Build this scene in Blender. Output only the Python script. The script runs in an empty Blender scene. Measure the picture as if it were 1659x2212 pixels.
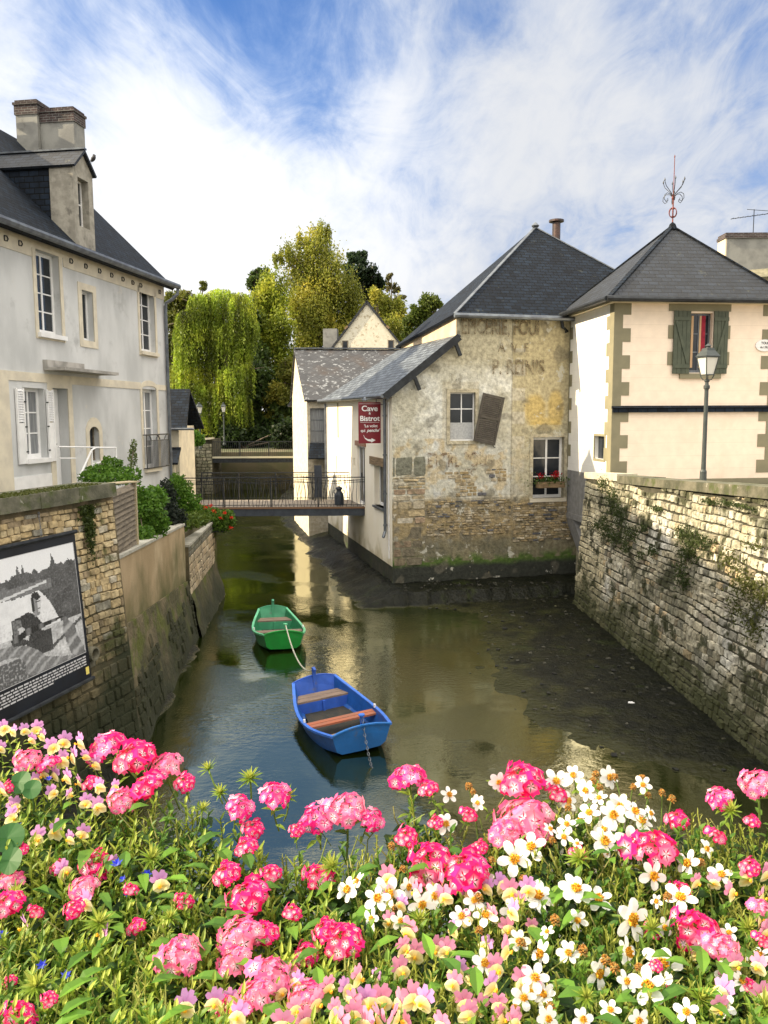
import bpy, math, random
import numpy as np
from mathutils import Vector, Matrix, noise as mnoise

rnd = random.Random(11)
nrs = np.random.RandomState(5)
SC = bpy.context.scene
COL = SC.collection
R = math.radians

# ------------------------------------------------------------------ camera
CAMZ, TH, PH, FPX = 5.0, R(6.6), R(-0.3), 1782.0
RM = (Matrix.Rotation(math.pi/2 - TH, 3, 'X') @ Matrix.Rotation(PH, 3, 'Z'))
cam = bpy.data.objects.new('camera', bpy.data.cameras.new('camera'))
COL.objects.link(cam)
cam.matrix_world = Matrix.Translation((0, 0, CAMZ)) @ RM.to_4x4()
cam.data.sensor_fit = 'VERTICAL'; cam.data.sensor_height = 36; cam.data.sensor_width = 27
cam.data.lens = 29.0; cam.data.clip_start = 0.05; cam.data.clip_end = 5000
SC.camera = cam

def ray(px, py):
    return RM @ Vector((px-829.5, -(py-1106), -FPX))
def at(px, py, Y):
    d = ray(px, py); return Vector((0, 0, CAMZ)) + d*(Y/d.y)

def nz(x, y=0, z=0): return mnoise.noise(Vector((x, y, z)))
def fnz(x, y=0, z=0, o=4):
    s = 0; a = 1; t = 0
    for i in range(o):
        s += a*mnoise.noise(Vector((x*2**i, y*2**i, z*2**i + 7.3*i))); t += a; a *= .55
    return s/t
def lerp(a, b, t): return a+(b-a)*t
def mixc(a, b, t):
    t = max(0., min(1., t)); return tuple(a[i]+(b[i]-a[i])*t for i in range(3))
def sst(a, b, x):
    t = max(0., min(1., (x-a)/(b-a))); return t*t*(3-2*t)

# ------------------------------------------------------------------ mesh builder
class MB:
    def __init__(s): s.v = []; s.f = []; s.c = []; s.uvs = []
    def poly(s, pts, col=None, uv=None):
        b = len(s.v); s.v.extend([tuple(p) for p in pts]); s.f.append(tuple(range(b, b+len(pts)))); s.c.append(col); s.uvs.append(uv)
    def quadbox(s, P, col=None):
        # P: 8 points, bottom 4 ccw then top 4
        for q in ((3,2,1,0),(4,5,6,7),(0,1,5,4),(1,2,6,5),(2,3,7,6),(3,0,4,7)):
            s.poly([P[i] for i in q], col)
    def box(s, x0, x1, y0, y1, z0, z1, col=None, M=None):
        P = [(x0,y0,z0),(x1,y0,z0),(x1,y1,z0),(x0,y1,z0),(x0,y0,z1),(x1,y0,z1),(x1,y1,z1),(x0,y1,z1)]
        if M is not None: P = [M @ Vector(p) for p in P]
        s.quadbox(P, col)
    def pbox(s, P, s0, s1, z0, z1, d0, d1, col=None):
        # box on a wall map P(s,z,d)
        s.quadbox([P(s0,z0,d0),P(s1,z0,d0),P(s1,z0,d1),P(s0,z0,d1),P(s0,z1,d0),P(s1,z1,d0),P(s1,z1,d1),P(s0,z1,d1)], col)
    def bar(s, a, b, w, h=None, col=None, up=(0,0,1)):
        a = Vector(a); b = Vector(b); h = h or w
        d = (b-a).normalized(); u = Vector(up)
        if abs(d.dot(u)) > .95: u = Vector((1,0,0))
        x = d.cross(u).normalized()*w/2; y = x.cross(d).normalized()*h/2
        s.quadbox([a-x-y,a+x-y,a+x+y,a-x+y,b-x-y,b+x-y,b+x+y,b-x+y], col)
    def tube(s, path, r, n=8, col=None, cap=True):
        path = [Vector(p) for p in path]; m = len(path)
        rs = r if isinstance(r, (list, tuple)) else [r]*m
        rings = []; px = None
        for i, p in enumerate(path):
            d = (path[min(i+1,m-1)]-path[max(i-1,0)]).normalized()
            if px is None:
                u = Vector((0,0,1)) if abs(d.z) < .9 else Vector((1,0,0))
                px = d.cross(u).normalized()
            else:
                px = (px - d*px.dot(d)).normalized()
            py = d.cross(px)
            b = len(s.v)
            for k in range(n):
                a = 2*math.pi*k/n; s.v.append(tuple(p + (px*math.cos(a)+py*math.sin(a))*rs[i]))
            rings.append(b)
        for i in range(m-1):
            for k in range(n):
                s.f.append((rings[i]+k, rings[i]+(k+1)%n, rings[i+1]+(k+1)%n, rings[i+1]+k)); s.c.append(col); s.uvs.append(None)
        if cap:
            s.f.append(tuple(rings[0]+k for k in reversed(range(n)))); s.c.append(col); s.uvs.append(None)
            s.f.append(tuple(rings[-1]+k for k in range(n))); s.c.append(col); s.uvs.append(None)
    def lathe(s, prof, c=(0,0,0), n=16, col=None, ax=None):
        c = Vector(c); rings = []
        for r, z in prof:
            b = len(s.v)
            for k in range(n):
                a = 2*math.pi*k/n + (math.pi/n if n <= 6 else 0); s.v.append(tuple(c+Vector((r*math.cos(a), r*math.sin(a), z))))
            rings.append(b)
        for i in range(len(prof)-1):
            for k in range(n):
                s.f.append((rings[i]+k, rings[i]+(k+1)%n, rings[i+1]+(k+1)%n, rings[i+1]+k)); s.c.append(col); s.uvs.append(None)
        for q, rev in ((rings[0], True), (rings[-1], False)):
            t = [q+k for k in range(n)]
            s.f.append(tuple(reversed(t) if rev else t)); s.c.append(col); s.uvs.append(None)
    def build(s, name, mat, parent=None, smooth=False, weld=False):
        me = bpy.data.meshes.new(name)
        me.from_pydata(s.v, [], s.f)
        uvl = me.uv_layers.new(name='UVMap'); uv = []
        hascol = any(c is not None for c in s.c); cc = []
        for f, c, u in zip(s.f, s.c, s.uvs):
            pts = [Vector(s.v[i]) for i in f]
            if u is None:
                n = Vector((0,0,0))
                for i in range(len(pts)):
                    a = pts[i]; b = pts[(i+1) % len(pts)]
                    n += Vector(((a.y-b.y)*(a.z+b.z), (a.z-b.z)*(a.x+b.x), (a.x-b.x)*(a.y+b.y)))
                if n.length < 1e-12: n = Vector((0,0,1))
                n.normalize()
                if abs(n.z) > .98: u = [(p.x, p.y) for p in pts]
                else:
                    h = Vector((0,0,1)).cross(n).normalized(); w = n.cross(h)
                    u = [(p.dot(h), p.dot(w)) for p in pts]
            for q in u: uv.extend(q)
            if hascol:
                if c is None: c = (.5,.5,.5)
                if isinstance(c, list):
                    for q in c: cc.extend((*q, 1))
                else:
                    cc.extend((*c, 1)*len(f))
        uvl.data.foreach_set('uv', uv)
        if hascol:
            ca = me.color_attributes.new('Col', 'FLOAT_COLOR', 'CORNER'); ca.data.foreach_set('color', cc)
        if mat: me.materials.append(mat)
        if smooth: me.polygons.foreach_set('use_smooth', [True]*len(me.polygons))
        me.update()
        if weld:
            import bmesh
            bm = bmesh.new(); bm.from_mesh(me); bmesh.ops.remove_doubles(bm, verts=bm.verts, dist=1e-4); bm.to_mesh(me); bm.free()
        o = bpy.data.objects.new(name, me); COL.objects.link(o)
        if parent is not None: o.parent = parent
        return o

def quads_mesh(name, V, C, mat, parent=None):
    """V (N,4,3) quads, C (N,3) colours"""
    N = len(V); me = bpy.data.meshes.new(name)
    me.vertices.add(N*4); me.vertices.foreach_set('co', np.asarray(V, dtype=np.float32).ravel())
    me.loops.add(N*4); me.loops.foreach_set('vertex_index', np.arange(N*4, dtype=np.int32))
    me.polygons.add(N); me.polygons.foreach_set('loop_start', np.arange(0, N*4, 4, dtype=np.int32))
    try: me.polygons.foreach_set('loop_total', np.full(N, 4, dtype=np.int32))
    except Exception: pass
    me.update(calc_edges=True)
    ca = me.color_attributes.new('Col', 'FLOAT_COLOR', 'CORNER')
    cc = np.ones((N, 4, 4), dtype=np.float32); cc[:, :, :3] = np.asarray(C)[:, None, :]
    ca.data.foreach_set('color', cc.ravel())
    me.materials.append(mat)
    o = bpy.data.objects.new(name, me); COL.objects.link(o)
    if parent is not None: o.parent = parent
    return o

def tag(o, label=None, cat=None, group=None, kind=None):
    if label: o['label'] = label
    if cat: o['category'] = cat
    if group: o['group'] = group
    if kind: o['kind'] = kind
    return o
def thing(name, label, cat, loc=(0,0,0), rz=0, group=None):
    o = bpy.data.objects.new(name, None); COL.objects.link(o)
    o.location = loc; o.rotation_euler = (0, 0, rz); o.empty_display_size = .2
    return tag(o, label, cat, group)
def copy_tree(o, parent=None):
    c = o.copy(); COL.objects.link(c)
    if parent is not None: c.parent = parent
    for ch in list(o.children): copy_tree(ch, c)
    return c

# ------------------------------------------------------------------ materials
def nodes(name):
    m = bpy.data.materials.new(name); m.use_nodes = True
    nt = m.node_tree; b = nt.nodes['Principled BSDF']
    return m, nt, b
def N(nt, t, **kw):
    n = nt.nodes.new(t)
    for k, v in kw.items():
        if k in n.inputs.keys() if hasattr(n.inputs, 'keys') else False: n.inputs[k].default_value = v
        else: setattr(n, k, v)
    return n
def mixrgb(nt, a, b, f, mode='MIX'):
    n = nt.nodes.new('ShaderNodeMix'); n.data_type = 'RGBA'; n.blend_type = mode
    for sock, val in ((n.inputs[0], f), (n.inputs[6], a), (n.inputs[7], b)):
        if hasattr(val, 'links') or hasattr(val, 'is_linked'): nt.links.new(val, sock)
        elif isinstance(val, (int, float)): sock.default_value = val
        else: sock.default_value = (*val, 1)
    return n.outputs[2]
def ramp(nt, x, a, b, lo=0., hi=1.):
    n = nt.nodes.new('ShaderNodeMapRange'); n.interpolation_type = 'SMOOTHSTEP'
    nt.links.new(x, n.inputs[0]); n.inputs[1].default_value = a; n.inputs[2].default_value = b
    n.inputs[3].default_value = lo; n.inputs[4].default_value = hi
    return n.outputs[0]
def noi(nt, scale, detail=5, stretch=(1,1,1), coord='Object', rough=.55, off=0):
    tc = nt.nodes.new('ShaderNodeTexCoord'); mp = nt.nodes.new('ShaderNodeMapping')
    mp.inputs['Scale'].default_value = stretch; mp.inputs['Location'].default_value = (off, off*.7, off*.3)
    nt.links.new(tc.outputs[coord], mp.inputs[0])
    n = nt.nodes.new('ShaderNodeTexNoise'); n.inputs['Scale'].default_value = scale; n.inputs['Detail'].default_value = detail
    n.inputs['Roughness'].default_value = rough
    nt.links.new(mp.outputs[0], n.inputs[0]); return n.outputs[0]
def mth(nt, op, a, b=None):
    n = nt.nodes.new('ShaderNodeMath'); n.operation = op
    for i, x in enumerate((a, b)):
        if x is None: continue
        if isinstance(x, (int, float)): n.inputs[i].default_value = x
        else: nt.links.new(x, n.inputs[i])
    return n.outputs[0]

def mat(name, c1=(.5,.5,.5), c2=None, scale=3., rough=.8, bump=0., bscale=30., attr=False, metal=0., stretch=(1,1,1),
        spots=None, sscale=1.5, sth=(.55,.7), spec=.4, trans=0., var=.25, mossz=None, bdist=.02, spots2=None, wet=None):
    m, nt, b = nodes(name)
    if attr:
        a = nt.nodes.new('ShaderNodeAttribute'); a.attribute_name = 'Col'; base = a.outputs[0]
        k = ramp(nt, noi(nt, scale, 6, stretch), .25, .75, 1-var, 1+var)
        cr = nt.nodes.new('ShaderNodeCombineColor')
        for i in range(3): nt.links.new(k, cr.inputs[i])
        col = mixrgb(nt, base, cr.outputs[0], 1., 'MULTIPLY')
    elif c2 is not None:
        col = mixrgb(nt, c1, c2, ramp(nt, noi(nt, scale, 6, stretch), .35, .65))
    else:
        col = mixrgb(nt, c1, c1, 0.)
    if spots:
        s = noi(nt, sscale, 7, stretch, off=3.3, rough=.65)
        col = mixrgb(nt, col, spots, ramp(nt, s, *sth))
    if spots2:
        for (c_, sc_, t0, t1, of_) in spots2: col = mixrgb(nt, col, c_, ramp(nt, noi(nt, sc_, 8, off=of_, rough=.7), t0, t1, 0., .85))
    if mossz:
        # mossz = (colour, z0, z1): a damp green/black stain that belongs to the wall, fading upward
        tc = nt.nodes.new('ShaderNodeTexCoord'); sp = nt.nodes.new('ShaderNodeSeparateXYZ'); nt.links.new(tc.outputs['Object'], sp.inputs[0])
        zz = mth(nt, 'ADD', sp.outputs[2], mth(nt, 'MULTIPLY', mth(nt, 'SUBTRACT', noi(nt, 1.3, 6, off=9.), .5), 2.4))
        col = mixrgb(nt, mossz[0], col, ramp(nt, zz, mossz[1], mossz[2]))
    nt.links.new(col, b.inputs['Base Color'])
    b.inputs['Roughness'].default_value = rough; b.inputs['Metallic'].default_value = metal
    b.inputs['Specular IOR Level'].default_value = spec
    if wet: nt.links.new(ramp(nt, noi(nt, wet[0], 6, off=12.), wet[1], wet[2], wet[3], rough), b.inputs['Roughness'])
    if bump:
        bp = nt.nodes.new('ShaderNodeBump'); bp.inputs['Strength'].default_value = bump; bp.inputs['Distance'].default_value = bdist
        nt.links.new(noi(nt, bscale, 8), bp.inputs['Height']); nt.links.new(bp.outputs[0], b.inputs['Normal'])
    if trans:
        t = nt.nodes.new('ShaderNodeBsdfTranslucent'); nt.links.new(col, t.inputs[0])
        ms = nt.nodes.new('ShaderNodeMixShader'); ms.inputs[0].default_value = trans
        nt.links.new(b.outputs[0], ms.inputs[1]); nt.links.new(t.outputs[0], ms.inputs[2])
        nt.links.new(ms.outputs[0], nt.nodes['Material Output'].inputs[0])
    return m

def brickmat(name, c1, c2, mortar, w, h, msize=.01, rough=.7, bump=.5, spots=None, sth=(.55,.7), sscale=1.5, warp=.0, nvar=.35, dist=.02, spec=.4, off=.5):
    m, nt, b = nodes(name)
    tc = nt.nodes.new('ShaderNodeTexCoord'); vec = tc.outputs['UV']
    if warp:
        n = nt.nodes.new('ShaderNodeTexNoise'); n.inputs['Scale'].default_value = 2.5; nt.links.new(vec, n.inputs[0])
        vm = nt.nodes.new('ShaderNodeVectorMath'); vm.operation = 'SCALE'; vm.inputs['Scale'].default_value = warp
        nt.links.new(n.outputs[1], vm.inputs[0])
        va = nt.nodes.new('ShaderNodeVectorMath'); nt.links.new(vec, va.inputs[0]); nt.links.new(vm.outputs[0], va.inputs[1]); vec = va.outputs[0]
    br = nt.nodes.new('ShaderNodeTexBrick'); nt.links.new(vec, br.inputs[0])
    br.inputs['Scale'].default_value = 1; br.inputs['Brick Width'].default_value = w; br.inputs['Row Height'].default_value = h
    br.inputs['Mortar Size'].default_value = msize; br.inputs['Mortar Smooth'].default_value = .3; br.offset = off
    br.inputs['Color1'].default_value = (*c1, 1); br.inputs['Color2'].default_value = (*c2, 1); br.inputs['Mortar'].default_value = (*mortar, 1)
    k = ramp(nt, noi(nt, 4., 8), .25, .75, 1-nvar, 1+nvar)
    cr = nt.nodes.new('ShaderNodeCombineColor')
    for i in range(3): nt.links.new(k, cr.inputs[i])
    col = mixrgb(nt, br.outputs[0], cr.outputs[0], 1., 'MULTIPLY')
    if spots: col = mixrgb(nt, col, spots, ramp(nt, noi(nt, sscale, 8, off=5., rough=.7), *sth))
    nt.links.new(col, b.inputs['Base Color']); b.inputs['Roughness'].default_value = rough
    b.inputs['Specular IOR Level'].default_value = spec
    bp = nt.nodes.new('ShaderNodeBump'); bp.inputs['Strength'].default_value = bump; bp.inputs['Distance'].default_value = dist
    sub = mth(nt, 'SUBTRACT', 1., br.outputs[1])
    # each slate tilts a little: use the brick colour as height too
    hh = mth(nt, 'ADD', sub, mth(nt, 'MULTIPLY', noi(nt, 25., 5), .35))
    nt.links.new(hh, bp.inputs['Height']); nt.links.new(bp.outputs[0], b.inputs['Normal'])
    return m

MT = {}
MT['stone'] = mat('stone_blocks', attr=True, scale=9, rough=.92, bump=.9, bscale=22, var=.42, bdist=.02, spots=(.10,.10,.05), sscale=2.2, sth=(.56,.72))
MT['stoneA'] = mat('garden_wall_stone', attr=True, scale=9, rough=.92, bump=.9, bscale=22, var=.4, spots=(.07,.075,.02), sscale=1.3, sth=(.53,.66), mossz=((.018,.021,.007), .8, 2.6))
MT['mortarA'] = mat('garden_wall_mortar', (.17,.13,.075), (.07,.06,.03), scale=3, rough=.95, bump=.6, mossz=((.02,.025,.01), .9, 2.6))
MT['stoneQ'] = mat('quay_stone', attr=True, scale=11, rough=.92, bump=1., bscale=26, var=.5, spots=(.05,.052,.025), sscale=2.0, sth=(.50,.60), mossz=((.05,.055,.02), -.2, 1.6))
MT['mortarQ'] = mat('quay_mortar', (.07,.065,.045), (.03,.03,.018), scale=3, rough=.95, bump=.6)
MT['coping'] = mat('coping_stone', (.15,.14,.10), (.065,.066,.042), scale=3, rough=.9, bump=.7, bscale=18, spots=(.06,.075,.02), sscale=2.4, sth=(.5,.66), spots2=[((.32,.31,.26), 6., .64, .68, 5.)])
MT['facade'] = mat('old_facade', attr=True, scale=9, rough=.92, bump=.8, bscale=18, var=.34, spots=None, bdist=.025, spots2=[((.50,.49,.42), 2.6, .60, .625, 31.), ((.15,.13,.085), 4.2, .65, .675, 47.)])
MT['greyrender'] = mat('grey_render', (.60,.61,.61), (.47,.48,.48), scale=1.1, rough=.9, bump=.12, bscale=40, stretch=(1,1,.45), spots=(.62,.625,.63), sscale=.9, sth=(.5,.72), spots2=[((.33,.335,.33), .8, .56, .74, 14.), ((.60,.57,.50), 1.6, .62, .72, 27.)])
MT['creamstone'] = mat('cream_stone', (.68,.62,.49), (.57,.52,.42), scale=3, rough=.85, bump=.15)
MT['whitepaint'] = mat('white_paint', (.80,.80,.80), (.72,.72,.72), scale=4, rough=.5)
MT['whitewall'] = mat('cream_limewash', (.86,.80,.68), (.83,.76,.61), scale=.9, rough=.9, bump=.08, bscale=50, mossz=((.42,.36,.20), .35, 1.35))
MT['towerwall'] = brickmat('tower_render', (.84,.71,.58), (.83,.70,.57), (.70,.58,.46), 40., .33, .004, rough=.85, bump=.25, spots=(.76,.63,.50), sscale=.9, sth=(.52,.75), nvar=.06, dist=.004)
MT['towerleft'] = brickmat('tower_side_render', (.84,.83,.80), (.83,.82,.79), (.74,.73,.70), 40., .33, .004, rough=.85, bump=.25, nvar=.03, dist=.004)  # whiter than the front render: light on this face put into the colour
MT['quoin'] = mat('grey_green_quoin', (.235,.215,.14), (.205,.19,.125), scale=3, rough=.85)
MT['slate'] = brickmat('blue_slate', (.015,.021,.032), (.007,.010,.016), (.002,.003,.004), .26, .14, .013, rough=.65, bump=.9, spots=(.07,.072,.05), sth=(.60,.72), sscale=4, nvar=.4, spec=.5)
MT['slatedark'] = brickmat('dark_slate', (.009,.016,.028), (.004,.007,.013), (.001,.002,.003), .26, .14, .014, rough=.75, spec=.18, bump=.9, spots=(.05,.055,.045), sth=(.62,.72), sscale=4, nvar=.4)
MT['slatelight'] = brickmat('pale_slate', (.13,.15,.17), (.05,.06,.072), (.014,.017,.02), .27, .15, .016, rough=.5, bump=1., spots=(.18,.20,.22), sth=(.6,.75), sscale=6, nvar=.5, spec=.5)
MT['zinc'] = mat('zinc', (.16,.18,.20), (.10,.11,.13), scale=5, rough=.45, metal=.6)
MT['darkmetal'] = mat('dark_metal', (.035,.04,.045), (.02,.022,.026), scale=8, rough=.5, metal=.5)
MT['steelblue'] = mat('painted_steel', (.045,.055,.070), (.03,.036,.05), scale=6, rough=.6)
MT['iron_red'] = mat('rusty_red_iron', (.22,.05,.035), (.10,.03,.03), scale=20, rough=.6)
MT['glass'] = mat('window_glass', (.010,.014,.020), (.022,.026,.032), scale=1.5, rough=.10, spec=.45)
MT['curtain'] = mat('curtained_glass', (.25,.26,.27), (.16,.17,.18), scale=4, rough=.25, stretch=(6,6,.4))
MT['woodgrey'] = mat('weathered_wood', (.20,.165,.12), (.12,.10,.075), scale=4, rough=.85, stretch=(1,1,8), bump=.3)
MT['shutterbrown'] = mat('brown_shutter_paint', (.085,.075,.062), (.055,.048,.04), scale=7, rough=.8)
MT['greenpaint'] = mat('green_shutter_paint', (.075,.088,.060), (.055,.068,.046), scale=5, rough=.6)
MT['timber'] = mat('old_timber', (.26,.18,.10), (.13,.09,.05), scale=5, rough=.85, stretch=(.5,.5,6), bump=.4)
MT['render_brown'] = mat('brown_render', (.44,.33,.20), (.32,.235,.13), scale=1.3, rough=.92, bump=.35, stretch=(1,1,.5), spots=(.50,.40,.26), sscale=1., sth=(.5,.7), mossz=((.09,.09,.03), 1.2, 2.7))
MT['brick'] = brickmat('chimney_brick', (.065,.040,.038), (.04,.03,.03), (.13,.125,.12), .2, .07, .012, rough=.9, bump=.7)
MT['chimney'] = mat('chimney_render', (.27,.27,.25), (.19,.19,.18), scale=2, rough=.9, bump=.3, spots=(.12,.12,.11), sscale=2, sth=(.6,.75))
MT['leaf'] = mat('leaf', attr=True, scale=3, rough=.5, trans=.45, var=.15, spec=.3)
MT['petal'] = mat('petal', attr=True, scale=30, rough=.6, trans=.42, var=.06, spec=.2)
MT['bark'] = mat('bark', (.14,.11,.08), (.07,.055,.04), scale=6, rough=.9, bump=.6, stretch=(1,1,.3))
MT['stem'] = mat('stem_green', (.13,.20,.035), (.09,.15,.03), scale=40, rough=.6)
MT['mud'] = mat('river_mud', (.009,.010,.0055), (.0035,.0045,.0025), scale=4, rough=.55, bump=.7, bscale=9, spots=(.022,.022,.013), sscale=5, sth=(.56,.74), bdist=.10, spec=.16, wet=(1.6, .42, .58, .38), spots2=[((.018,.024,.006), 1.3, .55, .66, 21.)])
# wet silt along the water's edge
_nt = MT['mud'].node_tree; _b = _nt.nodes['Principled BSDF']; _src = _b.inputs['Base Color'].links[0].from_socket; _rs = _b.inputs['Roughness'].links[0].from_socket
_tc = _nt.nodes.new('ShaderNodeTexCoord'); _sp = _nt.nodes.new('ShaderNodeSeparateXYZ'); _nt.links.new(_tc.outputs['Object'], _sp.inputs[0])
_zz = mth(_nt, 'ADD', _sp.outputs[2], mth(_nt, 'MULTIPLY', mth(_nt, 'SUBTRACT', noi(_nt, 2.2, 6, off=4.), .5), .10))
_f = ramp(_nt, _zz, .0, .055); _nt.links.new(mixrgb(_nt, (.030,.031,.012), _src, _f), _b.inputs['Base Color'])
_r = _nt.nodes.new('ShaderNodeMix'); _nt.links.new(_f, _r.inputs[0]); _r.inputs[2].default_value = .16; _nt.links.new(_rs, _r.inputs[3]); _nt.links.new(_r.outputs[0], _b.inputs['Roughness'])
MT['earth'] = mat('earth', (.10,.085,.05), (.06,.07,.03), scale=.5, rough=.95)
MT['paving'] = mat('paving', (.30,.27,.22), (.24,.22,.18), scale=2, rough=.9)
MT['plank'] = mat('deck_planks', (.24,.20,.16), (.15,.13,.11), scale=5, rough=.8)
# ------------------------------------------------------------------ world, sun
SUN = Vector((-.86, -.07, .50)).normalized()
el = math.asin(SUN.z); az = math.atan2(SUN.x, SUN.y)
W = bpy.data.worlds.new('World'); SC.world = W; W.use_nodes = True
nt = W.node_tree; bg = nt.nodes['Background']; out = nt.nodes['World Output']
sky = nt.nodes.new('ShaderNodeTexSky'); sky.sky_type = 'NISHITA'; sky.sun_disc = False
sky.sun_elevation = el; sky.sun_rotation = az; sky.air_density = 1.2; sky.dust_density = .6; sky.ozone_density = 2.5
nt.links.new(sky.outputs[0], bg.inputs[0]); bg.inputs[1].default_value = .085
tc = nt.nodes.new('ShaderNodeTexCoord')
def vm(op, a, b=None, s=None):
    n = nt.nodes.new('ShaderNodeVectorMath'); n.operation = op
    for i, x in enumerate((a, b)):
        if x is None: continue
        if isinstance(x, (tuple, Vector)): n.inputs[i].default_value = tuple(x)
        else: nt.links.new(x, n.inputs[i])
    if s is not None:
        if isinstance(s, float): n.inputs['Scale'].default_value = s
        else: nt.links.new(s, n.inputs['Scale'])
    return n
dirv = vm('NORMALIZE', tc.outputs['Generated']).outputs[0]
sep = nt.nodes.new('ShaderNodeSeparateXYZ'); nt.links.new(dirv, sep.inputs[0])
zc = mth(nt, 'MAXIMUM', sep.outputs[2], 0.0)
inv = mth(nt, 'DIVIDE', 1.0, mth(nt, 'ADD', zc, .22))
pl = vm('SCALE', dirv, s=inv).outputs[0]      # the cloud deck seen in perspective
mp = nt.nodes.new('ShaderNodeMapping'); mp.inputs['Rotation'].default_value = (0, 0, R(-38)); mp.inputs['Scale'].default_value = (1.5, .62, 1); mp.inputs['Location'].default_value = (1.7, .4, 0)
nt.links.new(pl, mp.inputs[0])
def skyn(sc, det, ro, dist, loc=0):
    n = nt.nodes.new('ShaderNodeTexNoise'); n.inputs['Scale'].default_value = sc; n.inputs['Detail'].default_value = det; n.inputs['Roughness'].default_value = ro; n.inputs['Distortion'].default_value = dist
    nt.links.new(mp.outputs[0], n.inputs[0]); return n.outputs[0]
n1 = skyn(1.5, 8, .55, .9); n2 = skyn(3.6, 10, .66, 1.9)
n3 = skyn(9., 8, .6, 1.2)
val = mth(nt, 'ADD', mth(nt, 'ADD', mth(nt, 'MULTIPLY', mth(nt, 'SUBTRACT', n3, .5), .5), mth(nt, 'MULTIPLY', mth(nt, 'SUBTRACT', n1, .5), 2.3)), mth(nt, 'MULTIPLY', mth(nt, 'SUBTRACT', n2, .5), 1.3))
# broad layout of the cloud cover: (pixel direction, half width in radians, weight)
for (px, py, wdt, wt) in [(540,90,.08,-.26),(640,250,.06,-.30),(570,20,.10,-.30),(820,300,.07,-.30),(720,130,.06,-.10),(330,60,.10,-.10),(460,260,.08,.22),(560,360,.11,.55),(470,330,.1,.4),(730,200,.05,.2),(930,10,.06,-.42),(1600,40,.08,-.16),(1180,520,.10,-.12),(1020,600,.10,.12),(1000,40,.04,-.25),(620,420,.08,-.08),
                           (1480,280,.14,.34),(1400,440,.16,.30),(1250,330,.14,.5),(1150,150,.1,.4),(1600,400,.15,.3),(800,560,.14,.3),(1050,480,.12,.2),(1250,30,.06,-.18),(80,120,.13,.30),(150,330,.18,.34),(380,470,.14,.28),(860,80,.07,.42),(1050,260,.12,.42),(1300,180,.08,.34),(1100,370,.10,.24),(700,450,.10,.20),(300,560,.14,.34),(900,450,.09,.18),(1560,620,.12,.10)]:
    d = ray(px, py).normalized()
    dt = vm('DOT_PRODUCT', dirv, tuple(d)).outputs['Value']
    g = ramp(nt, dt, math.cos(wdt*1.9), 1.0, 0., wt*(.62 if wt < 0 else .42))
    val = mth(nt, 'ADD', val, g)
mask = ramp(nt, val, -.85, .42, .10, 1.)
bgc = nt.nodes.new('ShaderNodeBackground')
cc = mixrgb(nt, (.17,.235,.37), (.42,.43,.45), ramp(nt, val, -.45, .95))
low = ramp(nt, mth(nt, 'ADD', sep.outputs[2], mth(nt, 'MULTIPLY', sep.outputs[0], .30)), -.08, .28)
cc = mixrgb(nt, (.47,.46,.44), cc, low)
nt.links.new(cc, bgc.inputs[0])
# unseen cloud overhead and behind the camera, brightened to add fill light
hi = ramp(nt, sep.outputs[2], .46, .80, 1.0, 2.5)
cc = mixrgb(nt, cc, (.50,.475,.43), ramp(nt, sep.outputs[2], .44, .62))
cc = mixrgb(nt, cc, (.50,.47,.42), ramp(nt, sep.outputs[1], .5, .0))
nt.links.new(cc, bgc.inputs[0])
bk_ = ramp(nt, sep.outputs[1], .55, -.2, 1.0, 1.75)
mask = mth(nt, 'MAXIMUM', mask, mth(nt, 'MAXIMUM', ramp(nt, sep.outputs[2], .46, .7, 0., .85), ramp(nt, sep.outputs[1], .5, 0., 0., .9)))
glow = ramp(nt, vm('DOT_PRODUCT', dirv, tuple(ray(330,430).normalized())).outputs["Value"], math.cos(.42), 1.0, 1.0, 1.3)
nt.links.new(mth(nt, 'MULTIPLY', mth(nt, 'MULTIPLY', hi, bk_), glow), bgc.inputs[1])
tint = mixrgb(nt, sky.outputs[0], (.34, .62, 1.04), 1.0, 'MULTIPLY'); nt.links.new(tint, bg.inputs[0])
mx = nt.nodes.new('ShaderNodeMixShader'); nt.links.new(mask, mx.inputs[0]); nt.links.new(bg.outputs[0], mx.inputs[1]); nt.links.new(bgc.outputs[0], mx.inputs[2])
nt.links.new(mx.outputs[0], out.inputs[0])
CLOUDBG = bgc
sl = bpy.data.lights.new('sun', 'SUN'); sl.energy = 5.4; sl.angle = R(.6); sl.color = (1, .83, .58)
so = bpy.data.objects.new('sun', sl); COL.objects.link(so); so.rotation_euler = SUN.to_track_quat('Z', 'Y').to_euler(); so.location = (-40, -20, 40)
SC.view_settings.view_transform = 'Standard'; SC.view_settings.look = 'None'; SC.view_settings.exposure = .95; SC.view_settings.gamma = 1
SC.render.engine = 'CYCLES'; SC.cycles.use_denoising = True; SC.cycles.max_bounces = 6; SC.cycles.transparent_max_bounces = 8; SC.cycles.caustics_reflective = False; SC.cycles.caustics_refractive = False
try: SC.cycles.sample_clamp_indirect = 4
except Exception: pass

# ------------------------------------------------------------------ frames
A0 = Vector((0.23, 22.86, 0)); AU = Vector((.970, .242, 0)).normalized(); AV = Vector((-AU.y, AU.x, 0))
A_RZ = math.atan2(AU.y, AU.x)
def aw(x, y, z=0): return A0 + AU*x + AV*y + Vector((0, 0, z))
L0 = Vector((-6.752, 26.0, 0)); LD = Vector((.1562, .9877, 0)).normalized(); LN = Vector((LD.y, -LD.x, 0))  # LN = outward (+x)
T0 = Vector((5.78, 21.0, 0)); TU = Vector((.992, .1264, 0)).normalized(); TV = Vector((-TU.y, TU.x, 0)); T_RZ = math.atan2(TU.y, TU.x)

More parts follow.
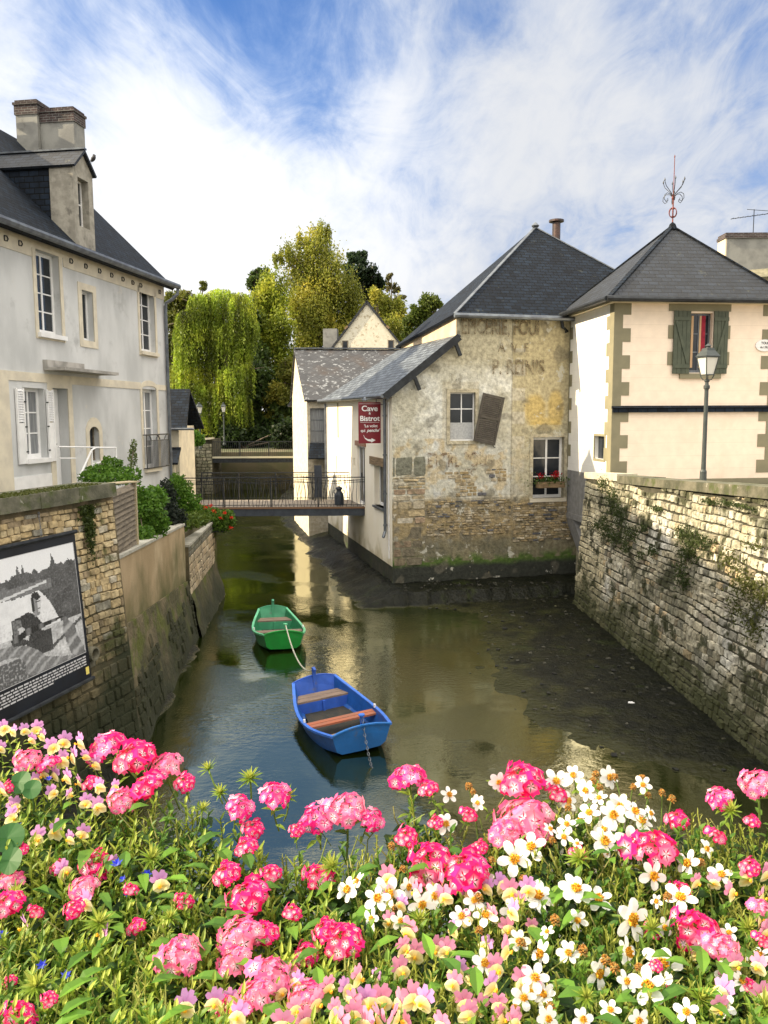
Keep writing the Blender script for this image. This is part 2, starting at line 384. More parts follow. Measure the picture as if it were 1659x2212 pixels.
# ------------------------------------------------------------------ river bed / mud banks, water, ground
def seg_d(p, a, b):
    ax, ay = a; bx, by = b; dx, dy = bx-ax, by-ay
    t = max(0, min(1, ((p[0]-ax)*dx+(p[1]-ay)*dy)/(dx*dx+dy*dy)))
    return math.hypot(p[0]-ax-t*dx, p[1]-ay-t*dy)
RB = [(0.4,21.7),(2.55,20.5),(2.35,17.5),(2.0,15.8),(2.45,13.6),(2.95,12.0),(4.3,10.9),(5.6,9.6)]
def inpoly(x, y, P):
    c = False; j = len(P)-1
    for i in range(len(P)):
        if (P[i][1] > y) != (P[j][1] > y) and x < (P[j][0]-P[i][0])*(y-P[i][1])/(P[j][1]-P[i][1])+P[i][0]: c = not c
        j = i
    return c
RPOLY = RB + [(9, 9), (9, 30), (0.4, 30)]
def bedh(x, y):
    n = .10*fnz(x*1.1, y*1.1, 3, 3) + .05*nz(x*4, y*4, 1) + .035*nz(x*2.1, y*2.1, 8)
    h = -.5
    # right hand mud flat
    dm = min(seg_d((x, y), RB[i], RB[i+1]) for i in range(len(RB)-1))
    s = dm if inpoly(x, y, RPOLY) else -dm
    h = max(h, min(.03 + .012*dm, s*.06) + n*.34)
    # bank under the white wall
    w = aw(0, 0); u = (Vector((x, y, 0))-A0)
    lx = u.dot(AU); ly = u.dot(AV)
    if ly > -1.5:
        e = 1.25 + .35*nz(ly*.6, 5) - .02*ly
        h = max(h, min(.34, (lx+e)*.30) + n*.8)
    # bank along the left walls
    if y < 40:
        xe = (-3.85 - .075*max(0, y-14) if y > 14 else -3.8) - 1.3*sst(22.5, 25, y)
        xe += .35*nz(y*.45, 2)
        h = max(h, min(.4, (xe-x)*.5) + n)
    return h
xs = np.arange(-6.2, 7.2, .12); ys = np.concatenate([np.arange(6, 30, .14), np.arange(30, 58, .6)])
b = MB(); idx = {}
Z = [[bedh(x, y) for y in ys] for x in xs]
for i in range(len(xs)):
    for j in range(len(ys)): b.v.append((xs[i], ys[j], Z[i][j]))
nj = len(ys)
for i in range(len(xs)-1):
    for j in range(nj-1):
        b.f.append((i*nj+j, (i+1)*nj+j, (i+1)*nj+j+1, i*nj+j+1)); b.c.append(None); b.uvs.append(None)
o = b.build('riverbed', MT['mud'], smooth=True); tag(o, 'dark wet mud banks of the river', None, kind='structure')

# water
m, nt, bs = nodes('river_water')
bs.inputs['Base Color'].default_value = (.030, .032, .014, 1); bs.inputs['Roughness'].default_value = .035
bs.inputs['IOR'].default_value = 2.5; bs.inputs['Specular Tint'].default_value = (1.0, .99, .74, 1); bs.inputs['Specular IOR Level'].default_value = .9
wc = mixrgb(nt, (.005,.009,.001), (.014,.019,.002), ramp(nt, noi(nt, .35, 5), .38, .66)); nt.links.new(wc, bs.inputs['Base Color'])
bp = nt.nodes.new('ShaderNodeBump'); bp.inputs['Strength'].default_value = .16; bp.inputs['Distance'].default_value = .03
rip = mth(nt, 'MULTIPLY', noi(nt, 7., 4, (1, 1.6, 1)), ramp(nt, noi(nt, .33, 3, off=2.), .42, .62, .25, 1.6))
rip2 = mth(nt, 'ADD', mth(nt, 'ADD', rip, mth(nt, 'MULTIPLY', noi(nt, 1.2, 3), .6)), mth(nt, 'MULTIPLY', noi(nt, 22., 2, (1, 2.2, 1)), ramp(nt, noi(nt, .55, 3, off=6.), .48, .60, .0, .9)))
nt.links.new(rip2, bp.inputs['Height']); nt.links.new(bp.outputs[0], bs.inputs['Normal'])
MT['water'] = m
b = MB(); b.poly([(-30,-8,0),(12,-8,0),(12,75,0),(-30,75,0)])
o = b.build('river_water', m); tag(o, 'calm dark river water', None, kind='structure')

# ground: one sheet with the river cut out of it
b = MB()
def gp(P, z): b.poly([(x, y, z) for x, y in P])
gp([(-900,-300),(-5.3,-300),(-5.3,7),(-4.9,9.6),(-4.35,12.1),(-8.1,12.1),(-8.1,17.6),(-6.8,26.2),(-7.2,30),(-14,56),(-900,56)], 2.9)
gp([(5.95,-300),(900,-300),(900,78),(3,78),(6.2,22.5),(6.2,21),(5.95,12.4)], 3.2)
gp([(-900,56),(-14,56),(-15,78),(-900,78)], 2.9)
gp([(-900,78),(900,78),(900,1800),(-900,1800)], 3.0)
gp([(-900,-900),(900,-900),(900,-300),(-900,-300)], 3.0)
o = b.build('ground', MT['earth']); tag(o, 'bare ground behind the river walls', None, kind='structure')
# garden terrace soil behind the low left walls
b = MB(); b.box(-9.6, -4.75, 12.2, 22.6, 1.2, 2.25)
o = b.build('garden_ground', MT['earth']); tag(o, 'raised soil of the riverside garden', None, kind='structure')
b = MB(); b.box(-16, 6, 57.2, 58, -1, 2.6); b.poly([(-16,58,2.6),(6,58,2.6),(6,78.2,3.004),(-16,78.2,3.004)])
o = b.build('far_bank', MT['earth']); tag(o, 'shaded river bank under the trees', None, kind='structure')
# pavement behind the quay wall
b = MB(); b.box(6.0, 40, -6, 21.0, 3.0, 3.22)
o = b.build('pavement', MT['paving']); tag(o, 'pale pavement behind the quay wall', None, kind='structure')

# ------------------------------------------------------------------ generic wall with openings
def wallgrid(mb, P, s0, s1, z0, z1, holes, depth, col=None, rcol=None, colf=None, sill=True):
    """rect wall on map P(s,z,d) with rectangular holes (s0,s1,z0,z1) and their reveals"""
    S = sorted(set([s0, s1]+[h[0] for h in holes]+[h[1] for h in holes])); Zs = sorted(set([z0, z1]+[h[2] for h in holes]+[h[3] for h in holes]))
    for i in range(len(S)-1):
        for j in range(len(Zs)-1):
            cs, cz = (S[i]+S[i+1])/2, (Zs[j]+Zs[j+1])/2
            if any(h[0] < cs < h[1] and h[2] < cz < h[3] for h in holes): continue
            mb.poly([P(S[i],Zs[j],0),P(S[i+1],Zs[j],0),P(S[i+1],Zs[j+1],0),P(S[i],Zs[j+1],0)], col)
    for h in holes:
        a, c, e, g = h[:4]; d = h[4] if len(h) > 4 else depth
        for q in ([(a,e),(a,g)], [(c,g),(c,e)], [(a,g),(c,g)], [(c,e),(a,e)]):
            (x0,y0),(x1,y1) = q
            mb.poly([P(x0,y0,0),P(x1,y1,0),P(x1,y1,d),P(x0,y0,d)], rcol or col)

def window(parent, P, a, c, e, g, d, cols=2, rows=3, fm='whitepaint', gm='glass', fw=.06, bw=.03, name='window', thick=.05, arch=0, mid=None):
    """frame mesh + one pane sub-part, recessed d behind the wall face"""
    f = MB()
    f.pbox(P, a, a+fw, e, g, d, d+thick); f.pbox(P, c-fw, c, e, g, d, d+thick)
    f.pbox(P, a+fw, c-fw, g-fw, g, d, d+thick); f.pbox(P, a+fw, c-fw, e, e+fw*1.3, d, d+thick)
    iw = (c-a-2*fw)
    for k in range(1, cols):
        x = a+fw+iw*k/cols; w = (fw*.8 if k*2 == cols else bw)
        f.pbox(P, x-w/2, x+w/2, e+fw*1.3, g-fw, d+.006, d+thick-.006)
    for k in range(1, rows):
        z = e+fw*1.3+(g-e-2.3*fw)*k/rows
        segs = [a+fw]+[a+fw+iw*q/cols for q in range(1, cols)]+[c-fw]
        for q in range(cols):
            x0 = segs[q]+(fw*.4 if q else 0); x1 = segs[q+1]-(fw*.4 if q < cols-1 else 0)
            f.pbox(P, x0, x1, z-bw/2, z+bw/2, d+.01, d+thick-.01)
    fo = f.build(name, MT[fm], parent)
    p = MB(); p.pbox(P, a+.01, c-.01, e+.01, g-.01, d+thick*.5, d+thick*.5+.02)
    p.build('pane', MT[gm], fo)
    return fo

# ------------------------------------------------------------------ stone walling
def stones(mb, P, s0, s1, z0, z1, hr, wr, colf, gap=.014, depth=.035, skip=None, wob=.0):
    z = z0
    while z < z1-.03:
        h = rnd.uniform(*hr); h = min(h, z1-z) if z1-z-h > hr[0]*.6 else z1-z
        s = s0 - rnd.uniform(0, wr[0])
        while s < s1:
            w = rnd.uniform(*wr); a = max(s, s0)+gap/2; c = min(s+w, s1)-gap/2; e = z+gap/2; g = z+h-gap/2
            if rnd.random() < .12 and h < hr[0]*1.2: g += 0
            s += w
            if c-a < .03: continue
            if skip and skip((a+c)/2, (e+g)/2): continue
            zo = wob*nz(a*.8, z*2, 4)
            cx, cy = (a+c)/2, (e+g)/2+zo; hw, hh = (c-a)/2, (g-e)/2
            ol = []; il = []
            k = rnd.uniform(.72, .92)
            dd = depth*rnd.uniform(.25, 1.5)
            for (ux, uy) in ((-1,-k),(-k,-1),(k,-1),(1,-k),(1,k),(k,1),(-k,1),(-1,k)):
                jx = rnd.uniform(-.1, .02); jy = rnd.uniform(-.12, .02)
                ol.append((cx+ux*hw*(1+jx), cy+uy*hh*(1+jy))); 
                il.append((cx+ux*(hw*.91)*(1+jx)+rnd.uniform(-.004,.004), cy+uy*(hh*.86)*(1+jy)+rnd.uniform(-.004,.004)))
            col = colf(cx, cy)
            o = [P(x, y, .01) for x, y in ol]; q = [P(x, y, -dd*rnd.uniform(.7, 1.1)) for x, y in il]
            b0 = len(mb.v)
            mb.v.extend([tuple(p) for p in o]+[tuple(p) for p in q]+[tuple(P(cx+rnd.uniform(-.3,.3)*hw, cy+rnd.uniform(-.3,.3)*hh, -dd*rnd.uniform(.85,1.12)))])
            for i in range(8):
                j = (i+1) % 8
                mb.f.append((b0+i, b0+j, b0+8+j, b0+8+i)); mb.c.append(col); mb.uvs.append([(0,0)]*4)
                mb.f.append((b0+8+i, b0+8+j, b0+16)); mb.c.append(col); mb.uvs.append([(0,0)]*3)
        z += h

def leafmass(pts, size, cA, cB, up=.3, elong=1.8, jit=.35, droop=0):
    """diamond leaf quads round the points (N,3)"""
    N_ = len(pts); a = nrs.normal(size=(N_, 3)); a[:, 2] -= droop*2; a /= np.linalg.norm(a, axis=1)[:, None]
    r = nrs.normal(size=(N_, 3)); r[:, 2] += up
    b_ = np.cross(a, r); b_ /= np.linalg.norm(b_, axis=1)[:, None]+1e-9
    s = size*(1+jit*(nrs.rand(N_)-.5)*2)[:, None]
    V = np.stack([pts-a*s, pts+b_*s/elong, pts+a*s, pts-b_*s/elong], axis=1)
    t = nrs.rand(N_)[:, None]; Cc = np.array(cA)*(1-t)+np.array(cB)*t
    Cc = Cc*(1+.25*(nrs.rand(N_)[:, None]-.5))
    return V, Cc

def bush(name, label, cat, blobs, n, size, cA, cB, group=None, kind=None, stems=True, droop=0, parent_loc=None):
    """blobs: (centre, (rx,ry,rz)); crown of small leaves and a few woody stems"""
    c0 = Vector(blobs[0][0]); base = parent_loc or Vector((c0.x, c0.y, c0.z-blobs[0][1][2]))
    tot = sum(b[1][0]*b[1][1]*b[1][2] for b in blobs); P_ = []
    for c, rr in blobs:
        k = max(8, int(n*rr[0]*rr[1]*rr[2]/tot)); q = nrs.normal(size=(k, 3)); q /= np.linalg.norm(q, axis=1)[:, None]
        rad = (.45+.6*nrs.rand(k)**.6)[:, None]
        nn = np.array([1+.35*nz(float(v[0])*2.2+c[0]*3, float(v[1])*2.2, float(v[2])*2.2) for v in q])[:, None]
        P_.append(np.array([c[0]-base.x, c[1]-base.y, c[2]-base.z])+q*rad*nn*np.array(rr))
    pts = np.concatenate(P_)
    V, Cc = leafmass(pts, size, cA, cB, droop=droop)
    if stems:
        t = thing(name, label, cat, base, 0, group)
        quads_mesh('foliage', V, Cc, MT['leaf'], t)
        s = MB()
        for c, rr in blobs[:14]:
            e = Vector(c)-base; s.tube([Vector((0,0,0)), e*.5+Vector((rnd.uniform(-.05,.05), 0, e.length*.06)), e], [max(.012, size*.25), max(.01, size*.18), .006], 5)
        s.build('stems', MT['bark'], t)
        return t
    V = V+np.array([base.x, base.y, base.z])[None, None, :]
    o = quads_mesh(name, V, Cc, MT['leaf'])
    return tag(o, label, cat, group, kind)
# ================================================================== LEFT HOUSE  (local: x along wall away from us, y into house)
HL = 24.5  # lengthened out of view so that the house shades the quay
hb = L0 - LD*HL
house = thing('town_house', 'long grey rendered house with slate roof and tall white windows beside the garden', 'house', (hb.x, hb.y, 0), math.atan2(LD.y, LD.x))
def HP(u, z, d=0): return Vector((HL-u, d, z))          # u measured from the far corner towards us
Hw = [(5.97,6.95,6.94,8.80,.17),(4.42,4.98,6.95,8.19,.18),(.72,1.72,6.92,8.79,.16),(6.86,7.72,4.09,5.68,.16),(5.86,6.53,2.92,5.71,.26),(4.41,4.91,3.9,4.78,.15),(.80,1.77,3.5,5.84,.16)]
b = MB(); wallgrid(b, HP, 0, HL, 0, 9.05, Hw, .17)
b.poly([HP(0,0,0),HP(0,9.05,0),HP(0,13.3,4.28),HP(0,9.05,8.5),HP(0,0,8.5)][::-1])
b.poly([HP(HL,0,0),HP(HL,9.05,0),HP(HL,13.3,4.28),HP(HL,9.05,8.5),HP(HL,0,8.5)])
b.poly([HP(0,0,8.5),HP(HL,0,8.5),HP(HL,9.05,8.5),HP(0,9.05,8.5)])
# arched head infill of the little window
b.build('wall', MT['greyrender'], house)
# roof
b = MB()
def roofslab(mb, q, t=.10):
    q = [Vector(p) for p in q]; n = (q[1]-q[0]).cross(q[-1]-q[0]).normalized()
    if n.z < 0: n = -n; q = q[::-1]
    lo = [p-n*t for p in q]; mb.poly(q)
    mb.poly(lo[::-1])
    for i in range(len(q)):
        j = (i+1) % len(q); mb.poly([lo[i], lo[j], q[j], q[i]])
roofslab(b, [HP(-.18,8.98,-.30),HP(HL+.2,8.98,-.30),HP(HL+.2,13.42,4.28),HP(-.18,13.42,4.28)])
roofslab(b, [HP(-.18,13.42,4.285),HP(HL+.2,13.42,4.285),HP(HL+.2,8.98,8.8),HP(-.18,8.98,8.8)])
rf = b.build('roof', MT['slatedark'], house)
# gutter and downpipe
g = MB(); g.tube([HP(-.28,9.03,-.38),HP(HL+.2,9.03,-.38)], .085, 8)
g.build('gutter', MT['zinc'], house)
g = MB(); g.tube([HP(-.22,9.0,-.38),HP(-.22,8.8,-.36),HP(-.10,8.62,-.22),HP(.02,8.5,-.07),HP(.05,8.3,-.07),HP(.06,2.9,-.07)], .05, 8)
g.build('downpipe', MT['zinc'], house)
# cream cornice and string course, plinth, pilaster
c = MB()
c.pbox(HP, 0, 5.78, 8.60, 9.0, -.02, .01); c.pbox(HP, 7.10, HL, 8.60, 9.0, -.02, .01); c.pbox(HP, 5.78, 7.10, 8.80, 9.0, -.02, .01)
cor = c.build('cornice', MT['creamstone'], house)
r_ = MB()
for u in (8.07,7.55,5.45,4.75,4.05,3.4,2.75,2.15,1.65,.35):
    z = 8.79; r_.tube([HP(u+.05,z+.05,-.035),HP(u-.02,z+.05,-.05),HP(u-.06,z,-.05),HP(u-.02,z-.05,-.05),HP(u+.05,z-.05,-.035),HP(u+.05,z+.05,-.035)], .014, 5)
r_.build('iron_cleats', MT['darkmetal'], house)
c = MB(); c.pbox(HP, 0, .76, 5.84, 6.0, -.018, .01); c.pbox(HP, 1.85, 8.25, 5.82, 6.02, -.018, .01)
c.pbox(HP, 8.25, 9.6, 2.8, 6.02, -.03, .01)
c.build('string_course', MT['creamstone'], house)
c = MB(); c.pbox(HP, 6.55, 8.25, 2.8, 3.72, -.014, .01); c.build('plinth', MT['whitepaint'], house)
def surround(a, c_, e, g_, w, top=True, bot=True, proud=.02, name='window_surround', wt=None):
    m_ = MB(); wt = wt or w
    m_.pbox(HP, a-w, a, e-(w if bot else 0), g_+(wt if top else 0), -proud, .012); m_.pbox(HP, c_, c_+w, e-(w if bot else 0), g_+(wt if top else 0), -proud, .012)
    if top: m_.pbox(HP, a, c_, g_, g_+wt, -proud, .012)
    if bot: m_.pbox(HP, a, c_, e-w, e, -proud, .012)
    return m_.build(name, MT['creamstone'], house)
surround(5.97,6.95,6.94,8.80,.13, top=False); surround(4.42,4.98,6.95,8.19,.17); surround(.72,1.72,6.92,8.79,.12, top=False)
surround(5.86,6.53,2.92,5.71,.20, bot=False, name='door_surround', wt=.11); surround(.80,1.77,3.5,5.84,.13, bot=False, top=False)
# lintel of balcony window: shallow arch
m_ = MB(); pts = [(.68,5.84)]+[(1.285+.60*math.cos(t), 5.86+.22*math.sin(t)) for t in np.linspace(math.pi, 0, 9)][::-1]+[(1.9,5.84)]
for i in range(8):
    t0 = math.pi*i/8; t1 = math.pi*(i+1)/8
    o_ = lambda t, rx, ry, z: (1.285-rx*math.cos(t), z+ry*math.sin(t))
    a1 = o_(t0,.62,.26,5.84); a2 = o_(t1,.62,.26,5.84); b1 = o_(t0,.5,.10,5.84); b2 = o_(t1,.5,.10,5.84)
    m_.quadbox([HP(b1[0],b1[1],-.02),HP(b2[0],b2[1],-.02),HP(b2[0],b2[1],.02),HP(b1[0],b1[1],.02),HP(a1[0],a1[1],-.02),HP(a2[0],a2[1],-.02),HP(a2[0],a2[1],.02),HP(a1[0],a1[1],.02)])
m_.build('window_head', MT['creamstone'], house)
# little arched window surround
m_ = MB(); m_.pbox(HP, 4.24, 4.41, 3.7, 4.62, -.02, .012); m_.pbox(HP, 4.91, 5.08, 3.7, 4.62, -.02, .012)
for i in range(10):
    t0 = math.pi*i/10; t1 = math.pi*(i+1)/10
    f_ = lambda t, rx, ry: (4.66-rx*math.cos(t), 4.62+ry*math.sin(t))
    a1 = f_(t0,.42,.40); a2 = f_(t1,.42,.40); b1 = f_(t0,.25,.16); b2 = f_(t1,.25,.16)
    m_.quadbox([HP(b1[0],b1[1],-.02),HP(b2[0],b2[1],-.02),HP(b2[0],b2[1],.02),HP(b1[0],b1[1],.02),HP(a1[0],a1[1],-.02),HP(a2[0],a2[1],-.02),HP(a2[0],a2[1],.02),HP(a1[0],a1[1],.02)])
m_.build('window_surround', MT['creamstone'], house)
# windows
def sill(parent, a, c_, z, pr=.10, h=.10, m='creamstone'):
    s_ = MB(); s_.pbox(HP, a-.05, c_+.05, z-h, z, -pr, .15); return s_.build('sill', MT[m], parent)
w = window(house, HP, 5.97, 6.95, 6.94, 8.80, .165, 2, 4, fw=.08); sill(w, 5.93, 6.97, 6.945, m='whitepaint')
w = window(house, HP, 4.42, 4.98, 6.95, 8.19, .155, 2, 1, fw=.06)
w = window(house, HP, .72, 1.72, 6.92, 8.79, .155, 2, 4, fw=.08); sill(w, .70, 1.74, 6.925)
w = window(house, HP, 6.86, 7.72, 4.09, 5.68, .155, 2, 3, gm='curtain', fw=.08); sill(w, 6.86, 7.72, 4.095, m='whitepaint')
w = window(house, HP, .80, 1.77, 3.5, 5.84, .155, 2, 4, gm='curtain', fw=.09); sill(w, .82, 1.75, 3.5)
w = window(house, HP, 4.41, 4.91, 3.9, 4.78, .13, 2, 1, fm='woodgrey', fw=.05)
# front door, half open dark gap and white leaf
dm = MB(); dm.pbox(HP, 5.87, 6.20, 2.93, 5.70, .25, .29); dm.pbox(HP, 6.44, 6.52, 2.93, 5.70, .24, .29); dm.pbox(HP, 6.20, 6.24, 2.93, 5.70, .235, .27)
do = dm.build('door', MT['whitepaint'], house)
dg = MB(); dg.pbox(HP, 6.24, 6.44, 2.93, 5.70, .262, .28); dg.build('pane', MT['glass'], do)
dg = MB(); dg.pbox(HP, 6.19, 6.23, 4.25, 4.5, .21, .234); dg.bar(HP(6.21,4.38,.2), HP(6.1,4.38,.2), .02); dg.build('handle', MT['darkmetal'], do)
# shutters folded back on the wall
for (a, c_) in ((7.74, 8.04), (6.555, 6.845)):
    s_ = MB(); s_.pbox(HP, a, a+.05, 4.0, 5.66, -.06, -.02); s_.pbox(HP, c_-.05, c_, 4.0, 5.66, -.06, -.02)
    s_.pbox(HP, a+.05, c_-.05, 4.0, 4.9, -.05, -.025)
    for k in range(13):
        z = 4.93+k*.055; P4 = [HP(a+.05,z,-.055),HP(c_-.05,z,-.055),HP(c_-.05,z+.05,-.03),HP(a+.05,z+.05,-.03)]
        s_.poly(P4[::-1]); s_.poly([p+Vector((0,.008,0)) for p in P4])
    so_ = s_.build('shutter', MT['whitepaint'], house)
    h_ = MB()
    for z in (4.25, 4.8, 5.35): h_.pbox(HP, a-.03 if a > 7 else c_-.02, a+.04 if a > 7 else c_+.05, z, z+.03, -.075, -.058)
    h_.build('hinge', MT['darkmetal'], so_)
# canopy slab
c = MB(); c.pbox(HP, 4.25, 6.86, 6.10, 6.17, -.55, .0); c.pbox(HP, 5.2, 6.86, 6.17, 6.34, -.12, 0)
c.build('door_canopy', mat('canopy_slab', (.42,.40,.37), (.25,.24,.22), scale=3, rough=.9), house)
# balcony rail
rl = MB()
rl.bar(HP(.25,4.5,-.12), HP(1.85,4.5,-.12), .035); rl.bar(HP(.25,4.33,-.12), HP(1.85,4.33,-.12), .02); rl.bar(HP(.25,3.52,-.12), HP(1.85,3.52,-.12), .03)
for k in range(19):
    u = .27+k*1.56/18; rl.tube([HP(u,3.52,-.12),HP(u,4.33,-.12)], .010, 5)
for (u0, sg) in ((.45,1),(1.05,-1),(1.05,1),(1.65,-1)):
    rl.tube([HP(u0+sg*.28*math.sin(t*1.2)*(t/3), 4.415+.07*math.cos(t*2.2), -.12) for t in np.linspace(0, 3, 12)], .009, 4)
for u in (.25, 1.85): rl.bar(HP(u,4.5,-.12), HP(u,4.5,.0), .025); rl.bar(HP(u,3.52,-.12), HP(u,3.52,.0), .025); rl.bar(HP(u,3.52,-.12), HP(u,4.5,-.12), .025)
rl.build('balcony_railing', MT['darkmetal'], house)
# dormer: stone front flush with the wall
D0, D1 = 4.15, 5.12
d = MB(); wallgrid(d, HP, D0, D1, 8.95, 11.12, [(4.38,4.90,9.75,10.92)], .2)
d.poly([HP(D0,11.12,0),HP(D1,11.12,0),HP((D0+D1)/2,11.55,0)]) 
for u in (D0, D1):
    q = [HP(u,8.95,0),HP(u,11.12,0),HP(u,11.12,.62),HP(u,9.55,.62)]; d.poly(q if u == D0 else q[::-1])
dor = d.build('dormer', mat('dormer_stone', (.36,.34,.29), (.24,.225,.19), scale=4, rough=.9, bump=.4, spots=(.15,.14,.12), sscale=4), house)
d = MB()
for u in (D0+.02, D1-.02): d.poly([HP(u,9.5,.62),HP(u,11.12,.62),HP(u,11.12,2.2)])
d.poly([HP(D0,9.6,.62),HP(D0,11.1,.6),HP(D1,11.1,.6),HP(D1,9.6,.62)])
d.build('dormer_cheek', MT['slatedark'], dor)
d = MB(); mid = (D0+D1)/2
for sg in (-1, 1):
    roofslab(d, [HP(mid,11.64,-.09),HP(mid+sg*.56,11.13,-.09),HP(mid+sg*.56,11.13,2.4),HP(mid,11.64,2.9)], .06)
d.build('dormer_roof', MT['slate'], dor)
d = MB(); d.bar(HP(mid,11.65,-.10), HP(mid,11.65,2.8), .14, .04); d.build('ridge_flashing', MT['zinc'], dor)
window(dor, HP, 4.38, 4.90, 9.75, 10.92, .19, 1, 2, fw=.05)
# chimneys
d = MB(); d.pbox(HP, .05, .85, 11.0, 14.55, 2.95, 3.75); d.build('chimney', MT['chimney'], house); ch = house.children[-1] if False else None
def chimney(u0, u1, d0, d1, z0, z1, caps=.28, mname='chimney', pots=0):
    k = MB(); k.pbox(HP, u0, u1, z0, z1, d0, d1); o_ = k.build('chimney', MT[mname], rf)
    k = MB(); k.pbox(HP, u0-.03, u1+.03, z1, z1+caps, d0-.03, d1+.03); k.pbox(HP, u0-.06, u1+.06, z1+caps, z1+caps+.07, d0-.06, d1+.06); k.pbox(HP, u0-.01, u1+.01, z1+caps+.07, z1+caps+.14, d0-.01, d1+.01); k.build('chimney_cap', MT['brick'], rf)
    return o_
for o_ in [c_ for c_ in house.children if c_.name.startswith('chimney')]: bpy.data.objects.remove(o_)
chimney(.02, .66, 2.35, 3.42, 11.0, 13.78)
chimney(.10, .80, 3.43, 4.12, 11.8, 14.0)
chimney(1.15, 1.75, 4.72, 5.3, 12.6, 13.95, caps=.12, mname='creamstone')
k = MB(); k.pbox(HP, 1.17, 1.27, 14.16, 14.4, 4.75, 4.85); k.pbox(HP, 1.63, 1.73, 14.16, 14.4, 4.75, 4.85); k.pbox(HP, 1.17, 1.27, 14.16, 14.4, 5.15, 5.25)
q = [HP(1.05,14.4,4.6),HP(1.85,14.4,4.6),HP(1.85,14.4,5.4),HP(1.05,14.4,5.4)]; apx = HP(1.45,14.75,5.0)
for i in range(4): k.poly([q[i], q[(i+1)%4], apx])
k.poly(q[::-1]); k.build('chimney_cowl', MT['brick'], rf)
# bird on the dormer
bp_ = Vector(house.matrix_basis @ HP(mid-.35, 11.62, -.05)) if False else (L0 - LD*(mid-.42) + LN*.02 + Vector((0,0,11.46)))
bd = MB(); bd.lathe([(.001,-.10),(.035,-.07),(.055,0),(.045,.06),(.02,.10)], (0,0,.10), 8)
Mx = Matrix.Translation(bp_) @ Matrix.Rotation(R(55), 4, 'X')
bd.v = [tuple(Matrix.Rotation(R(50),3,'X') @ Vector(v)) for v in bd.v]
bd.lathe([(.001,-.035),(.03,-.01),(.03,.02),(.001,.04)], (0,-.11,.14), 8); bd.bar((0,-.14,.14),(0,-.18,.135),.012); bd.bar((0,.06,.03),(0,.17,-.01),.04,.012); bd.tube([(0.02,0,.05),(0.02,0,-.03)],.006,4); bd.tube([(-.02,0,.05),(-.02,0,-.03)],.006,4)
bo = bd.build('bird', mat('dark_feathers', (.05,.05,.055), rough=.8), smooth=True); bo.location = bp_; bo.rotation_euler = (0,0,R(60)); tag(bo, 'small dark bird perched on the dormer gable of the grey house', 'bird')

# white steel handrail by the door steps
hr = MB()
def hq(px, py, u): # point on a plane 1.0 m out from the house wall
    d_ = ray(px, py); p0 = L0+LN*.95; t = (p0-Vector((0,0,CAMZ))).dot(LN)/d_.dot(LN); return Vector((0,0,CAMZ))+d_*t
P1 = [hq(*p, 0) for p in ((168,1038),(198,972),(207,967),(250,967),(251,985),(250,1000))]
hr.tube(P1, .022, 6); hr.tube([hq(190,1030,0), hq(200,1003,0), hq(240,992,0)], .018, 6)
P2 = [hq(170,965,0)+LN*-.5, hq(250,967,0)+LN*-.1]; hr.tube(P2, .02, 6)
hr.tube([hq(172,990,0)+LN*-.5, hq(190,990,0)+LN*-.3], .015, 6)
for p in (P1[1], P1[3]): hr.tube([p, Vector((p.x, p.y, 2.85))], .02, 6)
tag(hr.build('handrail', MT['whitepaint']), 'white tubular handrail beside the steps of the grey house', 'handrail')

# small slate-roofed outbuilding beyond the house
sh = thing('outbuilding', 'small shed with a steep slate roof beyond the grey house', 'shed', (-8.6, 29.6, 0), 0)
b = MB(); b.box(-2.0, 1.28, 0, 2.4, 0, 4.7); b.build('wall', MT['creamstone'], sh)
b = MB(); roofslab(b, [(-2.2,-.25,4.62),(1.62,-.25,4.62),(1.45,1.2,6.05),(-2.2,1.2,6.05)], .09); roofslab(b, [(-2.2,1.2,6.05),(1.45,1.2,6.05),(1.62,2.7,4.62),(-2.2,2.7,4.62)], .09); b.build('roof', MT['slatedark'], sh)
b = MB(); b.tube([(-2.2,-.3,4.6),(1.9,-.3,4.6)], .05, 6); b.build('gutter', MT['zinc'], sh)
b = MB(); roofslab(b, [(.2,-1.2,3.45),(1.5,-1.2,3.45),(1.35,-.02,3.95),(.2,-.02,3.95)], .07); b.build('porch_roof', MT['slatedark'], sh)
b = MB(); b.bar((1.3,-1.0,3.4),(1.3,-1.0,2.2),.12); b.bar((.4,-1.0,3.4),(.4,-1.0,2.2),.12); b.build('porch_posts', MT['creamstone'], sh)

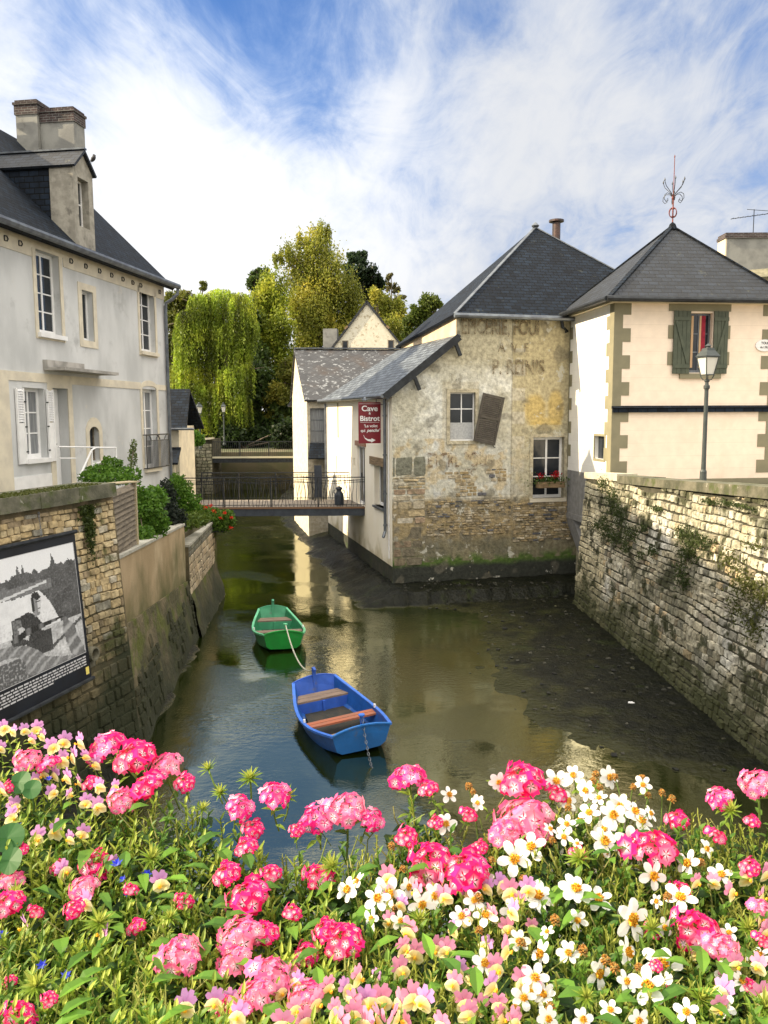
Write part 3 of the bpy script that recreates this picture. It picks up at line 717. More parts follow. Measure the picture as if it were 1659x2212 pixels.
# ================================================================== BISTRO BUILDING
bis = thing('bistro_building', 'old riverside building with faded painted lettering on weathered stone gable and cream side wall', 'building', (A0.x, A0.y, 0), A_RZ)
def FP(s, z, d=0): return Vector((s, d, z))              # front facade
def SP(s, z, d=0): return Vector((d, s, z))              # side wall (s = away from us)
def rooftop(u):
    if u < 1.87: return 5.69+(7.18-5.69)*u/1.87
    return 7.85
OCH=(.38,.325,.185); PLA=(.44,.42,.335); WHT=(.60,.60,.55); GRY=(.28,.27,.20); DRK=(.030,.033,.026); MOS=(.055,.11,.012); BEI=(.40,.365,.255)
BR = (.20,.135,.075)
def facol(u, z):
    n = fnz(u*1.1, z*1.1, 1, 5); n2 = fnz(u*3.3, z*3.3, 9, 4); n3 = fnz(u*.5+4, z*.5, 2, 3)
    c = mixc(PLA, WHT, sst(-.25, .35, n+.25*n2)*(1 if 2.4 < z < 6.4 and u < 3.7 else .25))
    c = mixc(c, BEI, sst(6.1, 6.7, z+n*.6)*.9)
    if u > 3.55+.05*n2: c = mixc(c, mixc(BEI, OCH, .35+.5*sst(4.4, 5.8, z+n)), .85 if z > 4.1 else .5)
    # patches of sunlight painted into the wall colour
    for (cu, cz, ru, rz) in ((4.25,5.15,.34,.5),(4.9,5.2,.26,.55),(4.6,4.75,.5,.2)):
        d_ = ((u-cu)/ru)**2+((z-cz)/rz)**2; c = mixc(c, (.48,.36,.13), .8*sst(1.3, .5, d_+n2*.4))
    # window surrounds, blocks of the toothed seam
    if (1.45 < u < 2.55 and 4.1 < z < 5.95): c = mixc(c, (.42,.38,.28), .55)
    if 3.55 < u < 3.95 and int(z/.34) % 2 == 0 and 2.6 < z < 6.9: c = mixc(c, (.47,.44,.36), .7)
    if 3.50 < u < 3.545: c = mixc(c, (.14,.12,.08), .6)
    if 4.05 < u < 5.4 and 2.3 < z < 4.75: c = mixc(c, (.40,.37,.26), .6)
    # exposed stones in the middle
    e = sst(.0, .22, n2+.5*n-.25*abs(z-3.6)+.12); c = mixc(c, (.42,.33,.18), e*.75*(1 if z < 4.4 else .2)*(1 if u < 3.6 else .4))
    # blue white distemper
    if 1.2 < u < 3.6: c = mixc(c, (.52,.545,.57), .75*sst(.05, .25, n3+.35*n)*sst(2.5, 2.9, z)*sst(4.6, 3.8, z))
    # low rubble zone
    low = sst(2.85, 2.55, z+.25*n+.12*(u > 3.7)); c = mixc(c, mixc((.30,.235,.125), (.17,.15,.11), sst(-.2, .3, n2)), low)
    # white lime blotches on the foot
    if .8 < z < 1.7: c = mixc(c, (.55,.55,.5), .5*sst(.28, .36, nz(u*5, z*5, 3))*(u < 1.8))
    g = sst(1.75, 1.35, z+.2*n); c = mixc(c, mixc((.20,.18,.115), (.12,.115,.075), sst(-.2,.3,n)), g*.85)
    mo = sst(1.15, .9, z+.3*n)*sst(-.12, .12, n2+.05+.2*(z < .9)); c = mixc(c, MOS, mo*.9)
    c = mixc(c, DRK, sst(.88, .70, z+.16*n))
    # cracks and grime
    c = mixc(c, (.13,.12,.09), .55*sst(.30, .42, nz(u*2.3, z*2.3, 17)))
    k_ = 1+.16*n2; return tuple(max(0, x*k_) for x in c)
holesF = [(1.68,2.43,4.31,5.66),(4.21,5.18,2.61,4.38)]
b = MB(); st = .035
us = np.round(np.arange(0, 5.66, st), 4); zs = np.round(np.append(np.arange(-.5, 7.84, st), 7.85), 4)
Cg = {}
def cg(i, j):
    if (i, j) not in Cg: Cg[(i, j)] = facol(us[i], zs[j])
    return Cg[(i, j)]
vid = {}
def vg(i, j):
    if (i, j) not in vid:
        u, z = us[i], zs[j]; d_ = -.012*fnz(u*2, z*2, 5, 4) - (.01 if z < 2.7 else 0)
        vid[(i, j)] = len(b.v); b.v.append((u, 0 if i == 0 else d_, z))
    return vid[(i, j)]
for i in range(len(us)-1):
    for j in range(len(zs)-1):
        cu, cz = (us[i]+us[i+1])/2, (zs[j]+zs[j+1])/2
        if cz > rooftop(cu)+.02: continue
        if any(h[0]-.02 < cu < h[1]+.02 and h[2]-.02 < cz < h[3]+.02 for h in holesF): continue
        b.f.append((vg(i,j), vg(i+1,j), vg(i+1,j+1), vg(i,j+1))); b.uvs.append([(0,0)]*4)
        b.c.append([cg(i,j), cg(i+1,j), cg(i+1,j+1), cg(i,j+1)])
for (a, c_, e, g_) in holesF:
    for q in ([(a,e),(a,g_)], [(c_,g_),(c_,e)], [(a,g_),(c_,g_)], [(c_,e),(a,e)]):
        (x0,y0),(x1,y1) = q; ex = .02
        b.poly([FP(x0,y0,-.02),FP(x1,y1,-.02),FP(x1,y1,.2),FP(x0,y0,.2)], (.36,.33,.25))
        # flat stone frame round the hole
    for (s0,s1,z0,z1) in ((a-.10,a,e-.10,g_+.10),(c_,c_+.10,e-.10,g_+.10),(a,c_,g_,g_+.10),(a,c_,e-.10,e)):
        b.pbox(FP, s0, s1, z0, z1, -.022, .02, (.40,.36,.26))
b.pbox(FP, 5.65, 9.5, -.5, 7.85, 0, .3, BEI)
b.build('front_wall', MT['facade'], bis)
# rubble stones at the foot and big corner blocks, as real relief
b = MB()
def rubcol(u, z):
    k_ = rnd.random(); c = mixc((.33,.25,.13), (.22,.19,.14), k_) if k_ < .8 else (.42,.36,.26)
    if rnd.random() < .10: c = (.11,.11,.12)
    return mixc(c, DRK, sst(1.3, .6, z)*.6)
stones(b, FP, 1.0, 3.55, 1.62, 2.62, (.055,.095), (.10,.26), rubcol, depth=.03, wob=.03, skip=lambda u, z: fnz(u*1.6, z*2.5, 3) > .22)
stones(b, FP, 3.60, 5.6, 1.35, 2.5, (.05,.08), (.13,.30), rubcol, depth=.035, wob=.03)
def qcol(u, z): return rnd.choice([(.40,.32,.19), (.34,.28,.18), (.42,.38,.30), (.30,.22,.15), (.38,.33,.24)])
stones(b, FP, .02, .98, 2.0, 3.0, (.16,.26), (.4,.62), qcol, depth=.02, gap=.02)
stones(b, FP, .02, .98, 3.0, 3.32, (.08,.11), (.3,.5), qcol, depth=.03, gap=.02)
stones(b, FP, .02, 1.0, 3.32, 3.92, (.56,.60), (.42,.55), lambda u, z: (.17,.17,.13), depth=.012, gap=.012)
stones(b, FP, 1.1, 3.4, 2.72, 3.5, (.07,.12), (.12,.3), rubcol, depth=.02, wob=.02, skip=lambda u, z: fnz(u*1.1, z*1.4, 8) > -.05)
stones(b, FP, .02, .9, .8, 1.95, (.2,.34), (.3,.7), lambda u, z: rnd.choice([(.17,.14,.09),(.15,.13,.09),(.20,.15,.10)]), depth=.014, gap=.016)
b.build('exposed_stones', MT['stone'], bis, smooth=False)

# side wall
b = MB(); holesS = [(.90,2.15,2.34,3.58,.28),(3.42,4.52,2.16,4.07,.14),(5.45,5.55,2.95,3.62,.1),(4.95,5.2,3.35,3.62,.1),(8.15,8.3,2.9,3.55,.1)]
SPo = lambda s, z, d=0: Vector((d, s, z))
wallgrid(b, SPo, .0, 10.2, .80, 5.74, holesS, .2)
b.build('side_wall', MT['whitewall'], bis)
b = MB(); b.pbox(SPo, .0, 10.3, -.6, .80, .03, .4)
b.poly([SPo(10.2,-.6),SPo(10.2,5.74),Vector((6,10.2,5.74)),Vector((6,10.2,-.6))]); b.build('wall_foot', mat('wet_wall_foot', (.05,.05,.035), (.025,.028,.02), scale=4, rough=.7, bump=.8, spots=(.04,.07,.015), sscale=3, sth=(.55,.65)), bis)
# strip of taller block, above the lean-to roof
b = MB(); b.poly([(1.87,0,7.0),(1.87,5.9,7.2),(1.87,5.9,7.52),(1.87,0,7.85)][::-1]); b.poly([(1.87,5.9,5),(9.5,5.9,5),(9.5,5.9,7.6),(1.87,5.9,7.52)][::-1]); b.build('upper_side_wall', mat('orange_lit_limewash', (.62,.50,.34), (.50,.38,.25), scale=2, rough=.9), bis)  # the orange of low sunlight is put into this wall colour
# roofs
b = MB(); apx = Vector((5.50, 2.95, 10.95)); e0 = Vector((1.74,-.22,7.80)); e1 = Vector((9.7,-.22,7.80)); e2 = Vector((9.7,6.1,7.5)); e3 = Vector((1.72,6.1,7.42))
m1 = (e0+apx)/2
for q in ((e0,e1,apx),(e1,e2,apx),(e2,e3,apx),(e3,e0,apx)): roofslab(b, q, .09)
mr = b.build('roof', MT['slatedark'], bis)
b = MB(); b.bar(apx+Vector((0,0,.0)), e0, .10, .03); b.bar(apx, e1, .1, .03); b.lathe([(.1,0),(.13,.04),(.05,.12),(.001,.16)], apx, 8); b.build('hip_flashing', MT['zinc'], mr)
b = MB(); b.tube([(1.7,-.30,7.74),(9.7,-.30,7.70)], .07, 8); b.build('gutter', MT['zinc'], bis)
b = MB(); lr = [(-.24,-.14,5.60),(1.90,-.14,7.26),(1.90,5.9,7.36),(-.0,10.35,5.78),(-.24,10.35,5.62)]
# warp-free: split in two planes
roofslab(b, [lr[0], lr[1], lr[2], (-.24,5.9,5.62)], .09); roofslab(b, [(-.24,5.9,5.62), lr[2], (-.2,10.4,5.66)], .09)
lo_ = b.build('lean_to_roof', MT['slatelight'], bis)
b = MB(); b.bar((-.24,-.16,5.52),(1.9,-.16,7.18),.03,.2); 
for x, z in ((.62,6.06),(1.80,7.0)): b.bar((x,-.12,z),(x+.14,-.12,z-.34),.09)
b.build('barge_board', MT['darkmetal'], lo_)
b = MB(); b.tube([(-.30,-.16,5.56),(-.30,10.35,5.62)], .06, 8); b.build('gutter', MT['zinc'], bis)
b = MB(); b.tube([(-.08,.50,5.5),(-.08,.50,1.75),(-.16,.42,1.58)], .045, 8)
for z in (5.0,3.9,2.8,1.9): b.lathe([(.06,0),(.06,.05)], (-.08,.50,z), 8)
b.build('downpipe', MT['zinc'], bis)
b = MB(); b.tube([(-.08,10.05,5.5),(-.08,10.05,2.2)], .045, 8); b.build('downpipe', MT['zinc'], bis)
b = MB(); b.pbox(SPo, 7.75, 7.95, 4.24, 5.5, -.012, .01); b.build('wall_strip', mat('brown_strip', (.33,.27,.15), rough=.9), bis)
b = MB(); b.pbox(SPo, .85, 2.6, 3.56, 3.80, -.05, .05); b.build('window_lintel', MT['timber'], bis)
b = MB(); b.pbox(SPo, 3.25, 4.72, 4.06, 4.22, -.05, .06); b.build('door_lintel', mat('red_stone', (.33,.18,.12), (.25,.15,.1), scale=5, rough=.85), bis)
w = window(bis, SPo, .90, 2.15, 2.34, 3.58, .16, 1, 1, fm='whitepaint', fw=.07); s_ = MB(); s_.pbox(SPo, .85, 2.2, 2.28, 2.34, -.06, .3); s_.build('sill', MT['zinc'], w)
dd_ = window(bis, SPo, 3.42, 4.52, 2.16, 4.07, .06, 2, 1, fw=.07, name='glazed_door'); s_ = MB(); s_.pbox(SPo, 3.94, 3.98, 3.05, 3.2, .0, .03); s_.build('handle', MT['darkmetal'], dd_)
# vent pipe up side
b = MB(); b.tube([(-.03,.25,5.4),(-.03,.25,1.0)], .02, 6); b.build('cable', MT['whitepaint'], bis)
# windows on the gable
w = window(bis, FP, 1.68, 2.43, 4.31, 5.66, .10, 2, 3, fw=.035, bw=.028)
cu_ = MB(); cu_.pbox(FP, 1.72, 2.39, 4.35, 4.82, .095, .099); cu_.build('curtain', mat('lace_curtain', (.45,.46,.46), (.34,.35,.36), scale=20, rough=.8), w)
w = window(bis, FP, 4.21, 5.18, 2.61, 4.38, .14, 2, 3, fw=.07); s_ = MB(); s_.pbox(FP, 4.12, 5.27, 2.5, 2.61, -.05, .1); s_.build('sill', MT['creamstone'], w)
# the leaning shutter
sm = Matrix.Translation((2.50,-.05,4.98)) @ Matrix.Rotation(R(12), 4, 'Y')
def ShP(s, z, d=0): return sm @ Vector((s, d, z))
s_ = MB(); w_, h_ = .66, 1.37
s_.pbox(ShP, 0, .06, -h_/2, h_/2, -.04, 0); s_.pbox(ShP, w_-.06, w_, -h_/2, h_/2, -.04, 0)
for z in (-h_/2, .0, h_/2-.08): s_.pbox(ShP, .06, w_-.06, z, z+.08, -.038, 0)
for k in range(24):
    z = -h_/2+.085+k*.0535
    if -.06 < z < .07: continue
    s_.quadbox([ShP(.06,z,-.035),ShP(w_-.06,z,-.035),ShP(w_-.06,z,-.028),ShP(.06,z,-.028),ShP(.06,z+.045,-.010),ShP(w_-.06,z+.045,-.010),ShP(w_-.06,z+.045,-.003),ShP(.06,z+.045,-.003)])
s_.build('leaning_shutter', MT['shutterbrown'], bis)
b = MB(); b.tube([(2.95,-.02,4.22),(2.98,-.05,4.12),(3.03,-.04,4.10)], .012, 5); b.build('shutter_catch', MT['darkmetal'], bis)

# lettering helper
def text(name, s, size, M, m, parent, bold=0., sx=1., shear=0., ex=.002, align='LEFT'):
    cu = bpy.data.curves.new(name, 'FONT'); cu.body = s; cu.size = size; cu.offset = bold; cu.shear = shear; cu.extrude = ex; cu.align_x = align
    o_ = bpy.data.objects.new('tmp_text', cu); COL.objects.link(o_)
    dg = bpy.context.evaluated_depsgraph_get(); me = bpy.data.meshes.new_from_object(o_.evaluated_get(dg)); bpy.data.objects.remove(o_)
    me.transform(M @ Matrix.Diagonal((sx, 1, 1, 1))); me.materials.clear(); me.materials.append(m)
    r = bpy.data.objects.new(name, me); COL.objects.link(r); r.parent = parent; return r
FT = lambda x, z, d=-.045: Matrix.Translation((x, d, z)) @ Matrix.Rotation(math.pi/2, 4, 'X')
# faded paint: real holes worn in the paint by a noise mask
m, nt, bs = nodes('faded_paint'); bs.inputs['Base Color'].default_value = (.17,.13,.075,1); bs.inputs['Roughness'].default_value = .95
tr = nt.nodes.new('ShaderNodeBsdfTransparent'); ms = nt.nodes.new('ShaderNodeMixShader'); nt.links.new(ramp(nt, noi(nt, 6., 7, rough=.7), .40, .62, .12, .75), ms.inputs[0]); nt.links.new(tr.outputs[0], ms.inputs[1]); nt.links.new(bs.outputs[0], ms.inputs[2]); nt.links.new(ms.outputs[0], nt.nodes['Material Output'].inputs[0]); MT['fade'] = m
m, nt, bs = nodes('fainter_paint'); bs.inputs['Base Color'].default_value = (.20,.13,.075,1); bs.inputs['Roughness'].default_value = .95
tr = nt.nodes.new('ShaderNodeBsdfTransparent'); ms = nt.nodes.new('ShaderNodeMixShader'); nt.links.new(ramp(nt, noi(nt, 5., 7, rough=.7), .46, .64, .0, .6), ms.inputs[0]); nt.links.new(tr.outputs[0], ms.inputs[1]); nt.links.new(bs.outputs[0], ms.inputs[2]); nt.links.new(ms.outputs[0], nt.nodes['Material Output'].inputs[0]); MT['fade2'] = m
text('faded_lettering', 'EPICERIE, FOUI', .58, FT(1.98,7.28), MT['fade'], bis, .012, .62, ex=.001)
text('faded_lettering', 'A  V  E', .36, FT(3.08,6.80), MT['fade'], bis, .006, .9, ex=.001)
text('faded_lettering', 'P. REINIS', .58, FT(2.9,6.18), MT['fade'], bis, .012, .72, ex=.001)
text('faded_lettering', 'ETTRE POUILE', .58, FT(1.0,3.58), MT['fade2'], bis, .006, .60, ex=.001).name = 'faded_lettering'
text('faded_lettering', 'VEC', .28, FT(2.0,3.32), MT['fade2'], bis, .002, .9, ex=.001)
# chimney flue on the far slope
b = MB(); fl = Vector((0,0,0))
fx = Vector((5.58,27.35,0))-A0; lx, ly = fx.dot(AU), fx.dot(AV)
b.lathe([(.13,9.4),(.13,11.15)], (lx,ly,0), 14); b.lathe([(.15,11.15),(.24,11.17),(.24,11.23),(.16,11.25)], (lx,ly,0), 14); b.build('flue', mat('brown_flue', (.10,.06,.05), (.05,.04,.04), scale=5, rough=.4, metal=.3), mr)
b = MB(); b.box(9.0,9.5,1.5,2.0,8.4,9.35); b.build('chimney', MT['slatedark'], mr)

# window box with geraniums
wb = thing('window_box', 'planter of red geraniums hanging in the window at the right end of the stone gable', 'window box', aw(4.70, -.16, 3.05), A_RZ)
b = MB(); b.box(-.42,.42,-.09,.09,-.12,.05); b.build('trough', MT['timber'], wb)
pts = nrs.normal(size=(500,3))*np.array([.28,.07,.07])+np.array([0,0,.08]); V,Cc = leafmass(pts,.035,(.05,.10,.02),(.10,.16,.04)); quads_mesh('foliage',V,Cc,MT['leaf'],wb)
pts = np.concatenate([nrs.normal(size=(60,3))*.05+np.array([x,0,.24]) for x in (-.30,.22,.12)]); V,Cc = leafmass(pts,.03,(.40,.008,.015),(.55,.02,.03)); quads_mesh('blossoms',V,Cc,MT['petal'],wb)

# ================================================================== SIGN
sg = thing('hanging_sign', 'dark red sign reading Cave & Bistrot hung from the corner of the cream wall', 'sign', aw(-.40, 1.0, 4.24), A_RZ)
b = MB(); b.box(-.325,.325,-.02,.02,0,1.17); b.build('board', mat('dark_red_enamel', (.20,.012,.022), (.17,.010,.018), scale=3, rough=.35), sg)
wm = mat('white_letters', (.85,.85,.85), rough=.5)
ST = lambda x, z: Matrix.Translation((x, -.026, z)) @ Matrix.Rotation(math.pi/2, 4, 'X')
text('lettering', 'Cave', .215, ST(0,.92), wm, sg, .005, 1.08, align='CENTER'); text('lettering', '&', .09, ST(0,.825), wm, sg, .002, 1., align='CENTER'); text('lettering', 'Bistrot', .205, ST(0,.64), wm, sg, .005, 1.02, align='CENTER')
text('lettering', "'Le volet", .11, ST(0.03,.46), wm, sg, .002, 1.05, align='CENTER'); text('lettering', 'qui', .11, ST(-.20,.33), wm, sg, .002, 1., align='CENTER'); text('lettering', "penche'", .125, ST(.10,.33), wm, sg, .003, .95, shear=.35, align='CENTER')
b = MB(); b.box(-.28,.28,-.0245,-.0205,.595,.602); b.box(-.3,.3,-.0245,-.0205,1.12,1.127)
pa = [(-.19,.24),(-.14,.15),(-.06,.10),(.06,.085)]; pw = [.008,.02,.032,.04]
for i in range(3):
    (x0,z0),(x1,z1) = pa[i], pa[i+1]; b.poly([(x0,-.0225,z0-pw[i]),(x1,-.0225,z1-pw[i+1]),(x1,-.0225,z1+pw[i+1]*.6),(x0,-.0225,z0+pw[i]*.6)])
b.poly([(.04,-.0225,.02),(.17,-.0225,.09),(.05,-.0225,.145)])
b.build('arrow', wm, sg)
b = MB(); b.tube([(.42,.0,1.28),(-.24,0,1.24)], .014, 6); b.tube([(.42,0,1.1),(.32,0,1.1)], .012, 6); b.tube([(-.2,0,1.24),(-.2,0,1.17)], .01, 5); b.tube([(.2,0,1.27),(.2,0,1.17)], .01, 5); b.build('bracket', MT['zinc'], sg)
b = MB(); b.lathe([(.02,.1),(.05,.06),(.075,0),(.07,-.01)], (-.16,-.12,1.22), 10); b.tube([(-.16,0,1.25),(-.16,-.12,1.31)], .01, 5); b.build('spotlight', MT['zinc'], sg)

# ================================================================== TOWER
tw = thing('corner_tower', 'cream tower with grey-green quoins and pyramid slate roof on the quay', 'tower', (T0.x, T0.y, 0), T_RZ)
TW, TD = 4.42, 3.35
TF = lambda s, z, d=0: Vector((s, d, z)); TL = lambda s, z, d=0: Vector((d, s, z))
b = MB(); wallgrid(b, TF, 0, TW, 3.0, 7.86, [(2.0,2.6,6.07,7.56,.14)], .14)
b.poly([(TW,0,3),(TW,TD,3),(TW,TD,7.86),(TW,0,7.86)]); b.poly([(TW,TD,2),(0,TD,2),(0,TD,7.86),(TW,TD,7.86)]); b.build('front_wall', MT['towerwall'], tw)
b = MB(); wallgrid(b, TL, 0, TD, 3.43, 7.86, [(.42,1.10,3.86,4.46,.14)], .14); b.build('side_wall', MT['towerleft'], tw)
b = MB(); b.quadbox([(0,0,2.19),(1.2,0,2.19),(1.2,TD,2.19),(0,TD,2.19),(0,0,3.43),(1.2,0,3.43),(1.2,TD,3.43),(0,TD,3.43)])
b.box(-.012, 1.2, .0, TD, 2.02, 2.19)
b.quadbox([(.30,1.6,.35),(.55,1.6,.35),(.55,2.1,.35),(.30,2.1,.35),(-.0,2.6,2.02),(.5,2.6,2.02),(.5,TD-.05,2.02),(-.0,TD-.05,2.02)])
b.build('corbelled_base', mat('grey_base_render', (.25,.25,.25), (.19,.19,.19), scale=6, rough=.9, bump=.2), tw)
b = MB()
for k in range(14):
    z1 = 7.83-k*.333; z0 = z1-.333
    if z0 < 3.25: break
    w1 = .43 if k % 2 == 0 else .22
    if k in (8,) : w1 = .43
    b.pbox(TF, -.012, w1, z0, z1, -.012, .004)
    b.pbox(TL, .0, (.27 if k % 2 == 0 else .46), z0, z1, -.014, .004)
    b.pbox(TL, TD-(.42 if k % 2 else .22), TD, z0, z1, -.014, .004)
    b.pbox(TF, TW-(.46 if k % 2 == 0 else .24), TW+.012, z0, z1, -.012, .004)
b.pbox(TF, 1.25, 4.42, 3.0, 3.36, -.018, .004)
b.build('quoins', MT['quoin'], tw)
b = MB(); b.pbox(TF, 0, TW, 5.07, 5.17, -.07, .0); b.quadbox([TF(-.02,5.17,-.09),TF(TW,5.17,-.09),TF(TW,5.17,0),TF(-.02,5.17,0),TF(-.02,5.19,-.09),TF(TW,5.19,-.09),TF(TW,5.24,0),TF(-.02,5.24,0)]); b.build('string_course', MT['slatedark'], tw)
b = MB(); b.pbox(TF, -.14, TW+.14, 7.78, 7.88, -.14, 0); b.pbox(TL, 0, TD+.1, 7.78, 7.88, -.14, 0); b.build('eaves_cornice', mat('pale_cornice', (.62,.55,.40), rough=.8), tw)
b = MB(); ap = Vector((2.25,1.66,10.05)); q = [Vector((-.30,-.30,7.86)),Vector((TW+.3,-.30,7.86)),Vector((TW+.3,TD+.3,7.86)),Vector((-.30,TD+.3,7.86))]
for i in range(4): roofslab(b, [q[i], q[(i+1)%4], ap], .08)
tr_ = b.build('roof', MT['slate'], tw)
b = MB()
for i in range(4): b.bar(ap+Vector((0,0,.012)), q[i]+Vector((0,0,.012)), .12, .03)
b.lathe([(.14,-.1),(.08,.05),(.02,.1)], ap, 8); b.build('hip_flashing', MT['slatedark'], tr_)
b = MB(); b.tube([(-.36,-.36,7.84),(TW+.36,-.36,7.84)], .07, 8); b.tube([(-.36,-.36,7.84),(-.36,TD+.36,7.84)], .07, 8); b.tube([(-.36,TD-.4,7.8),(-.30,TD-.4,7.5),(-.1,TD-.2,7.42),(-.45,TD+.1,7.2)], .05, 7); b.build('gutter', MT['darkmetal'], tw)
# window with green shutters
w = window(tw, TF, 2.0, 2.6, 6.07, 7.56, .12, 2, 3, fm='zinc', fw=.05)
cm = MB(); cm.pbox(TF, 2.36, 2.47, 6.2, 7.5, .112, .118); cm.build('red_curtain', mat('red_curtain', (.35,.02,.04), (.22,.01,.03), scale=9, rough=.8), w)
cm = MB(); cm.pbox(TF, 2.09, 2.15, 6.2, 7.5, .112, .118); cm.pbox(TF, 2.31, 2.36, 6.2, 7.5, .112, .118); cm.build('orange_curtain', mat('orange_curtain', (.50,.34,.20), rough=.8), w)
b = MB(); b.pbox(TF, 1.42, 3.08, 7.6, 7.82, -.018, .004)
for sgn, x0 in ((0,1.42),(1,2.85)):
    for z0 in (6.92,6.26): b.pbox(TF, x0, x0+.23, z0, z0+.33, -.018, .004)
b.pbox(TF, 1.75, 2.86, 5.92, 6.05, -.05, .004); b.build('window_surround', MT['quoin'], tw)
for (a, c_) in ((1.54,1.99),(2.61,3.0)):
    s_ = MB(); n_ = 4; w1 = (c_-a)/n_
    for k in range(n_): s_.pbox(TF, a+k*w1+.004, a+(k+1)*w1-.004, 6.04, 7.6, -.065, -.035)
    for z in (6.18, 7.36): s_.pbox(TF, a, c_, z, z+.09, -.085, -.066)
    lo = (a+.06, 6.27) if a < 2 else (c_-.06, 6.27); hi = (c_-.06, 7.35) if a < 2 else (a+.06, 7.35)
    s_.bar(TF(lo[0],7.35,-.075), TF(hi[0],6.30,-.075), .07, .02, up=(0,1,0)); s_.build('shutter', MT['greenpaint'], tw)
b = MB(); b.pbox(TL, .36,.42,3.8,4.52,-.02,.01); b.pbox(TL, 1.10,1.16,3.8,4.52,-.02,.01); b.pbox(TL,.42,1.10,3.8,3.86,-.02,.01); b.pbox(TL,.42,1.10,4.46,4.52,-.02,.01)
b.build('small_window_frame', MT['quoin'], tw); b = MB(); b.pbox(TL,.42,1.10,3.86,4.46,.10,.13); b.build('small_window_pane', MT['glass'], tw)
# finial
F0 = ap+Vector((0,0,.05)); b = MB(); H_ = lambda x, z: (F0.x+x, F0.y, F0.z+z)
b.lathe([(.035,0),(.02,.05),(.018,.15),(.018,.17)], F0, 8)
b.lathe([(.04,.17),(.05,.2),(.02,.22),(.02,.38),(.05,.40),(.03,.43),(.018,.45),(.02,.62),(.05,.68),(.045,.74),(.02,.78),(.012,.85),(.010,1.72),(.02,1.74),(.001,1.80)], F0, 8)
for k in range(6):
    a = k*math.pi/3; cx, cy = math.cos(a), math.sin(a)
    b.tube([(F0.x+cx*.11*math.sin(t), F0.y+cy*.11*math.sin(t), F0.z+.30-.13*math.cos(t)) for t in np.linspace(0, math.pi, 8)], .012, 5)
b.build('finial', MT['iron_red'], tr_)
b = MB()
for k in range(6):
    a = k*math.pi/3+.2; cx, cy = math.cos(a), math.sin(a)
    pt = [(.01,.72),(.08,.82),(.16,.90),(.24,.98),(.29,1.10)]; b.tube([(F0.x+cx*r, F0.y+cy*r, F0.z+z) for r, z in pt], .009, 5)
    pt = [(.02,.70),(.10,.78),(.20,.80),(.28,.74),(.29,.64),(.23,.57),(.17,.60),(.18,.66)]; b.tube([(F0.x+cx*r, F0.y+cy*r, F0.z+z) for r, z in pt], .009, 5)
    b.lathe([(.001,0),(.022,.04),(.001,.11)], (F0.x+cx*.29, F0.y+cy*.29, F0.z+1.08), 5)
b.build('scroll_work', MT['darkmetal'], tr_)
# plaque
pq = MB(); nq = 24
for z_, rr in ((0,1.),(1,1.)): pass
ring = [(4.02+.19*math.cos(t)*1.25, 6.76+.15*math.sin(t)) for t in np.linspace(0, 2*math.pi, nq, endpoint=False)]
pq.poly([TF(x,z,-.03) for x, z in ring])
for i in range(nq): j = (i+1) % nq; pq.poly([TF(*ring[i],-.005),TF(*ring[j],-.005),TF(*ring[j],-.03),TF(*ring[i],-.03)])
po = pq.build('name_plaque', MT['whitepaint'], tw)
bk = mat('black_letters', (.03,.03,.03), rough=.6)
text('lettering', 'TOUR', .085, FT(4.04,6.79,-.034), bk, po, .002, 1., align='CENTER', ex=.001); text('lettering', "de L'ISLE", .075, FT(4.03,6.69,-.034), bk, po, .001, .95, align='CENTER', ex=.001)
# ================================================================== LEFT WALLS
OA = Vector((-4.01,12.06,0)); dA = Vector((-.25,-.97,0)).normalized(); nA = Vector((-dA.y, dA.x, 0)) * 1.0
if nA.x < 0: nA = -nA
def PA(s, z, d=0): return OA + dA*s + nA*(.08*(4.04-z) - d) + Vector((0,0,z))
gw = thing('garden_wall', 'old mossy stone wall carrying the black and white poster', 'wall', (0,0,0))
def acol(s, z):
    k = rnd.random(); c = mixc((.40,.30,.155), (.50,.41,.25), k) if k < .75 else rnd.choice([(.30,.28,.22),(.26,.20,.12),(.45,.40,.30)])
    return mixc(c, (.13,.11,.055), .75*sst(.0, .35, fnz(s*.8, z*.8, 3)+.30*(2.-z)))
b = MB(); b.quadbox([PA(-.02,-.4,.0),PA(5.6,-.4,.0),PA(5.6,-.4,.8),PA(-.02,-.4,.8),PA(-.02,3.86,.0),PA(5.6,3.86,.0),PA(5.6,3.86,.45),PA(-.02,3.86,.45)])
b.build('core', MT['mortarA'], gw)
b = MB(); stones(b, PA, .02, 4.9, 1.55, 3.84, (.085,.16), (.10,.27), acol, depth=.028, gap=.010, wob=.09); b.build('stones', MT['stoneA'], gw)
b = MB(); stones(b, PA, .0, 4.9, -.1, 1.5, (.09,.2), (.12,.34), lambda s, z: mixc(acol(s, z), (.11,.09,.045), .6), depth=.035, wob=.06); b.build('footing_stones', MT['stoneA'], gw)
b = MB(); s = .02
while s < 5.4:
    w = rnd.uniform(.7, 1.3); b.pbox(PA, s+.004, s+w, 3.87+rnd.uniform(-.008,.008), 4.05+rnd.uniform(-.012,.012), -.10+rnd.uniform(-.01,.01), .5); s += w
b.build('coping', MT['coping'], gw)
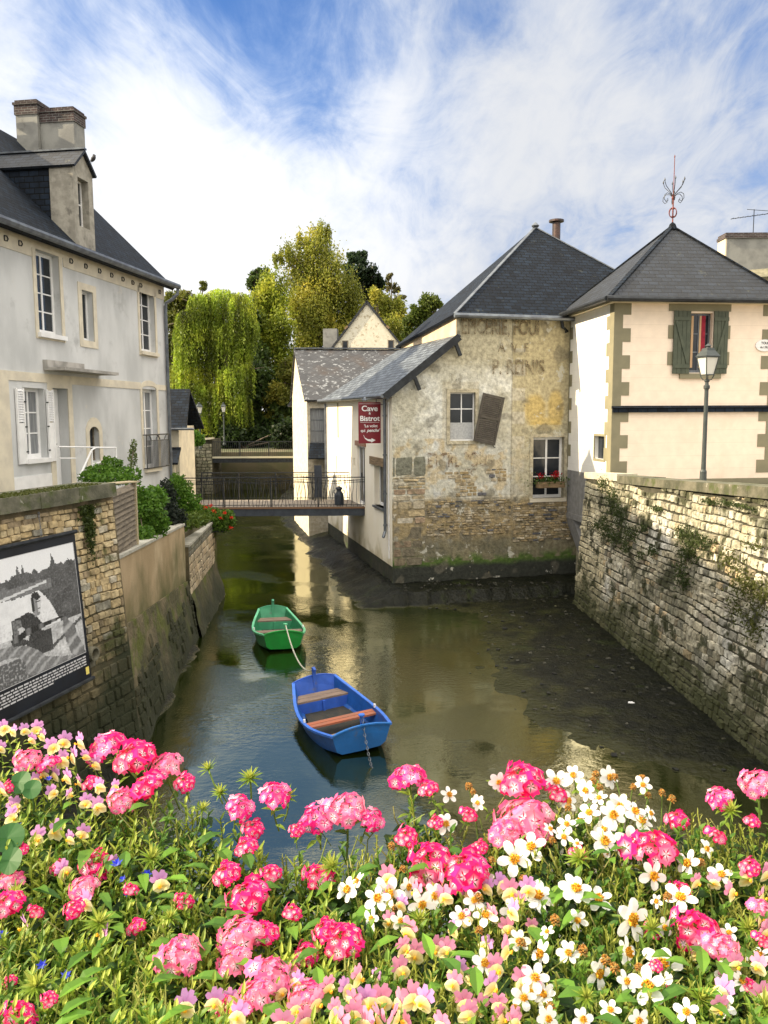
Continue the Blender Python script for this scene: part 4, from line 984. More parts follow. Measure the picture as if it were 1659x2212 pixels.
# moss along the coping and the hanging tuft on the wall
def moss_patch(name, label, f, n, size, cA, cB, parent=None):
    pts = np.array([tuple(f()) for _ in range(n)]); V, Cc = leafmass(pts, size, cA, cB, up=1.); o_ = quads_mesh(name, V, Cc, MT['leaf'], parent)
    if parent is None: tag(o_, label, 'plant')
    return o_
moss_patch('moss', '', lambda: PA(rnd.uniform(.3,5), 4.06+.015*rnd.random(), rnd.uniform(-.08,.25)), 2600, .022, (.06,.075,.015), (.12,.13,.03), gw)
def tuftA():
    z = 3.80-abs(rnd.gauss(0,.28)); return PA(.72+rnd.gauss(0,.055+.03*(z>3.6)), z, -.04-.05*rnd.random())
moss_patch('wall_plant', 'dark green tuft of moss hanging below the coping above the poster', tuftA, 1400, .022, (.035,.055,.012), (.075,.10,.02))
# round drain pipe mouth beside the poster
b = MB(); c_ = PA(.98, 1.78, -.05)
rot = nA.to_track_quat('Z','Y').to_matrix()
for (r0,r1,z0,z1) in ((.10,.10,-.1,.06),(.10,.078,.06,.06),(.078,.078,.06,-.06)):
    for k in range(16):
        a0, a1 = 2*math.pi*k/16, 2*math.pi*(k+1)/16
        b.poly([c_+rot@Vector((r0*math.cos(a0),r0*math.sin(a0),z0)), c_+rot@Vector((r0*math.cos(a1),r0*math.sin(a1),z0)), c_+rot@Vector((r1*math.cos(a1),r1*math.sin(a1),z1)), c_+rot@Vector((r1*math.cos(a0),r1*math.sin(a0),z1))])
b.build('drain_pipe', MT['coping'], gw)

# ---- poster
post = thing('poster', 'large black framed black and white wartime photograph hung on the stone wall', 'poster', (0,0,0))
def PP(s, z, d=0): return PA(s, z, -.085-d)
b = MB(); b.quadbox([PP(1.11,1.47,-.02),PP(3.5,1.47,-.02),PP(3.5,1.47,.012),PP(1.11,1.47,.012),PP(1.11,3.5,-.02),PP(3.5,3.5,-.02),PP(3.5,3.5,.012),PP(1.11,3.5,.012)])
b.build('frame', mat('black_banner', (.012,.015,.022), (.008,.009,.013), scale=2, rough=.45), post)
b = MB()
b.tube([PP(1.08,3.49,.02),PP(3.53,3.49,.02)], .028, 8); b.build('rail', MT['darkmetal'], post); b = MB(); b.tube([PP(1.08,1.48,.02),PP(3.53,1.48,.02)], .028, 8); b.build('rail', MT['darkmetal'], post)
def inP(x, y, P): return inpoly(x, y, P)
HEAD=[(2.13,2.73),(2.12,2.80),(2.1,2.85),(2.05,2.87),(1.99,2.85),(1.94,2.78),(1.95,2.68),(2.0,2.57),(2.07,2.57),(2.12,2.63)]
TOR=[(2.51,2.61),(2.37,2.62),(2.21,2.65),(2.10,2.60),(2.02,2.52),(1.93,2.4),(1.97,2.3),(2.21,2.25),(2.53,2.30),(2.52,2.46)]
ARM=[(2.42,2.50),(2.34,2.50),(2.25,2.41),(2.22,2.36),(2.26,2.31),(2.33,2.34),(2.40,2.42)]; HND=[(2.01,2.46),(1.94,2.46),(1.90,2.41),(1.93,2.36),(2.0,2.37)]
RIF=[(2.56,2.38),(2.27,2.455),(1.94,2.455),(1.54,2.462),(1.54,2.44),(1.93,2.40),(2.24,2.375),(2.54,2.32)]
LEG=[(1.57,2.43),(1.50,2.43),(1.42,2.34),(1.34,2.28),(1.30,2.12),(1.20,1.96),(1.18,1.86),(1.37,1.87),(1.48,1.93),(1.55,2.11),(1.58,2.28)]
KNE=[(2.8,2.34),(2.63,2.33),(2.48,2.31),(2.31,2.26),(2.14,2.17),(1.98,2.04),(1.69,1.95),(1.3,1.88),(1.18,1.86),(2.25,1.86),(2.37,1.95),(2.36,2.07),(2.5,2.17),(2.8,2.2)]
def photo(s, z):
    n = fnz(s*6, z*8, 4, 4); n2 = nz(s*30, z*38, 1); n3 = nz(s*64, z*64, 8)
    sky = 3.11+.03*math.sin(s*9)+.02*nz(s*14,1)
    for (c_, h_, w_) in ((2.30,.17,.035),(2.21,.16,.03),(2.0,.08,.05),(1.64,.21,.05),(1.3,.08,.14),(1.8,.03,.1),(2.75,.1,.1),(3.1,.12,.15)):
        sky = max(sky, 3.08+h_*math.exp(-((s-c_)/w_)**2)*(.75+.5*abs(nz(s*50,z*30))))
    if z > sky+.02*n2: g = .78+.03*n
    elif z > 2.99+.04*n: g = .055+.10*max(0,n+.3)+.10*max(0,n2)
    elif abs(z-(2.90+.09*(2.4-s)*(s > 1.8))) < .016+.01*n and s > 1.8: g = .62
    elif z > 2.86+.03*n and s > 1.7: g = .16+.16*max(0,n2)
    else:
        b_ = 2.86 if s > 1.98 else 2.86-.62*sst(1.98,1.42,s)
        if z > b_+.06*n: g = .06+.09*max(0,n+.2)+.13*max(0,n2)
        else: g = .74+.20*n-.25*max(0,n2)*(z < 2.6)
        if z < 2.40: g = .50+.35*n+.2*n2
        if z < 2.15 and s > 2.15: g = .10+.55*max(0,n2+.2*n)
        if 2.08 < z < 2.36 and 1.82 < s < 2.3: g = .05+.06*max(0,n)
        if abs(z-(2.3-.35*(s-1.3))) < .02+.02*n2 and s < 1.9: g = .08
    if inP(s, z, KNE): g = .20+.20*max(0, math.sin((s*2.0+z*4.2)*11+3*n))+.10*n2
    if inP(s, z, LEG): g = .16+.26*max(0, math.sin(z*30+s*14+2*n))+.08*n2
    if inP(s, z, TOR): g = .035+.07*max(0,n)+.06*max(0,n2)
    if 2.35 < s < 2.5 and 2.40 < z < 2.60: g = .16+.12*n2
    if inP(s, z, ARM) or inP(s, z, HND): g = .55+.15*n2-.2*(int(s*110) % 3 == 0)*(z < 2.4)
    if inP(s, z, HEAD):
        g = .03 if (z > 2.775+.02*math.sin(s*40) or s > 2.08) else (.60 if s < 2.02 else .25)
        if abs(z-2.738) < .011 and 1.955 < s < 2.05: g = .05
        if abs(z-2.655) < .008 and 1.965 < s < 2.01: g = .10
        if z < 2.61: g = .22
    if 2.045 < s < 2.09 and 2.56 < z < 2.63: g = .30
    if inP(s, z, RIF): g = .02+.16*max(0, math.sin(s*26))
    g = max(.012, min(.82, g+.05*n3)); return (g*.97, g*.98, g)
b = MB(); S_ = np.arange(1.18, 3.42, .0155); Z_ = np.arange(1.87, 3.36, .0125)
for i in range(len(S_)-1):
    for j in range(len(Z_)-1):
        s0, s1, z0, z1 = S_[i], S_[i+1], Z_[j], Z_[j+1]
        b.poly([PP(s0,z0,.015),PP(s1,z0,.015),PP(s1,z1,.015),PP(s0,z1,.015)][::-1], photo((s0+s1)/2,(z0+z1)/2), [(0,0)]*4)
m, nt, bs = nodes('printed_photo'); a_ = nt.nodes.new('ShaderNodeAttribute'); a_.attribute_name = 'Col'; nt.links.new(a_.outputs[0], bs.inputs[0]); bs.inputs['Roughness'].default_value = .5
b.build('photograph', m, post)
b = MB()
for (s0,s1,z0,z1) in ((1.17,3.43,3.352,3.360),(1.17,1.178,1.86,3.36),(1.17,3.43,1.858,1.866)): b.poly([PP(s0,z0,.016),PP(s1,z0,.016),PP(s1,z1,.016),PP(s0,z1,.016)][::-1])
for ln in range(5):
    z = 1.808-ln*.036; s = 1.19; e = 3.4 if ln < 4 else 3.4
    s = 1.19 if ln < 4 else 1.9
    while s < e:
        w = rnd.uniform(.03,.11); h = rnd.uniform(.008,.011); b.poly([PP(s,z-h,.0145),PP(s+w,z-h,.0145),PP(s+w,z+h,.0145),PP(s,z+h,.0145)][::-1]); s += w+.018
b.build('caption', mat('caption_white', (.55,.55,.56), rough=.6), post)
b = MB(); b.poly([PP(1.15,1.56,.0145),PP(1.22,1.56,.0145),PP(1.22,1.66,.0145),PP(1.15,1.66,.0145)][::-1]); b.build('yellow_logo', mat('yellow_print', (.75,.62,.16), rough=.5), post)
b = MB(); k = 0
for i in range(9):
    z = 3.53+i*.035; b.tube([PP(1.74+.008*math.cos(t+i)*(i%2), z+.016*math.sin(t), -.02+.012*math.cos(t)*((i+1)%2)) for t in np.linspace(0,2*math.pi,7)], .004, 4)
b.build('hanging_chain', MT['zinc'], post)

# ---- B: rendered parapet over older footing
OB = Vector((-4.00,12.10,0)); dB = Vector((-.49,6.3,0)).normalized(); nB = Vector((dB.y,-dB.x,0)); LB = 6.30
def PB(s, z, d=0): return OB+dB*s-nB*d+Vector((0,0,z))
wb_ = thing('parapet_wall', 'brown rendered garden parapet stepped above the low block wall', 'wall', (0,0,0))
b = MB(); zt = lambda s: lerp(2.89,2.59,s/LB); zb = lambda s: lerp(1.85,1.32,s/LB)
n_ = 24
for i in range(n_):
    s0, s1 = LB*i/n_, LB*(i+1)/n_; b.poly([PB(s0,zb(s0)-.1,0),PB(s1,zb(s1)-.1,0),PB(s1,zt(s1),0),PB(s0,zt(s0),0)])
b.poly([PB(LB,1.0,0),PB(LB,1.0,.2),PB(LB,zt(LB),.2),PB(LB,zt(LB),0)]); b.poly([PB(0,1,.2),PB(0,zt(0),.2),PB(LB,zt(LB),.2),PB(LB,1,.2)])
b.build('render', MT['render_brown'], wb_)
b = MB(); b.quadbox([PB(0,zt(0),-.02),PB(LB,zt(LB),-.02),PB(LB,zt(LB),.22),PB(0,zt(0),.22),PB(0,zt(0)+.05,-.02),PB(LB,zt(LB)+.05,-.02),PB(LB,zt(LB)+.05,.22),PB(0,zt(0)+.05,.22)]); b.build('coping', mat('pale_coping', (.42,.40,.34), (.30,.29,.24), scale=4, rough=.9, bump=.3), wb_)
def PBf(s, z, d=0): return OB+dB*s+nB*(.03+.16*(zb(s)-z)+.05*nz(s*1.3,z*1.3)-d)+Vector((0,0,z))
b = MB()
for i in range(32):
    for j in range(8):
        s0, s1 = -.2+ (LB+.25)*i/32, -.2+(LB+.25)*(i+1)/32; q = lambda s, k: PBf(s, zb(s)*(k/8)-.3*(1-k/8))
        b.poly([q(s0,j),q(s1,j),q(s1,j+1),q(s0,j+1)])
for i in range(32):
    s0, s1 = -.2+ (LB+.25)*i/32, -.2+(LB+.25)*(i+1)/32; b.poly([PBf(s0,zb(s0)),PBf(s1,zb(s1)),PB(s1,zb(s1),.02),PB(s0,zb(s0),.02)])
MT['foot'] = mat('mossy_footing', (.15,.12,.07), (.07,.065,.03), scale=2.2, rough=.95, bump=1.2, bscale=7, spots=(.085,.095,.018), sscale=1.6, sth=(.48,.6), bdist=.05, mossz=((.022,.026,.012), .1, 1.5))
b.build('footing', MT['foot'], wb_)
b = MB(); stones(b, lambda s, z, d=0: PBf(s, z, d), 0, LB, .1, 1.3, (.10,.2), (.16,.4), lambda s, z: mixc((.24,.18,.10),(.13,.11,.06),rnd.random()), depth=.03, wob=.06, skip=lambda s, z: fnz(s*.9, z, 6) > -.02 or z > zb(s)-.1); b.build('footing_stones', MT['stoneA'], wb_)
# ---- C: block wall
OC = Vector((-4.42,18.4,0)); dC = Vector((-.36,4.6,0)).normalized(); nC = Vector((dC.y,-dC.x,0)); LC = 4.61
def PC(s, z, d=0): return OC+dC*s-nC*d+Vector((0,0,z))
wc_ = thing('block_wall', 'low stone block wall with dark capping band beside the footbridge planting', 'wall', (0,0,0))
b = MB(); b.quadbox([PC(0,-.4,0),PC(LC,-.4,0),PC(LC,-.4,.3),PC(0,-.4,.3),PC(0,2.1,0),PC(LC,2.1,0),PC(LC,2.1,.3),PC(0,2.1,.3)]); b.build('core', MT['mortarA'], wc_)
b = MB(); ccol = lambda s, z: rnd.choice([(.40,.31,.20),(.36,.29,.20),(.44,.36,.25),(.32,.26,.17)])
stones(b, PC, .06, 1.95, .95, 1.86, (.17,.2), (.20,.38), ccol, depth=.022, gap=.01); stones(b, PC, 2.05, 4.6, .95, 1.86, (.17,.2), (.20,.38), ccol, depth=.022, gap=.01)
b.build('blocks', MT['stone'], wc_)
b = MB(); stones(b, PC, .02, 4.6, 1.86, 2.1, (.115,.12), (.3,.5), lambda s, z: rnd.choice([(.17,.16,.12),(.13,.125,.10),(.2,.19,.14)]), depth=.015, gap=.01); b.build('capping_band', MT['stone'], wc_)
def PCf(s, z, d=0): return OC+dC*s+nC*(.03+.22*(1.0-z)+.06*nz(s*1.3,z*2)-d)+Vector((0,0,z))
b = MB()
for i in range(24):
    for j in range(8):
        s0, s1 = LC*i/24, LC*(i+1)/24; z0, z1 = -.3+1.3*j/8, -.3+1.3*(j+1)/8; b.poly([PCf(s0,z0),PCf(s1,z0),PCf(s1,z1),PCf(s0,z1)])
b.build('footing', MT['foot'], wc_)
b = MB(); b.quadbox([PC(-.02,2.1,-.03),PC(LC+.03,2.1,-.03),PC(LC+.03,2.1,.25),PC(-.02,2.1,.25),PC(-.02,2.15,-.03),PC(LC+.03,2.15,-.03),PC(LC+.03,2.15,.25),PC(-.02,2.15,.25)])
e_ = PC(LC, 0); b.bar(e_+Vector((0,-.1,2.12)), Vector((-6.4,24.4,2.12)), .22, .06); b.build('coping', bpy.data.materials['pale_coping'], wc_)
b = MB(); b.bar(e_+Vector((0,-.1,1.0)), Vector((-6.4,24.4,1.0)), .2, 2.2); b.build('return_wall', MT['foot'], wc_)
# slatted timber screen
sc_ = thing('slatted_screen', 'weathered horizontal slat screen between the poster wall and the brown parapet', 'screen', (0,0,0))
pa_, pb_ = Vector((-4.06,12.12,0)), Vector((-4.23,13.95,0)); dd = (pb_-pa_).normalized(); ln_ = (pb_-pa_).length
b = MB()
for k in range(13):
    z = 2.80+k*.085
    a_ = pa_+dd*.03; c_ = pb_-dd*.05; o_ = Vector((dd.y,-dd.x,0))*.025
    b.quadbox([a_+o_+Vector((0,0,z)), c_+o_+Vector((0,0,z)), c_+o_*.6+Vector((0,0,z)), a_+o_*.6+Vector((0,0,z)), a_-o_+Vector((0,0,z+.085)), c_-o_+Vector((0,0,z+.085)), c_-o_*1.4+Vector((0,0,z+.085)), a_-o_*1.4+Vector((0,0,z+.085))])
b.build('slats', MT['woodgrey'], sc_)
b = MB(); b.bar(pb_+Vector((0,0,2.2)), pb_+Vector((0,0,3.93)), .06); b.bar(pa_+Vector((0,0,2.5)), pa_+Vector((0,0,3.9)), .05); b.bar(pb_+Vector((0,0,3.93)), pb_+Vector((-.75,-1.5,3.95)), .22, .02); b.build('post', mat('screen_post', (.40,.33,.21), rough=.8), sc_)

# ================================================================== QUAY WALL (right)
OQ = Vector((5.04,21.43,0)); dQ = Vector((.42,-10.13,0)).normalized(); nQ = Vector((dQ.y,-dQ.x,0))
if nQ.x > 0: nQ = -nQ
def PQ(s, z, d=0): return OQ+dQ*s+nQ*(-.078*(z-.3)-d)+Vector((0,0,z))
qt = lambda s: lerp(3.52, 3.66, s/2.6) if s < 2.6 else lerp(3.63, 3.93, (s-2.6)/6.6)
qw = thing('quay_wall', 'tall battered limestone quay wall with dark coping and hanging weeds', 'wall', (0,0,0))
b = MB()
for i in range(28):
    s0, s1 = i*.55, (i+1)*.55
    b.quadbox([PQ(s0,-.5,.0),PQ(s1,-.5,.0),PQ(s1,-.5,.9),PQ(s0,-.5,.9),PQ(s0,qt(s0)-.15,.0),PQ(s1,qt(s1)-.15,.0),PQ(s1,qt(s1)-.15,.6),PQ(s0,qt(s0)-.15,.6)])
b.build('core', MT['mortarQ'], qw)
def qc(s, z):
    k = rnd.random(); c = mixc((.36,.32,.22), (.54,.50,.39), k)
    if rnd.random() < .18: c = rnd.choice([(.24,.20,.14),(.46,.36,.22),(.18,.17,.13)])
    n = fnz(s*.55, z*.9, 12, 4)
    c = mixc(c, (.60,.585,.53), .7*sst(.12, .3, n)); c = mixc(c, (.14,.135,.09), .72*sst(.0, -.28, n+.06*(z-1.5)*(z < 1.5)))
    if s < 2.2: c = mixc(c, (.66,.58,.38), .55)  # warm sunlight at the far end put into the stone colour
    if z > 2.9: c = mixc(c, (.22,.23,.17), .35)  # top courses darkened in colour to stand for shade
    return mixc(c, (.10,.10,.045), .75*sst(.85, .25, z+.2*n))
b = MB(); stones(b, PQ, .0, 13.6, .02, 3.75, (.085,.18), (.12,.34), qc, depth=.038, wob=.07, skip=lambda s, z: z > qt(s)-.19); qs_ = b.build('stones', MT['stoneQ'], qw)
b = MB(); P0 = lambda s, z, d=0: OQ+dQ*s+nQ*(-.078*3.2-d)+Vector((0,0,z)); s = 2.6
while s < 14:
    w = rnd.uniform(1.0,1.7); h0, h1 = qt(s), qt(s+w); j = rnd.uniform(-.008,.008)
    b.quadbox([P0(s+.005,h0-.17,-.06),P0(s+w,h1-.17,-.06),P0(s+w,h1-.17,.42),P0(s+.005,h0-.17,.42),P0(s+.005,h0+j,-.06),P0(s+w,h1+j,-.06),P0(s+w,h1+j,.42),P0(s+.005,h0+j,.42)]); s += w
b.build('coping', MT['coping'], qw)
b = MB(); b.quadbox([P0(-.06,3.37,-.06),P0(2.58,3.5,-.06),P0(2.58,3.5,.42),P0(-.06,3.37,.42),P0(-.06,3.53,-.06),P0(2.58,3.67,-.06),P0(2.58,3.67,.42),P0(-.06,3.53,.42)]); b.build('pale_coping_end', mat('pale_limestone', (.52,.48,.36), (.40,.37,.28), scale=3, rough=.9, bump=.4), qw)
b = MB(); stones(b, lambda s, z, d=0: Vector((5.04+.078*(z-.3)+s, 21.47+d*-1, z)), 0, 1.0, .1, 3.4, (.1,.2), (.2,.4), qc, depth=.02); b.build('end_stones', MT['stoneQ'], qw)
def weeds(label, items, n, size=.03, cA=(.035,.055,.016), cB=(.085,.11,.035)):
    pts = []
    for (s, z, rs, rz) in items:
        for _ in range(int(n*rs*rz/sum(i[2]*i[3] for i in items))):
            pts.append(tuple(PQ(s+rnd.gauss(0,rs), z+rnd.gauss(0,rz), -.05-abs(rnd.gauss(0,.06)))))
    V, Cc = leafmass(np.array(pts), size, cA, cB, droop=.4, elong=2.6); o_ = quads_mesh('wall_plant', V, Cc, MT['leaf']); tag(o_, label, 'plant', 'weeds growing on the quay wall'); return o_
def pq_(px, py):  # nearest wall coordinates of a pixel
    O = Vector((0,0,CAMZ)); d_ = ray(px, py); bat = .078
    t = ((OQ-O).dot(nQ) - bat*(CAMZ-.3))/(d_.dot(nQ)+bat*d_.z); p = O+d_*t; return (p-OQ).dot(dQ), p.z
W1 = [(*pq_(x,y),r1,r2) for x,y,r1,r2 in ((1310,1045,.16,.10),(1330,1075,.22,.14),(1345,1110,.25,.14),(1315,1135,.22,.12),(1335,1160,.30,.09),(1295,1135,.12,.06),(1370,1150,.22,.10),(1360,1180,.15,.08))]
weeds('bushy dark weed on the quay wall nearest the tower', W1, 2600)
W2 = [(*pq_(x,y),r1,r2) for x,y,r1,r2 in ((1480,1150,.13,.08),(1505,1165,.25,.10),(1535,1175,.15,.07),(1495,1195,.22,.09),(1480,1235,.12,.12),(1490,1260,.10,.08),(1395,1200,.08,.07))]
weeds('dark green weed clump in the middle of the quay wall', W2, 1500)
W3 = [(*pq_(x,y),r1,r2) for x,y,r1,r2 in ((1590,1210,.25,.08),(1620,1260,.28,.12),(1650,1290,.2,.15),(1600,1310,.12,.12),(1640,1360,.15,.12),(1640,1180,.2,.04))]
weeds('olive green creeping weed at the right end of the quay wall', W3, 1300, cA=(.06,.07,.015), cB=(.11,.12,.03))
W4 = [(*pq_(x,y),r1,r2) for x,y,r1,r2 in ((1400,1140,.1,.05),(1430,1100,.15,.03),(1600,1090,.3,.02),(1550,1085,.2,.02),(1420,1190,.08,.06))]
weeds('thin scattered weeds just under the coping of the quay wall', W4, 700)

# ================================================================== LAMPS
def lamp(loc, H, label, rz=.3, parts=True):
    t = thing('street_lamp', label, 'street lamp', loc, rz, None)
    b = MB(); h = H-.78
    b.lathe([(.11,0),(.11,.12),(.08,.16),(.075,.5),(.055,.55),(.05,.9),(.045,h-.25),(.05,h-.22),(.07,h-.2),(.07,h-.14),(.045,h-.12),(.04,h-.06),(.06,h-.04),(.06,h),(.02,h+.02)], n=12)
    b.build('post', MT['lampgrey'], t, smooth=False)
    b = MB()
    for k in range(4):
        a = math.pi/4+k*math.pi/2; cx, cy = math.cos(a), math.sin(a)
        b.tube([(0,0,h-.02),(cx*.10,cy*.10,h+.0),(cx*.15,cy*.15,h+.10)], .012, 5)
        b.bar((cx*.14,cy*.14,h+.10),(cx*.235,cy*.235,h+.50),.018)
    b.lathe([(.15,h+.095),(.15,h+.115)], n=4); b.lathe([(.25,h+.49),(.25,h+.52)], n=4); b.build('lantern_frame', MT['lampgrey'], t)
    b = MB(); b.lathe([(.135,h+.116),(.222,h+.488)], n=4); b.build('lantern_glass', MT['opal'], t)
    b = MB(); b.lathe([(.27,h+.521),(.16,h+.64),(.15,h+.645),(.13,h+.70),(.001,h+.72)], n=4); b.lathe([(.05,h+.70),(.05,h+.74),(.08,h+.75),(.03,h+.79),(.001,h+.81)], n=8); b.build('lantern_roof', MT['lampgrey'], t)
    return t
MT['lampgrey'] = mat('lamp_paint', (.055,.065,.065), (.04,.05,.05), scale=10, rough=.5, metal=.2)
MT['opal'] = mat('opal_glass', (.72,.72,.68), rough=.35, trans=.3)
lamp((7.37,19.0,3.2), 3.38, 'tall grey street lamp with frosted lantern in front of the cream tower')
lamp((-11.75,53.0,3.0), 2.95, 'street lamp by the far bridge, the nearer one with its full post lit', rz=.5)
lamp((-11.55,60.0,3.0), 3.05, 'smaller distant street lamp under the willow branches', rz=.2)

# ================================================================== FOOTBRIDGE
fb = thing('footbridge', 'steel footbridge with wavy rod railings and plank deck crossing to the cream wall', 'footbridge', (0,0,0))
n0 = Vector((-6.63,26.3,0)); n1 = Vector((-.60,26.3,0)); f0 = Vector((-6.35,28.7,0)); f1 = Vector((-1.17,28.55,0))
b = MB(); k = 40
for i in range(k):
    a0 = n0.lerp(n1, i/k); a1 = n0.lerp(n1, (i+.94)/k); c0 = f0.lerp(f1, i/k); c1 = f0.lerp(f1, (i+.94)/k)
    b.quadbox([a0+Vector((0,0,2.08)),a1+Vector((0,0,2.08)),c1+Vector((0,0,2.08)),c0+Vector((0,0,2.08)),a0+Vector((0,0,2.14)),a1+Vector((0,0,2.14)),c1+Vector((0,0,2.14)),c0+Vector((0,0,2.14))])
b.build('deck', MT['plank'], fb)
for (p, q) in ((n0, n1), (f0, f1)):
    b = MB(); b.bar(p+Vector((0,0,1.97)), q+Vector((0,0,1.97)), .12, .24)
    for i in range(5):
        x = p.lerp(q, (i+.5)/5); b.box(x.x-.05,x.x+.05,x.y-.075,x.y-.06,1.87,2.07)
    b.build('beam', MT['steelblue'], fb)
b = MB(); b.bar(n0+Vector((0,-.075,2.11)), n1+Vector((0,-.075,2.11)), .025, .05); b.build('edge_board', mat('rusty_edge', (.20,.11,.06), rough=.8), fb)
def railing(p, q, seed):
    r2 = random.Random(seed); b = MB(); L = (q-p).length; d_ = (q-p).normalized(); z0, z1 = 2.16, 3.08
    at_ = lambda s, z, o=0: p+d_*s+Vector((0,o,z))
    b.bar(at_(0,z1), at_(L,z1), .05, .03)
    for i in range(5): s = L*i/4; b.bar(at_(s,1.9,-.03), at_(s,z1), .05, .04)
    b.bar(at_(0,z0+.04), at_(L,z0+.04), .02)
    for k_ in range(3):
        ph = r2.uniform(0,6); b.tube([at_(s, z1-.09-.045*k_+.022*math.sin(s*3.1+ph), .01*k_) for s in np.linspace(0,L,60)], .008, 4)
    s = .12
    while s < L-.05:
        a_ = r2.uniform(.015,.05)*r2.choice((-1,1)); ph = r2.uniform(-.6,.6); t_ = r2.uniform(-.04,.04)
        b.tube([at_(s+t_*u_+a_*math.sin(u_*math.pi*1.6+ph), lerp(z0-.02, z1-.06-r2.random()*.02, u_)) for u_ in np.linspace(0,1,7)], .0075, 4); s += r2.uniform(.07,.15)
    return b.build('railing', MT['darkmetal'], fb)
railing(n0, n1, 3); railing(f0, f1, 5)
ch_ = thing('milk_churn', 'dark metal milk churn standing on the footbridge deck', 'milk churn', (-1.46,26.75,2.14))
b = MB(); b.lathe([(.14,0),(.155,.02),(.155,.30),(.15,.34),(.085,.44),(.08,.50),(.11,.53),(.11,.54)], n=16); b.build('body', MT['steelblue'], ch_, smooth=False)
b = MB(); b.lathe([(.12,.541),(.10,.58),(.03,.60),(.03,.62)], n=12)
b.build('lid', MT['steelblue'], ch_); b = MB()
for sx in (-1,1): b.tube([(sx*.13,0,.36),(sx*.18,0,.42),(sx*.17,0,.48),(sx*.10,0,.50)], .01, 5)
b.build('handle', MT['steelblue'], ch_)
mb_ = thing('menu_board', 'tall narrow dark board standing on the footbridge by the far rail', 'board', (-2.25,28.2,2.14))
b = MB(); b.box(-.13,.13,-.02,.02,.12,1.22); b.build('panel', MT['steelblue'], mb_); b = MB(); b.bar((-.1,0,0),(-.1,0,.12),.03); b.bar((.1,0,0),(.1,0,.12),.03); b.build('foot', MT['darkmetal'], mb_)

